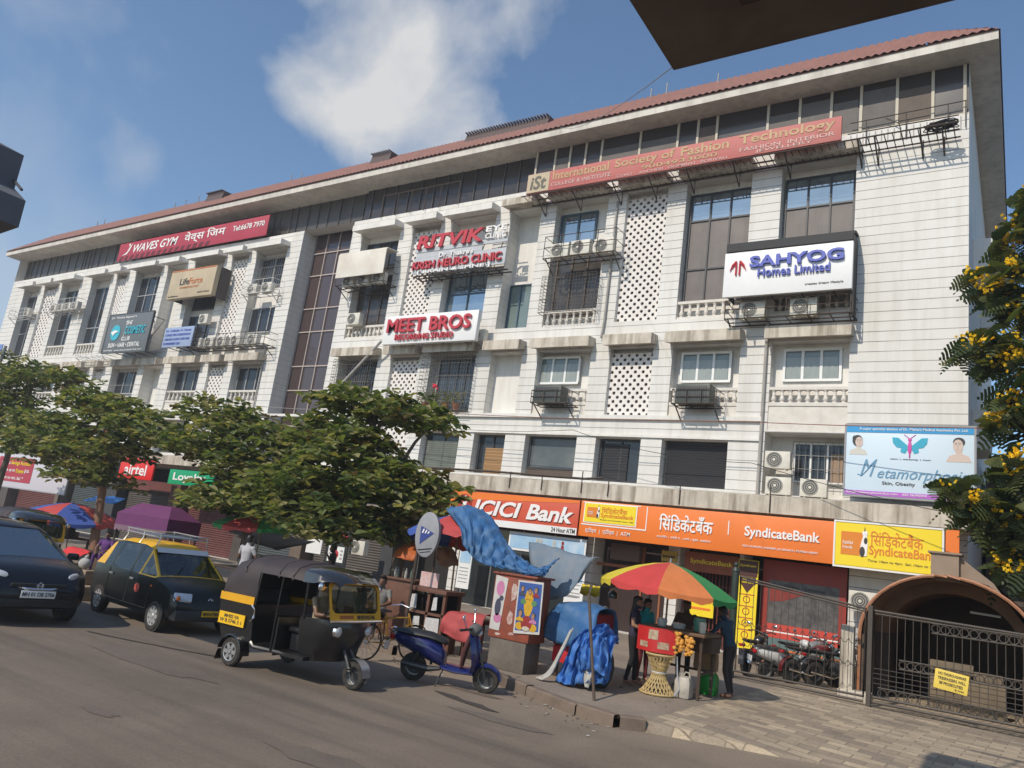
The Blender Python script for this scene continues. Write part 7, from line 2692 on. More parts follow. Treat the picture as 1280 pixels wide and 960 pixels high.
a.rbox(-6.05, -4.75, 14.05, 15.0, 1.24, 1.30, 0.015)
tpart(r, a, 'counter', mat('wood counter', (0.16, 0.09, 0.05), 0.7, var=0.4, scale=6))
a = MB()
for x, y in ((-5.95, 14.9), (-4.85, 14.9), (-4.85, 14.2)):
    a.tube([(x, y, 0.16), (x, y, 1.24)], 0.03, 6)
a.tube([(-4.85, 14.2, 0.6), (-4.85, 14.9, 0.6), (-5.95, 14.9, 0.6)], 0.025, 6)
tpart(r, a, 'leg', mat('dark wood leg', (0.07, 0.045, 0.03), 0.8))
a = MB()
a.rbox(-5.2, -4.75, 14.5, 15.0, 0.95, 1.23, 0.02)
tpart(r, a, 'drawer', mat('dark wood leg', (0.07, 0.045, 0.03), 0.8))
for k, (x, y, rr_, h, c_) in enumerate(((-5.75, 14.5, 0.1, 0.14, (0.5, 0.5, 0.5)), (-5.45, 14.6, 0.13, 0.1, (0.55, 0.55, 0.53)), (-5.1, 14.75, 0.12, 0.24, (0.10, 0.30, 0.22)), (-4.9, 14.35, 0.07, 0.2, (0.6, 0.55, 0.45)))):
    q = thing('pot', ('small steel pot on the left of the snack counter', 'wide steel bowl in the middle of the snack counter', 'green plastic tub on the right of the snack counter', 'cream jar at the right corner of the snack counter')[k], 'pot', (x, y, 1.3))
    a = MB()
    a.lathe([(rr_ * 0.8, 1.301), (rr_, 1.3 + h * 0.7), (rr_ * 0.9, 1.3 + h), (rr_ * 0.3, 1.3 + h * 1.08)], (x, y, 0), 12)
    tpart(q, a, 'vessel', mat('pot %d' % k, c_, 0.35))
a = MB()
q = thing('snack_garland', 'bunches of yellow puffed snack packets hanging at the right of the red panel', 'snacks', (-5.1, 14.0, 1.28))
for k in range(52):
    u, z = random.uniform(-0.17, 0.17), random.uniform(0.90, 1.27)
    if abs(u) < 0.02:
        continue
    a.ball((-5.1 + u, 14.0 + random.uniform(-0.05, 0.05), z), (0.045, 0.03, 0.035), 6, k=4)
tpart(q, a, 'packet', mat('yellow orange snack', (0.66, 0.33, 0.05), 0.35, var=0.5, scale=20, stain=(0.5, 0.12, 0.02)))
a = MB()
q = thing('plastic_bag_string', 'white plastic strip hanging beside the wicker stand', 'plastic strip', (-5.2, 14.05, 0.3))
a.tube([(-5.22, 14.03, 0.85), (-5.18, 14.0, 0.55), (-5.13, 14.02, 0.3), (-5.17, 13.9, 0.18)], [0.02, 0.03, 0.025, 0.04], 6, flat=0.4)
tpart(q, a, 'strip', mat('white plastic film', (0.6, 0.6, 0.62), 0.4))
# wicker hourglass stand
r = thing('wicker_stand', 'hourglass wicker stand under the red snack counter', 'stand', (-5.5, 13.92, 0.16))
WICK = mat('wicker cane', (0.52, 0.38, 0.17), 0.7, var=0.4, scale=12, stain=(0.3, 0.2, 0.08))
a = MB()
for k in range(22):
    q = 6.283 * k / 22
    for s in (-1, 1):
        pts = []
        for t in range(7):
            u = t / 6
            rad = 0.11 + 0.20 * abs(2 * u - 1) ** 1.3 if u < 0.5 else 0.11 + 0.14 * abs(2 * u - 1) ** 1.2
            pts.append((-5.5 + rad * math.cos(q + s * u * 1.3), 13.92 + rad * math.sin(q + s * u * 1.3), 0.17 + 0.68 * u))
        a.tube(pts, 0.011, 4)
tpart(r, a, 'weave', WICK)
a = MB()
for z, rad in ((0.18, 0.31), (0.51, 0.115), (0.84, 0.25)):
    a.torus((-5.5, 13.92, z), rad, 0.02, ax='z', n=22, k=6)
tpart(r, a, 'hoop', WICK)
a = MB()
a.torus((-5.5, 13.92, 0.53), 0.12, 0.018, ax='z', n=18, k=6)
tpart(r, a, 'tie', mat('pale cloth tie', (0.5, 0.5, 0.5), 0.8))
def jerry(label, x, y, s, m, cap):
    r = thing('jerrycan', label, 'jerrycan', (x, y, 0.16))
    a = MB()
    a.loft([[(x + s * cx * k, y + s * cy * k, 0.16 + z * s) for cx, cy in ((-.14, -.1), (-.1, -.13), (.1, -.13), (.14, -.1), (.14, .1), (.1, .13), (-.1, .13), (-.14, .1))] for z, k in ((0.0, 0.92), (0.03, 1.0), (0.28, 1.0), (0.35, 0.8), (0.37, 0.45))])
    tpart(r, a, 'can', m)
    a = MB()
    a.lathe([(0.045 * s, 0.16 + 0.365 * s), (0.045 * s, 0.16 + 0.42 * s)], (x - 0.06 * s, y, 0), 10)
    tpart(r, a, 'lid', cap)
    a = MB()
    a.tube([(x - 0.02 * s, y, 0.16 + 0.37 * s), (x + 0.02 * s, y, 0.16 + 0.44 * s), (x + 0.09 * s, y, 0.16 + 0.43 * s), (x + 0.11 * s, y, 0.16 + 0.33 * s)], 0.014 * s, 6)
    tpart(r, a, 'handle', m)


jerry('dirty white plastic jerrycan on the pavement beside the wicker stand', -5.1, 14.15, 1.0, mat('dirty white plastic', (0.46, 0.42, 0.36), 0.5, var=0.5, scale=6), mat('dirty white plastic', (0.46, 0.42, 0.36), 0.5))
jerry("bright green plastic jerrycan by the bending man's feet", -5.0, 15.25, 1.08, mat('green plastic', (0.01, 0.26, 0.03), 0.4), mat('green plastic', (0.01, 0.26, 0.03), 0.4))
r = thing('shopping_bag', 'brown jute bag hanging from the hand of the bending man', 'bag', (-5.02, 15.05, 0.6))
a = MB()
a.loft([[(-5.02 + cx * k, 15.03 + cy, z) for cx, cy in ((-.22, -.05), (.22, -.05), (.22, .07), (-.22, .07))] for z, k in ((0.6, 0.95), (0.66, 1.03), (0.86, 1.0), (0.93, 0.96))])
tpart(r, a, 'bag', mat('brown jute', (0.26, 0.165, 0.09), 0.85, var=0.4, scale=8))
a = MB()
a.tube([(-5.18, 15.03, 0.92), (-5.1, 15.06, 1.0), (-5.02, 15.1, 1.0), (-4.9, 15.06, 0.92)], 0.012, 5)
tpart(r, a, 'handle', mat('brown jute', (0.26, 0.165, 0.09), 0.85))

# poster kiosk
r = thing('poster_kiosk', 'red metal kiosk box covered in torn posters on a grey concrete base', 'kiosk', (-7.85, 12.6, 0.15), 0)
a = MB()
a.rbox(-8.38, -7.58, 12.62, 13.15, 0.15, 0.70, 0.02)
tpart(r, a, 'base', mat('grey concrete block', (0.17, 0.145, 0.12), 0.9, var=0.6, scale=4, bump=0.4))
a = MB()
a.rbox(-8.43, -7.53, 12.6, 13.2, 0.70, 1.86, 0.015)
a.rbox(-8.47, -7.47, 12.56, 13.24, 1.86, 1.90, 0.01)
tpart(r, a, 'box', mat('rusty red paint', (0.33, 0.065, 0.03), 0.65, var=0.9, scale=7, stain=(0.14, 0.06, 0.04), streak=0.6))
PAPER = mat('poster paper', (0.55, 0.53, 0.5), 0.7, var=0.3, scale=5)
a = MB()
a.prism([(-8.41, 0.84), (-8.19, 0.83), (-8.12, 1.8), (-8.4, 1.83)], 'y', 12.59, 12.598)
q = tpart(r, a, 'poster', PAPER)
def blob(root, x, y, z, rx, rz, m, nm='figure'):
    a = MB()
    a.disc((x, y, z), rx, rz, n=14)
    o = a.build(nm, m, smooth=0)
    o.parent = root
PRN = [mat('print %d' % i, c_, 0.5, var=0.4, scale=18) for i, c_ in enumerate(((0.55, 0.2, 0.36), (0.06, 0.06, 0.10), (0.62, 0.35, 0.02), (0.04, 0.10, 0.34), (0.42, 0.22, 0.12), (0.30, 0.03, 0.03), (0.10, 0.24, 0.10), (0.55, 0.50, 0.40)))]
for x, z, rx, rz, m in ((-8.27, 1.6, 0.09, 0.14, 0), (-8.28, 1.25, 0.07, 0.16, 1), (-8.26, 1.05, 0.09, 0.09, 0), (-8.22, 1.42, 0.05, 0.05, 1)):
    blob(q, x, 12.588, z, rx, rz, PRN[m])
a = MB()
a.prism([(-7.86, 0.84), (-7.30, 0.90), (-7.33, 1.82), (-7.88, 1.80)], 'y', 12.575, 12.585)
q = tpart(r, a, 'poster', PAPER)
a = MB()
a.prism([(-7.83, 0.90), (-7.33, 0.94), (-7.36, 1.78), (-7.85, 1.77)], 'y', 12.573, 12.5745)
o = a.build('picture', PRN[3], smooth=0)
o.parent = q
for x, z, rx, rz, m in ((-7.6, 1.42, 0.1, 0.26, 2), (-7.6, 1.05, 0.12, 0.14, 5), (-7.74, 0.99, 0.09, 0.07, 2), (-7.46, 0.99, 0.09, 0.07, 2), (-7.6, 0.96, 0.08, 0.04, 7), (-7.72, 1.43, 0.06, 0.05, 6), (-7.48, 1.42, 0.06, 0.05, 6)):
    blob(q, x, 12.5715 - 0.0008 * m, z, rx, rz, PRN[m])
PSK = mat('printed brown skin', (0.36, 0.20, 0.12), 0.5)
for x, z, sz, m in ((-7.76, 1.66, 0.062, 1), (-7.46, 1.66, 0.062, 5), (-7.75, 1.22, 0.07, 2), (-7.46, 1.2, 0.065, 0), (-7.6, 1.62, 0.07, 2)):
    portrait(q, x, z, sz, 12.566, PRN[m], turn=-1 if x > -7.6 else 1, skin=PSK)
for x0, x1, z0, z1 in ((-8.1, -7.93, 1.35, 1.8), (-8.12, -7.95, 0.95, 1.25), (-8.35, -8.2, 0.74, 0.8), (-8.05, -7.9, 0.78, 0.85)):
    a = MB()
    n = 9
    a.prism([(x0 + 0.06 + (x1 - x0) * (0.5 + 0.5 * math.cos(6.28 * k / n) * random.uniform(0.6, 1)), z0 + (z1 - z0) * (0.5 + 0.5 * math.sin(6.28 * k / n) * random.uniform(0.6, 1))) for k in range(n)], 'y', 12.592, 12.598)
    tpart(r, a, 'torn_paper', mat('torn paper', (0.5, 0.42, 0.38), 0.8, var=0.9, scale=16, stain=(0.35, 0.08, 0.05)))
for x, nm in ((-7.85, 'left of the two weights lying on top of the poster kiosk'), (-7.62, 'right of the two weights lying on top of the poster kiosk')):
    q = thing('weight', nm, 'weight', (x, 12.9, 1.9))
    a = MB()
    a.lathe([(0.06, 1.901), (0.07, 1.93), (0.065, 1.98), (0.03, 2.0)], (x, 12.9, 0), 10)
    tpart(q, a, 'block', mat('grey stone', (0.3, 0.28, 0.25), 0.9, var=0.4, scale=9))

# blue tarpaulin slung from the umbrella, draped sheets as wrinkled grids
def drape(label, name, rows_, m, thick=0.012, wr=0.02, parent=None, seed=1, fine=4):
    """a cloth through a grid of control points, subdivided and wrinkled, with thickness"""
    rnd = random.Random(seed)
    G = [[Vector(p) for p in row] for row in rows_]
    def cr(p0, p1, p2, p3, t):
        return 0.5 * ((2 * p1) + (p2 - p0) * t + (2 * p0 - 5 * p1 + 4 * p2 - p3) * t * t + (3 * p1 - p0 - 3 * p2 + p3) * t ** 3)
    def up(line):
        out = []
        for i in range(len(line) - 1):
            p0, p1, p2, p3 = line[max(i - 1, 0)], line[i], line[i + 1], line[min(i + 2, len(line) - 1)]
            out += [cr(p0, p1, p2, p3, k / fine) for k in range(fine)]
        return out + [line[-1]]
    G = [up(row) for row in G]
    G = list(map(list, zip(*[up(list(c)) for c in zip(*G)])))
    ph = [rnd.uniform(0, 6) for _ in range(6)]
    for i, row in enumerate(G):
        for j, p in enumerate(row):
            d = wr * (math.sin(j * 1.9 + 0.4 * i + ph[0]) + 0.6 * math.sin(i * 1.3 - j * 0.7 + ph[1]) + 0.5 * math.sin(j * 3.1 + ph[2]) + 0.9 * abs(math.sin(j * 1.07 + i * 0.53 + ph[3])) + rnd.uniform(-0.35, 0.35))
            p += Vector((d * 0.4, -d, d * 0.5))
    a = MB()
    a.loft([[tuple(p) for p in row] for row in G], cap=False, closed=False)
    if parent:
        o = tpart(parent, a, name, m, 70)
    else:
        r = thing(name, label, 'tarpaulin', tuple(G[0][0]))
        o = tpart(r, a, 'sheet', m, 70)
    s = o.modifiers.new('thickness', 'SOLIDIFY')
    s.thickness = thick
    s.offset = 0
    return o


umbrella('blue and red umbrella on a stick under the slung blue tarpaulin', (-10.05, 13.35, 2.92), 1.05, 0.48, [UB, UB, UR2, UB, UB, UB, UR2, UB], (0.1, 0.0, -2.76), (-6, -4))
drape('blue tarpaulin slung from the blue and red umbrella down to the poster kiosk', 'slung_tarpaulin',
      [[(-10.25, 13.2, 2.98), (-9.6, 13.2, 3.1), (-9.0, 13.1, 2.88), (-8.5, 13.0, 2.42), (-8.1, 13.0, 2.18), (-7.7, 13.0, 2.06), (-7.35, 13.1, 2.3)],
       [(-9.95, 12.75, 2.95), (-9.4, 12.68, 3.0), (-8.85, 12.7, 2.66), (-8.45, 12.75, 2.3), (-8.1, 12.8, 2.08), (-7.7, 12.8, 1.98), (-7.38, 12.9, 2.15)],
       [(-9.35, 12.5, 2.6), (-9.05, 12.45, 2.5), (-8.8, 12.5, 2.28), (-8.45, 12.55, 2.08), (-8.1, 12.6, 2.0), (-7.7, 12.65, 1.93), (-7.4, 12.8, 2.02)],
       [(-9.2, 12.45, 2.3), (-8.98, 12.4, 2.16), (-8.75, 12.42, 2.02), (-8.4, 12.5, 1.96), (-8.1, 12.55, 1.95), (-7.72, 12.62, 1.9), (-7.42, 12.75, 1.93)]], TARP, wr=0.026, seed=3, fine=7)
drape('greyish tarpaulin stretched behind the poster kiosk below the bank window', 'grey_tarpaulin',
      [[(-8.4, 13.6, 2.55), (-7.9, 13.7, 2.5), (-7.4, 13.8, 2.42), (-6.9, 13.9, 2.4)], [(-8.2, 13.4, 2.2), (-7.8, 13.5, 2.12), (-7.4, 13.6, 2.2), (-6.95, 13.7, 2.35)], [(-7.9, 13.3, 1.6), (-7.7, 13.35, 1.5), (-7.3, 13.4, 1.6), (-7.1, 13.5, 1.9)]], TARP2, wr=0.02, seed=5)
r = thing('covered_handcart', 'red handcart under a blue tarpaulin beside the poster kiosk', 'handcart', (-6.95, 13.5, 0.15))
a = MB()
a.rbox(-7.4, -6.55, 13.25, 14.1, 0.72, 1.38, 0.05)
tpart(r, a, 'load', mat('dark red box', (0.25, 0.02, 0.025), 0.6))
a = MB()
a.rbox(-7.35, -6.6, 13.22, 13.3, 0.42, 0.72, 0.02)
tpart(r, a, 'side_board', mat('bright red board', (0.52, 0.025, 0.035), 0.5))
a = MB()
for x in (-7.3, -6.65):
    a.tube([(x, 13.35, 0.15), (x, 13.35, 0.75)], 0.035, 6)
    a.tube([(x, 14.0, 0.15), (x, 14.0, 0.75)], 0.035, 6)
tpart(r, a, 'leg', mat('dark wood leg', (0.07, 0.045, 0.03), 0.8))
drape('', 'tarpaulin', [[(-7.5, 14.15, 0.9), (-7.2, 14.15, 0.92), (-6.85, 14.15, 0.9), (-6.45, 14.15, 0.85)], [(-7.45, 14.0, 1.42), (-7.2, 14.0, 1.47), (-6.85, 14.0, 1.46), (-6.5, 14.0, 1.42)], [(-7.46, 13.3, 1.38), (-7.2, 13.25, 1.46), (-6.85, 13.25, 1.48), (-6.5, 13.3, 1.42)],
                         [(-7.52, 13.14, 1.1), (-7.2, 13.12, 1.1), (-6.85, 13.1, 1.12), (-6.45, 13.12, 1.1)], [(-7.52, 13.14, 0.80), (-7.2, 13.1, 0.76), (-6.85, 13.1, 0.74), (-6.42, 13.12, 0.8)]], TARP, wr=0.025, parent=r, seed=8)
r = thing('tarpaulin_heap', 'crumpled bright blue tarpaulin heap slumped on the pavement behind the leaning pole', 'tarpaulin', (-6.4, 13.0, 0.15))
a = MB()
a.ball((-6.42, 13.2, 0.5), (0.35, 0.3, 0.45), 12)
tpart(r, a, 'bundle', mat('dark bundle', (0.035, 0.03, 0.03), 0.9))
TB = mat('bright blue tarpaulin', (0.035, 0.14, 0.44), 0.55, var=0.7, scale=5.0, stain=(0.12, 0.22, 0.42), bump=1.0, spec=0.25)
drape('', 'sheet', [[(-6.75, 13.35, 1.05), (-6.5, 13.4, 1.2), (-6.3, 13.4, 1.18), (-6.1, 13.4, 1.0)], [(-6.82, 13.0, 0.85), (-6.55, 12.9, 1.0), (-6.3, 12.88, 1.0), (-6.02, 13.0, 0.85)], [(-6.86, 12.85, 0.5), (-6.6, 12.68, 0.55), (-6.3, 12.66, 0.58), (-5.95, 12.85, 0.5)], [(-6.95, 12.72, 0.17), (-6.62, 12.52, 0.17), (-6.3, 12.62, 0.24), (-5.95, 12.75, 0.3)]], TB, wr=0.05, parent=r, seed=11, fine=7)
drape('', 'sheet', [[(-6.5, 12.9, 1.02), (-6.3, 12.86, 1.06), (-6.1, 12.9, 1.0)], [(-6.52, 12.65, 0.7), (-6.25, 12.6, 0.8), (-5.95, 12.7, 0.72)], [(-6.4, 12.58, 0.42), (-6.2, 12.55, 0.5), (-5.92, 12.65, 0.4)]], TB, wr=0.045, parent=r, seed=12, fine=7)
drape('', 'torn_strip', [[(-6.86, 12.9, 1.05), (-6.76, 12.86, 1.1)], [(-6.95, 12.7, 0.6), (-6.85, 12.66, 0.6)], [(-7.05, 12.55, 0.3), (-6.93, 12.5, 0.28)], [(-7.25, 12.5, 0.18), (-7.05, 12.42, 0.175)]], mat('dirty white strip', (0.42, 0.41, 0.38), 0.8, var=0.5, scale=8), wr=0.015, parent=r, seed=13)
drape('', 'torn_strip', [[(-6.3, 12.62, 0.55), (-6.12, 12.62, 0.58)], [(-6.32, 12.58, 0.36), (-6.15, 12.56, 0.36)], [(-6.28, 12.58, 0.2), (-6.2, 12.56, 0.2)]], mat('dirty white strip', (0.42, 0.41, 0.38), 0.8), wr=0.015, parent=r, seed=14)
r = thing('leaning_pole', 'thin dark wooden pole planted at the kerb in front of the blue tarpaulin heap', 'pole', (-5.72, 11.85, 0.1))
a = MB()
a.tube([(-5.72, 11.85, 0.12), (-6.35, 12.5, 1.75)], 0.026, 7)
tpart(r, a, 'pole', mat('dark stick', (0.08, 0.055, 0.04), 0.8))
for k, x in enumerate((-7.45, -7.22)):
    r = thing('yellow_rag', ('left', 'right')[k] + ' of two yellow rags hung on a line behind the covered handcart', 'rag', (x, 14.5, 1.85))
    a = MB()
    a.loft([[(x - 0.09 + 0.02 * k, 14.5, 1.86), (x, 14.48, 1.84), (x + 0.09, 14.5, 1.86)], [(x - 0.11, 14.46, 1.66), (x, 14.5, 1.62), (x + 0.1, 14.47, 1.66)]], cap=False, closed=False)
    o = tpart(r, a, 'cloth', mat('yellow rag cloth', (0.62, 0.47, 0.03), 0.8))
    m_ = o.modifiers.new('thickness', 'SOLIDIFY')
    m_.thickness = 0.01
wire('line carrying two yellow rags beside the umbrella', [(-7.7, 14.5, 1.9), (-6.9, 14.55, 1.86), (-6.2, 14.7, 2.3)], 0.008)
for k, (x, z, rad) in enumerate(((-6.83, 1.72, 0.1), (-6.97, 1.44, 0.05))):
    r = thing('helmet' if k == 0 else 'steel_cup', ('shiny dark helmet hung behind the blue heap', 'small shiny steel cup hung below the helmet')[k], ('helmet', 'cup')[k], (x, 14.5, z))
    a = MB()
    a.loft([[(x + rad * c_ * math.cos(6.283 * q / 14), 14.5 + rad * c_ * math.sin(6.283 * q / 14), z + rad * s_) for q in range(14)] for c_, s_ in ((0.9, -0.55), (1.0, -0.1), (0.92, 0.4), (0.6, 0.8), (0.1, 1.0))])
    tpart(r, a, 'shell', mat('glossy dark shell', (0.03, 0.04, 0.06), 0.12, coat=1.0) if k == 0 else CHROME)

# glass display cabinet, oval sign, cobbler's stall
WOODC = mat('red brown wood', (0.15, 0.065, 0.04), 0.6, var=0.5, scale=6, bump=0.15)
r = thing('display_cabinet', 'wooden display cabinet with glass sides and pasted white papers behind the blue scooter', 'cabinet', (-10.05, 12.85, 0.15))
a = MB()
a.rbox(-10.55, -9.5, 12.55, 13.2, 1.28, 1.36, 0.015)
a.rbox(-10.5, -9.55, 12.6, 13.15, 0.15, 0.5, 0.02)
for x in (-10.5, -10.0, -9.6):
    a.box(x, x + 0.06, 12.6, 12.66, 0.5, 1.28)
    a.box(x, x + 0.06, 13.09, 13.15, 0.5, 1.28)
a.box(-10.5, -9.55, 12.6, 12.64, 0.85, 0.9)
tpart(r, a, 'carcass', WOODC)
a = MB()
a.box(-10.46, -9.58, 12.67, 12.68, 0.5, 1.28)
tpart(r, a, 'glass', CGLASS)
a = MB()
a.box(-10.42, -9.62, 12.7, 13.1, 0.84, 0.86)
a.box(-10.44, -9.6, 13.1, 13.14, 0.5, 1.28)
tpart(r, a, 'shelf', DARK)
for x0, x1, z0, z1 in ((-10.42, -10.25, 0.92, 1.22), (-9.85, -9.72, 0.95, 1.22), (-10.3, -10.1, 0.55, 0.8), (-9.98, -9.6, 0.42, 0.82)):
    a = MB()
    a.prism([(x0, z0), (x1, z0 + 0.02), (x1 - 0.02, z1), (x0 + 0.02, z1 - 0.02)], 'y', 12.585, 12.595)
    tpart(r, a, 'paper', mat('white notice paper', (0.58, 0.56, 0.55), 0.7, var=0.6, scale=26, stain=(0.2, 0.2, 0.22)))
r = thing('picture_board', 'small pink and white picture board standing on the display cabinet', 'board', (-10.2, 12.9, 1.37))
a = MB()
a.box(-10.5, -10.02, 12.9, 12.92, 1.37, 1.66)
tpart(r, a, 'board', mat('pink printed card', (0.55, 0.33, 0.32), 0.6, var=0.8, scale=12, stain=(0.6, 0.57, 0.55)))
r = thing('oval_sign', 'grey oval signboard with a dark blue triangle emblem beside the blue umbrella', 'sign', (-10.52, 12.95, 2.42), 0)
a = MB()
a.T = Matrix.Translation((-10.52, 12.95, 2.42)) @ Matrix.Scale(1.5, 4, (0, 0, 1))
a.lathe([(0.28, 0.04), (0.30, 0.0), (0.30, -0.06), (0.27, -0.075)], (0, 0, 0), 28, ax='y')
tpart(r, a, 'board', mat('grey white sign face', (0.30, 0.30, 0.325), 0.5, var=0.3, scale=5))
a = MB()
a.prism([(-10.68, 2.58), (-10.33, 2.46), (-10.66, 2.22)], 'y', 12.865, 12.872)
tpart(r, a, 'emblem', mat('dark blue print', (0.03, 0.05, 0.22), 0.5))
a = MB()
for k in range(3):
    a.prism([(-10.63 + 0.07 * k, 2.44), (-10.60 + 0.07 * k, 2.44), (-10.57 + 0.07 * k, 2.52 - 0.02 * k), (-10.60 + 0.07 * k, 2.53 - 0.02 * k)], 'y', 12.858, 12.863)
tpart(r, a, 'white_mark', PAINTW)
a = MB()
a.tube([(-10.68, 12.87, 2.1), (-10.33, 12.87, 2.16)], 0.012, 5)
a.tube([(-10.62, 12.87, 2.05), (-10.36, 12.87, 2.10)], 0.008, 5)
tpart(r, a, 'underline', DKTXT)
a = MB()
a.tube([(-10.9, 13.1, 0.15), (-10.82, 13.05, 2.6), (-10.7, 13.0, 2.6)], 0.03, 6)
tpart(r, a, 'post', RUST)
r_ = [o for o in bpy.data.objects if o.name.startswith('oval_sign')][0]
r_.location = (-9.97, 12.3, 2.41)
r = thing('wooden_stall', 'red brown wooden stall counter crowded with bottles, left of the display cabinet', 'stall', (-11.6, 13.6, 0.15))
a = MB()
a.rbox(-12.05, -11.15, 13.5, 14.1, 0.15, 1.36, 0.02)
a.rbox(-12.1, -11.1, 13.45, 14.15, 1.36, 1.41, 0.01)
tpart(r, a, 'counter', WOODC)
a = MB()
for x in (-12.05, -11.15):
    a.tube([(x, 14.1, 1.4), (x, 14.1, 2.5)], 0.025, 6)
tpart(r, a, 'post', RUST)
drape('', 'orange_cover', [[(-12.0, 14.1, 2.2), (-11.6, 14.1, 2.22), (-11.2, 14.1, 2.2)], [(-11.95, 13.7, 2.0), (-11.6, 13.7, 2.04), (-11.25, 13.7, 2.0)], [(-11.9, 13.55, 1.84), (-11.6, 13.55, 1.82), (-11.28, 13.55, 1.8)]], mat('orange tarpaulin', (0.42, 0.10, 0.02), 0.6, var=0.4, scale=4), parent=r, seed=20)
for k in range(7):
    x = -11.98 + 0.12 * k
    r = thing('bottle', 'small bottle in the row on the red brown stall counter', 'bottle', (x, 13.6, 1.41), group='bottles on the wooden stall')
    a = MB()
    a.lathe([(0.03, 1.411), (0.032, 1.55), (0.012, 1.6), (0.012, 1.64)], (x, 13.6 + 0.05 * (k % 2), 0), 8)
    tpart(r, a, 'glass', mat('bottle %d' % (k % 3), ((0.08, 0.05, 0.03), (0.35, 0.33, 0.3), (0.1, 0.12, 0.1))[k % 3], 0.2))
drape('brown and orange cloth hanging under the blue umbrella', 'hanging_cloth', [[(-10.42, 13.2, 2.15), (-10.2, 13.2, 2.2), (-9.95, 13.2, 2.16)], [(-10.35, 13.12, 1.98), (-10.1, 13.1, 2.0), (-9.75, 13.12, 1.96)], [(-10.22, 13.1, 1.86), (-10.0, 13.05, 1.8), (-9.72, 13.1, 1.88)]], mat('brown orange cloth', (0.30, 0.12, 0.05), 0.8, var=0.8, scale=4, stain=(0.09, 0.055, 0.04)), seed=22)
drape('faded red cloth thrown over a bench behind the blue scooter', 'red_cloth', [[(-9.5, 13.0, 0.98), (-9.1, 13.0, 1.0), (-8.62, 13.0, 1.02)], [(-9.52, 12.7, 0.95), (-9.1, 12.7, 0.97), (-8.6, 12.7, 1.0)], [(-9.55, 12.6, 0.75), (-9.1, 12.58, 0.7), (-8.58, 12.6, 0.64)], [(-9.55, 12.6, 0.6), (-9.1, 12.55, 0.5), (-8.6, 12.58, 0.45)]], mat('faded red cloth', (0.42, 0.07, 0.07), 0.8, var=0.5, scale=5), seed=24, wr=0.03)
r = thing('bench', 'dark wooden bench under the faded red cloth', 'bench', (-9.05, 13.0, 0.15))
a = MB()
a.rbox(-9.5, -8.6, 12.66, 13.3, 0.86, 0.93, 0.01)
for x in (-9.45, -8.68):
    a.box(x, x + 0.06, 12.7, 12.76, 0.15, 0.86)
    a.box(x, x + 0.06, 13.2, 13.26, 0.15, 0.86)
tpart(r, a, 'bench', WOODC)

# purple canopy stall and the stalls around the left trees
PURP = mat('purple canopy cloth', (0.13, 0.025, 0.11), 0.7, var=0.3, scale=3)
r = thing('canopy_stall', 'street stall under a purple box canopy with a scalloped frill behind the taxi', 'stall', (-21.4, 14.2, 0.15))
x0, x1, y0, y1 = -23.3, -21.0, 13.5, 14.6
a = MB()
rz0, rz1 = 1.92, 2.28
a.quad((x0, y0, rz0), (x1 + 0.4, y0, rz0), (x1 - 0.2, y0 + 0.4, rz1), (x0 + 0.5, y0 + 0.4, rz1))
a.quad((x0 + 0.5, y0 + 0.4, rz1), (x1 - 0.2, y0 + 0.4, rz1), (x1 - 0.2, y1 - 0.4, rz1), (x0 + 0.5, y1 - 0.4, rz1))
a.quad((x1 + 0.4, y0, rz0), (x1 + 0.4, y1, rz0), (x1 - 0.2, y1 - 0.4, rz1), (x1 - 0.2, y0 + 0.4, rz1))
a.quad((x0, y1, rz0), (x0, y0, rz0), (x0 + 0.5, y0 + 0.4, rz1), (x0 + 0.5, y1 - 0.4, rz1))
for p, q in (((x0, y0), (x1 + 0.4, y0)), ((x1 + 0.4, y0), (x1 + 0.4, y1)), ((x0, y1), (x0, y0))):
    n = 24
    P = [(p[0] + (q[0] - p[0]) * k / n, p[1] + (q[1] - p[1]) * k / n) for k in range(n + 1)]
    a.loft([[(u, v, rz0) for u, v in P], [(u, v, rz0 - 0.36) for u, v in P]], cap=False, closed=False)
tpart(r, a, 'canopy', PURP, smooth=0)
a = MB()
for p, q in (((x0, y0), (x1 + 0.4, y0)), ((x1 + 0.4, y0), (x1 + 0.4, y1))):
    n = 36
    P = [(p[0] + (q[0] - p[0]) * k / n, p[1] + (q[1] - p[1]) * k / n) for k in range(n + 1)]
    a.loft([[(u, v - 0.004, rz0 - 0.36) for u, v in P], [(u, v - 0.004, rz0 - 0.5 - 0.07 * (k % 3 == 1)) for k, (u, v) in enumerate(P)]], cap=False, closed=False)
tpart(r, a, 'frill', mat('dull mauve frill', (0.20, 0.12, 0.16), 0.8, var=0.4, scale=8))
a = MB()
for x, y in ((x0 + 0.05, y0 + 0.05), (x1 + 0.35, y0 + 0.05), (x0 + 0.05, y1 - 0.05), (x1 + 0.35, y1 - 0.05)):
    a.tube([(x, y, 0.15), (x, y, rz0)], 0.03, 6)
tpart(r, a, 'post', RUST)
a = MB()
a.rbox(x0 + 0.1, x1 + 0.3, y0 + 0.2, y1 - 0.1, 0.15, 0.85, 0.02)
tpart(r, a, 'counter', mat('dark stall wood', (0.05, 0.035, 0.03), 0.8))
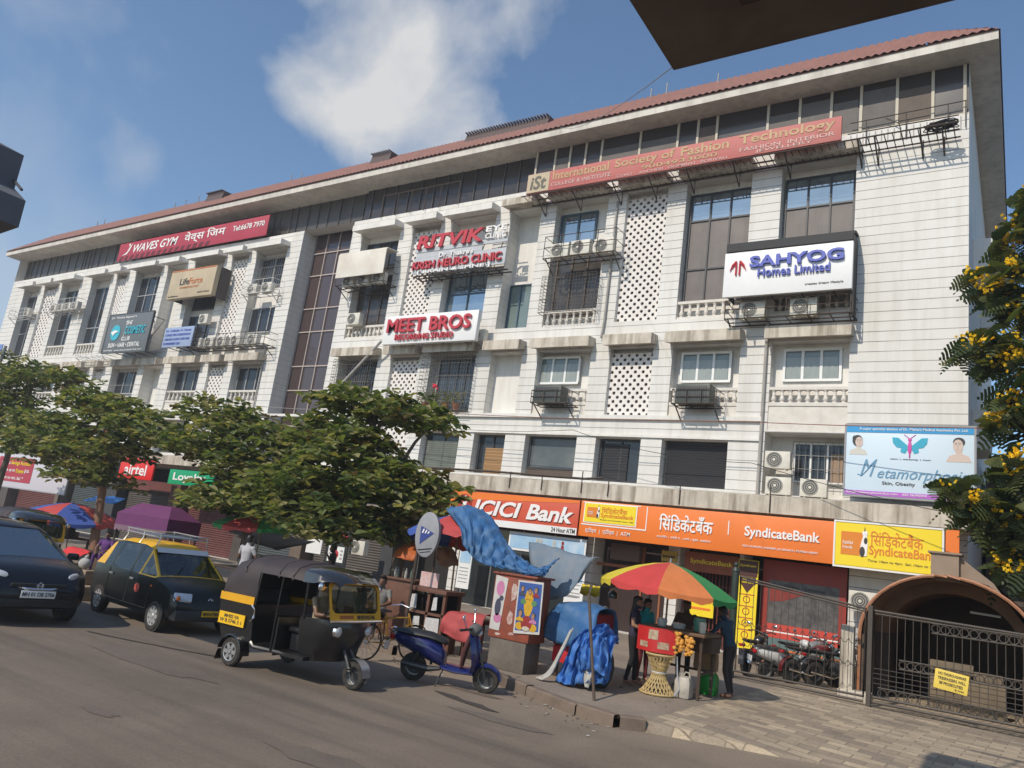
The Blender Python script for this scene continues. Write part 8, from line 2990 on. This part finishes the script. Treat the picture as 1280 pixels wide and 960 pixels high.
for k in range(16):
    x = x0 + 0.25 + 0.155 * k
    q = thing('stall_goods', 'packet or jar among the goods set out under the purple canopy', 'goods', (x, y0 + 0.35, 0.85), group='goods under the purple canopy')
    a = MB()
    a.rbox(x - 0.06, x + 0.06, y0 + 0.3, y0 + 0.42, 0.855, 0.95 + 0.28 * random.random(), 0.015)
    tpart(q, a, 'packet', mat('goods %d' % (k % 5), ((0.45, 0.4, 0.32), (0.3, 0.05, 0.04), (0.5, 0.5, 0.48), (0.35, 0.25, 0.06), (0.1, 0.12, 0.16))[k % 5], 0.5, var=0.4, scale=14))
umbrella('red and blue umbrella over a stall at the far left', (-27.4, 14.2, 1.98), 1.75, 0.55, [UR2, UB, UR2, UB, UR2, UB, UR2, UB], (0.0, 0.2, -1.83), (4, 2), fringe=0.14)
umbrella('orange and green umbrella in the tree shade right of the purple canopy', (-18.6, 15.2, 2.5), 1.4, 0.4, [UO, UG, UR2, UG, UO, UG, UR2, UG], (0.0, 0.0, -2.33), (5, 0))
def jumble(label, x0, x1, y0, y1, z, n, seed, group):
    rnd = random.Random(seed)
    cols_ = [mat('jumble %d' % i, c_, 0.7, var=0.5, scale=9) for i, c_ in enumerate(((0.12, 0.09, 0.07), (0.30, 0.26, 0.20), (0.05, 0.05, 0.06), (0.36, 0.33, 0.30), (0.16, 0.05, 0.04), (0.09, 0.13, 0.18)))]
    for k in range(n):
        x, y = rnd.uniform(x0, x1), rnd.uniform(y0, y1)
        w_, h = rnd.uniform(0.12, 0.34), rnd.uniform(0.12, 0.5)
        r = thing('carton', label, 'carton', (x, y, z), rnd.uniform(-20, 20), group)
        a = MB()
        a.rbox(-w_ / 2, w_ / 2, -w_ / 2, w_ / 2, 0.002, h, 0.012)
        a.build('box', rnd.choice(cols_), r)
        a = MB()
        a.box(-w_ / 2 + 0.01, w_ / 2 - 0.01, -0.02, 0.02, h, h + 0.004)
        a.build('tape', mat('packing tape', (0.3, 0.22, 0.12), 0.4), r)


def table(label, x0, x1, y0, y1, h, m):
    r = thing('stall_table', label, 'table', ((x0 + x1) / 2, (y0 + y1) / 2, 0.15))
    a = MB()
    a.rbox(x0, x1, y0, y1, h - 0.06, h, 0.01)
    tpart(r, a, 'table_top', m)
    for x in (x0 + 0.05, x1 - 0.05):
        for y in (y0 + 0.05, y1 - 0.05):
            a = MB()
            a.box(x - 0.03, x + 0.03, y - 0.03, y + 0.03, 0.15, h - 0.061)
            tpart(r, a, 'leg', m)


SW = mat('dark stall wood', (0.05, 0.035, 0.03), 0.8)
table('dark table under the red and blue umbrella', -28.6, -26.4, 13.6, 14.6, 0.85, SW)
jumble('carton or packet piled on the dark table under the red and blue umbrella', -28.4, -26.6, 13.75, 14.4, 0.85, 12, 5, 'cartons under the red and blue umbrella')
table('dark table in the tree shade under the orange and green umbrella', -19.6, -17.4, 14.4, 15.4, 0.85, SW)
jumble('carton or packet on the dark table under the orange and green umbrella', -19.4, -17.6, 14.5, 15.2, 0.85, 10, 6, 'cartons under the orange and green umbrella')
jumble('carton or bundle stacked on the pavement between the tree and the bank window', -14.6, -12.6, 14.6, 16.2, 0.15, 12, 7, 'cartons behind the largest tree')
table('dark table behind the big tree trunk', -13.2, -12.3, 13.9, 14.7, 1.0, SW)
drape('red cloth hanging over the front of a stall beside the brown painted trunk', 'red_cloth', [[(-25.2, 13.3, 0.62), (-24.6, 13.3, 0.66), (-23.9, 13.3, 0.62)], [(-25.25, 13.1, 0.45), (-24.6, 13.05, 0.45), (-23.95, 13.1, 0.45)], [(-25.2, 13.0, 0.18), (-24.7, 12.95, 0.2), (-24.3, 13.0, 0.3)]], mat('vivid red cloth', (0.60, 0.025, 0.03), 0.8, var=0.3, scale=5), seed=30, wr=0.025)
table('low table under the hanging red cloth', -25.2, -23.9, 13.3, 13.9, 0.6, SW)
for k, (x, y, z, w_, d_, h) in enumerate(((-18.35, 9.95, 0.0, 0.75, 0.4, 0.32), (-17.6, 9.9, 0.0, 0.62, 0.4, 0.31), (-18.15, 9.95, 0.322, 1.0, 0.36, 0.3))):
    r = thing('stone_block', ('lower left', 'lower right', 'upper')[k] + ' tan stone block of the heap on the road behind the taxi', 'stone block', (x, y, z), (2, -4, 5)[k])
    a = MB()
    a.rbox(-w_ / 2, w_ / 2, -d_ / 2, d_ / 2, 0.001, h, 0.03)
    a.build('block', mat('tan stone', (0.34, 0.25, 0.165), 0.9, var=0.5, scale=4, bump=0.3), r)
r = thing('white_sack', 'pale sack slumped on the tan stone blocks', 'sack', (-18.0, 9.95, 0.62))
a = MB()
a.ball((-18.0, 9.95, 0.75), (0.15, 0.13, 0.13), 12)
a.ball((-17.98, 9.95, 0.89), (0.05, 0.05, 0.05), 8)
tpart(r, a, 'sack', mat('pale sack cloth', (0.45, 0.44, 0.42), 0.9, var=0.5, scale=9, bump=0.3))
r = thing('seat_crate', 'low crate on which the person in purple sits', 'crate', (-22.5, 12.95, 0.15), -60)
a = MB()
a.rbox(-0.25, 0.2, -0.25, 0.25, 0.002, 0.42, 0.01)
a.build('crate', mat('brown crate', (0.12, 0.08, 0.05), 0.8), r)
r = thing('seat_stool', 'low stool under the seated man in grey', 'stool', (-11.5, 12.9, 0.15), -70)
a = MB()
a.rbox(-0.18, 0.18, -0.18, 0.18, 0.38, 0.43, 0.01)
for x in (-0.14, 0.14):
    for y in (-0.14, 0.14):
        a.tube([(x, y, 0.002), (x * 0.9, y * 0.9, 0.38)], 0.018, 6)
a.build('stool', WOODC, r)
drape('small bright blue awning among the leaves behind the purple canopy', 'blue_awning', [[(-33.0, 18.2, 2.35), (-32, 18.2, 2.4), (-31.0, 18.2, 2.35)], [(-33.1, 17.6, 2.05), (-32, 17.5, 2.1), (-30.9, 17.6, 2.08)]], mat('bright blue awning cloth', (0.04, 0.22, 0.62), 0.6), seed=31)
drape('sagging dark awning sheet over the stalls right of the purple canopy', 'dark_awning', [[(-21.6, 17.4, 2.2), (-20.6, 17.5, 2.0), (-19.6, 17.4, 1.85), (-18.6, 17.4, 1.8)], [(-21.4, 16.6, 2.0), (-20.5, 16.5, 1.8), (-19.5, 16.5, 1.68), (-18.5, 16.5, 1.6)], [(-21.2, 15.9, 1.85), (-20.4, 15.8, 1.65), (-19.5, 15.9, 1.52), (-18.6, 15.9, 1.45)]], mat('dark awning sheet', (0.055, 0.042, 0.036), 0.8, var=0.5, scale=4), seed=33, wr=0.02)
r = thing('tube_light', 'white tube light fixed under the leaves left of the oval sign', 'lamp', (-13.0, 15.0, 2.95))
a = MB()
a.tube([(-13.55, 15.0, 2.98), (-12.55, 15.0, 2.96)], 0.035, 8)
tpart(r, a, 'tube', mat('white tube', (0.78, 0.77, 0.74), 0.4))
a = MB()
a.box(-13.5, -12.6, 15.035, 15.07, 2.94, 3.0)
tpart(r, a, 'batten', STEELW)

# ------------------------------------------------------------------ shop fronts under the slab
def panel_thing(name, label, cat, x0, x1, z0, z1, y, m, t=0.05):
    r = thing(name, label, cat, ((x0 + x1) / 2, y, z0))
    a = MB()
    a.box(x0, x1, y, y + t, z0, z1)
    tpart(r, a, 'panel', m)
    return r


SKYP = mat('sky blue poster', (0.30, 0.50, 0.70), 0.45, var=0.7, scale=2.5, stain=(0.62, 0.70, 0.76))
r = thing('bank_glazing', 'dark glass bank front below the red and orange sign', 'storefront', (-15.8, 25.4, 0.15))
a = MB()
a.box(-18.58, -12.97, 25.3, 25.34, 0.16, 3.3)
tpart(r, a, 'glass', mat('dark shop glass', (0.028, 0.034, 0.036), 0.07))
a = MB()
for x in (-18.5, -17.2, -15.9, -14.5, -13.1):
    a.box(x, x + 0.07, 25.24, 25.3, 0.16, 3.3)
a.box(-18.55, -13.0, 25.23, 25.3, 2.3, 2.38)
tpart(r, a, 'mullion', mat('grey aluminium', (0.25, 0.25, 0.25), 0.4, 0.5))
r = panel_thing('bank_poster', 'wide sky blue bank poster with small figures under the red and orange sign', 'poster', -15.85, -12.62, 2.42, 3.08, 24.25, WHITE)
a = MB()
a.box(-15.78, -12.69, 24.24, 24.249, 2.5, 3.0)
tpart(r, a, 'sky_print', SKYP)
for x, m, w_ in ((-14.6, 7, 0.16), (-14.45, 7, 0.12), (-13.9, 7, 0.1), (-13.55, 5, 0.09)):
    a = MB()
    a.prism([(x - w_, 2.5), (x + w_, 2.5), (x + w_ * 0.5, 2.78), (x - w_ * 0.5, 2.78)], 'y', 24.23, 24.238)
    a.disc((x, 24.229, 2.86), 0.055, 0.07, n=12)
    tpart(r, a, 'figure', PRN[m])
r = panel_thing('bank_poster', 'tall sky blue bank poster with lines of small print beside the orange sign', 'poster', -13.28, -12.55, 0.85, 2.41, 24.25, WHITE)
a = MB()
a.box(-13.2, -12.63, 24.24, 24.249, 1.6, 2.36)
tpart(r, a, 'sky_print', SKYP)
a = MB()
for k in range(4):
    a.box(-13.18, -12.68 - 0.06 * (k % 2), 24.24, 24.249, 1.5 - 0.14 * k, 1.53 - 0.14 * k)
a.box(-13.18, -12.66, 24.24, 24.249, 1.1, 1.16)
tpart(r, a, 'print_line', GREYT)
r = panel_thing('bank_poster', 'narrow white and blue bank poster left of the slung tarpaulin', 'poster', -18.0, -17.4, 0.75, 2.55, 24.25, WHITE)
a = MB()
a.box(-17.95, -17.45, 24.24, 24.249, 1.7, 2.5)
tpart(r, a, 'sky_print', SKYP)
a = MB()
for k in range(5):
    a.box(-17.93, -17.5, 24.24, 24.249, 1.5 - 0.13 * k, 1.53 - 0.13 * k)
tpart(r, a, 'print_line', GREYT)
r = thing('bank_entrance', 'deep dark bank entrance with brown side panels below the long orange sign', 'shop front', (-11.2, 25.6, 0.15))
a = MB()
a.box(-12.65, -9.95, 25.8, 25.84, 0.16, 4.3)
tpart(r, a, 'back_panel', mat('dark maroon panel', (0.035, 0.018, 0.016), 0.5))
a = MB()
a.rbox(-12.0, -10.9, 24.9, 25.3, 2.55, 3.1, 0.02)
tpart(r, a, 'overhead_unit', mat('brown cabinet', (0.13, 0.075, 0.05), 0.6))
a = MB()
for x in (-10.9, -10.2):
    a.box(x, x + 0.06, 25.2, 25.3, 0.16, 3.1)
a.box(-12.6, -10.0, 25.15, 25.22, 2.3, 2.4)
tpart(r, a, 'door_frame', mat('orange brown frame', (0.30, 0.10, 0.04), 0.6))
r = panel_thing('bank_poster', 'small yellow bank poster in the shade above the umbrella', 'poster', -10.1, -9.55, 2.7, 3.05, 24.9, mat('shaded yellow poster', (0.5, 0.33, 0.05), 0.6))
a = MB()
a.text('SyndicateBank', -10.05, -9.6, 2.8, 2.92, 24.895, bold=0.01)
tpart(r, a, 'lettering', DKTXT)
r = panel_thing('bank_poster', 'yellow poster in the doorway behind the vendor', 'poster', -9.2, -8.3, 1.1, 2.0, 25.2, YELLOW)
a = MB()
for k in range(3):
    a.box(-9.1, -8.4, 25.19, 25.199, 1.75 - 0.22 * k, 1.82 - 0.22 * k)
tpart(r, a, 'print_line', ORANGE)
r = panel_thing('bank_poster', 'tall yellow bank poster with red ovals beside the red shop front', 'poster', -7.4, -6.78, 0.4, 3.05, 24.6, YELLOW)
a = MB()
a.box(-7.38, -6.8, 24.59, 24.599, 2.55, 3.03)
a.poly([(-7.3, 24.592, 2.32), (-6.88, 24.592, 2.32), (-7.09, 24.592, 2.05)])
a.box(-7.34, -6.84, 24.592, 24.599, 2.32, 2.54)
tpart(r, a, 'dark_print', mat('dark brown print', (0.07, 0.02, 0.015), 0.5))
a = MB()
a.text('Synd', -7.24, -6.95, 2.44, 2.52, 24.59, bold=0.012)
a.text('SURAKSHA', -7.32, -6.86, 2.34, 2.41, 24.59, bold=0.012)
a.text('Syndicate', -7.34, -6.85, 2.82, 2.92, 24.588, bold=0.012)
tpart(r, a, 'yellow_lettering', YELLOW)
for k, z in enumerate((1.85, 1.5, 1.15, 0.8)):
    a = MB()
    a.torus((-7.09, 24.598, z), 0.1, 0.014, ax='y', n=16, k=4)
    a.T = Matrix.Identity(4)
    tpart(r, a, 'oval', mat('red oval print', (0.5, 0.06, 0.03), 0.5))
    a = MB()
    a.box(-7.33, -6.85, 24.592, 24.599, z + 0.14, z + 0.165)
    tpart(r, a, 'print_line', mat('red oval print', (0.5, 0.06, 0.03), 0.5))
r = thing('storefront', 'red and teal shop front with a grey picture panel behind the left gate leaf', 'shop front', (-5.6, 25.0, 0.15))
a = MB()
a.box(-6.75, -4.3, 25.02, 25.1, 2.55, 3.15)
a.box(-6.75, -6.55, 25.02, 25.1, 0.95, 2.55)
a.box(-4.5, -4.3, 25.02, 25.1, 0.95, 2.55)
tpart(r, a, 'red_frame', mat('deep red frame', (0.30, 0.035, 0.022), 0.5, var=0.3, scale=3))
a = MB()
a.box(-6.55, -4.5, 25.03, 25.09, 1.25, 2.55)
tpart(r, a, 'picture_panel', mat('grey collage panel', (0.13, 0.12, 0.115), 0.35, var=1.0, scale=5.5, stain=(0.035, 0.03, 0.03)))
a = MB()
a.text('SyndNivas', -6.4, -5.65, 2.33, 2.46, 25.028, bold=0.014)
a.text('Scheme', -5.5, -4.9, 2.33, 2.44, 25.028, bold=0.012)
tpart(r, a, 'lettering', DKTXT)
a = MB()
a.poly([(-6.5, 25.022, 2.3), (-5.3, 25.022, 2.3), (-6.1, 25.022, 1.95), (-6.5, 25.022, 1.9)])
tpart(r, a, 'red_swoosh', mat('dark red print', (0.22, 0.03, 0.02), 0.5))
a = MB()
a.box(-6.55, -4.5, 25.03, 25.1, 1.04, 1.249)
a.box(-6.55, -4.5, 25.03, 25.1, 0.84, 1.0)
tpart(r, a, 'red_stripe', mat('bright red stripe', (0.55, 0.06, 0.04), 0.5))
a = MB()
a.box(-6.55, -4.5, 25.032, 25.1, 1.0, 1.04)
tpart(r, a, 'white_stripe', WHITE)
a = MB()
a.box(-6.75, -4.3, 25.035, 25.1, 0.17, 0.838)
tpart(r, a, 'teal_skirt', mat('grey teal panel', (0.11, 0.17, 0.17), 0.6, var=0.3, scale=2))
a = MB()
a.box(-6.74, -4.31, 25.02, 25.034, 0.48, 0.53)
tpart(r, a, 'orange_line', ORANGE)
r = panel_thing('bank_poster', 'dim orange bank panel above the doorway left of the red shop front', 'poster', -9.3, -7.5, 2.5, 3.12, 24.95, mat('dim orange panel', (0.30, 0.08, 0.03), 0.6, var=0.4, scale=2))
a = MB()
a.text('SyndicateBank', -9.1, -7.7, 2.72, 2.92, 24.945, bold=0.012)
tpart(r, a, 'lettering', YELLOW)
r = thing('folding_grille', 'dark red folding grille in the doorway behind the vendor', 'grille', (-8.5, 25.5, 0.15))
a = MB()
x = -9.45
while x < -7.5:
    a.box(x, x + 0.03, 25.4, 25.44, 0.16, 2.5)
    x += 0.12
for z in (0.7, 1.4, 2.1):
    a.box(-9.46, -7.5, 25.44, 25.46, z, z + 0.03)
tpart(r, a, 'bars', mat('dark red grille', (0.16, 0.03, 0.02), 0.6))
r = panel_thing('notice_board', 'white printed board of round dials in the shade behind the person with the phone', 'board', -25.1, -24.2, 1.2, 2.5, 23.0, WHITE)
a = MB()
for x, z, rad in ((-24.85, 2.25, 0.11), (-24.85, 1.9, 0.14), (-24.45, 2.3, 0.08)):
    a.disc((x, 22.99, z), rad, rad)
tpart(r, a, 'dial', DKTXT)
r = panel_thing('glass_door', 'dark shop door with a red band and a white sticker', 'door', -23.95, -22.7, 0.4, 2.9, 23.0, mat('dark glass door', (0.03, 0.034, 0.036), 0.12))
a = MB()
a.box(-23.85, -22.8, 22.98, 22.999, 1.98, 2.2)
tpart(r, a, 'red_band', RED)
a = MB()
a.text('AMUL ICE', -23.75, -22.9, 2.03, 2.15, 22.975, bold=0.01)
tpart(r, a, 'lettering', DKTXT)
a = MB()
a.box(-23.75, -22.85, 22.98, 22.999, 1.0, 1.62)
tpart(r, a, 'white_sticker', WHITE)
a = MB()
a.disc((-23.3, 22.975, 1.3), 0.17, 0.17)
tpart(r, a, 'red_dot', RED)
a = MB()
for x in (-23.68, -23.05):
    for k in range(3):
        a.box(x, x + 0.14, 22.975, 22.979, 1.12 + 0.15 * k, 1.2 + 0.15 * k)
tpart(r, a, 'print_line', GREYT)
ac(-22.4, 23.2, 1.38, 'clean unit fixed low behind the nearest auto rickshaw', 0.95)
for k, (a0, a1) in enumerate(shops[:7]):
    r = thing('shutter', ('ribbed shop shutter far left behind the billboard', 'ribbed shop shutter behind the red and blue umbrella', 'ribbed shop shutter below the red script sign', 'ribbed shop shutter left of the green sign', 'ribbed shop shutter below the green sign', 'ribbed shutter at the foot of the glass tower', 'ribbed shop shutter behind the largest tree')[k], 'shutter', ((a0 + a1) / 2, 25.5, 0.15), group='shop shutters along the pavement')
    a = MB()
    z = 0.16
    while z < 3.0:
        a.add([(a0 + 0.3, 25.5, z), (a1 - 0.3, 25.5, z), (a1 - 0.3, 25.46, z + 0.06), (a0 + 0.3, 25.46, z + 0.06), (a1 - 0.3, 25.5, z + 0.11), (a0 + 0.3, 25.5, z + 0.11)], [(0, 1, 2, 3), (3, 2, 4, 5)])
        z += 0.11
    tpart(r, a, 'slats', mat('shutter %d' % (k % 3), ((0.10, 0.085, 0.075), (0.13, 0.04, 0.035), (0.07, 0.085, 0.09))[k % 3], 0.6, var=0.4, scale=2), smooth=0)
    a = MB()
    a.box(a0, a1, 25.3, 25.44, 3.02, 3.6)
    tpart(r, a, 'fascia', mat('shop fascia %d' % (k % 4), ((0.25, 0.16, 0.09), (0.09, 0.10, 0.13), (0.28, 0.24, 0.2), (0.16, 0.05, 0.04))[k % 4], 0.6, var=0.4, scale=1.5))
# litter and dry leaves along the kerb: uncountable scraps
a = MB()
for k in range(420):
    t = random.random()
    if t < 0.6:
        x = random.uniform(-22, -4.8)
        y = (12.2 if x < -8 else 12.2 - 0.36 * (x + 8) * 1.0 if x < -5 else 11.0) - abs(random.gauss(0, 0.35)) - 0.12
        z = 0.004
    else:
        x, y, z = random.uniform(-15, -4.8), random.uniform(12.6, 16.5), 0.154
    q, s = random.uniform(0, 6.28), random.uniform(0.015, 0.05)
    a.add([(x + s * math.cos(q), y + s * math.sin(q), z + 0.004), (x - s * 0.6 * math.sin(q), y + s * 0.6 * math.cos(q), z + random.uniform(0.004, 0.02)), (x - s * math.cos(q), y - s * math.sin(q), z + 0.004), (x + s * 0.6 * math.sin(q), y - s * 0.6 * math.cos(q), z + random.uniform(0.004, 0.02))], [(0, 1, 2, 3)], random.choice((0, 0, 1, 1, 2)))
tag(a.build('street_litter', [mat('dry leaf', (0.16, 0.10, 0.05), 0.9), mat('grey scrap', (0.12, 0.11, 0.10), 0.9), mat('paper scrap', (0.5, 0.48, 0.45), 0.8)], smooth=0, fix=False), 'scraps of dry leaf and paper scattered along the kerb and pavement', 'litter', kind='stuff')
# ------------------------------------------------------------------ dusty air between the camera and the far wing
hz = MB()
hz.box(-170, 60, -30, 60, -1.1, 30)
hm_ = bpy.data.materials.new('dusty air')
hm_.use_nodes = True
_t = hm_.node_tree
_t.nodes.remove(_t.nodes['Principled BSDF'])
_v = _t.nodes.new('ShaderNodeVolumePrincipled')
_v.inputs['Color'].default_value = (0.93, 0.94, 0.96, 1)
_v.inputs['Density'].default_value = 0.0016
_v.inputs['Anisotropy'].default_value = 0.3
_t.links.new(_v.outputs[0], _t.nodes['Material Output'].inputs['Volume'])
tag(hz.build('haze', hm_, smooth=0), None, None, kind='stuff')
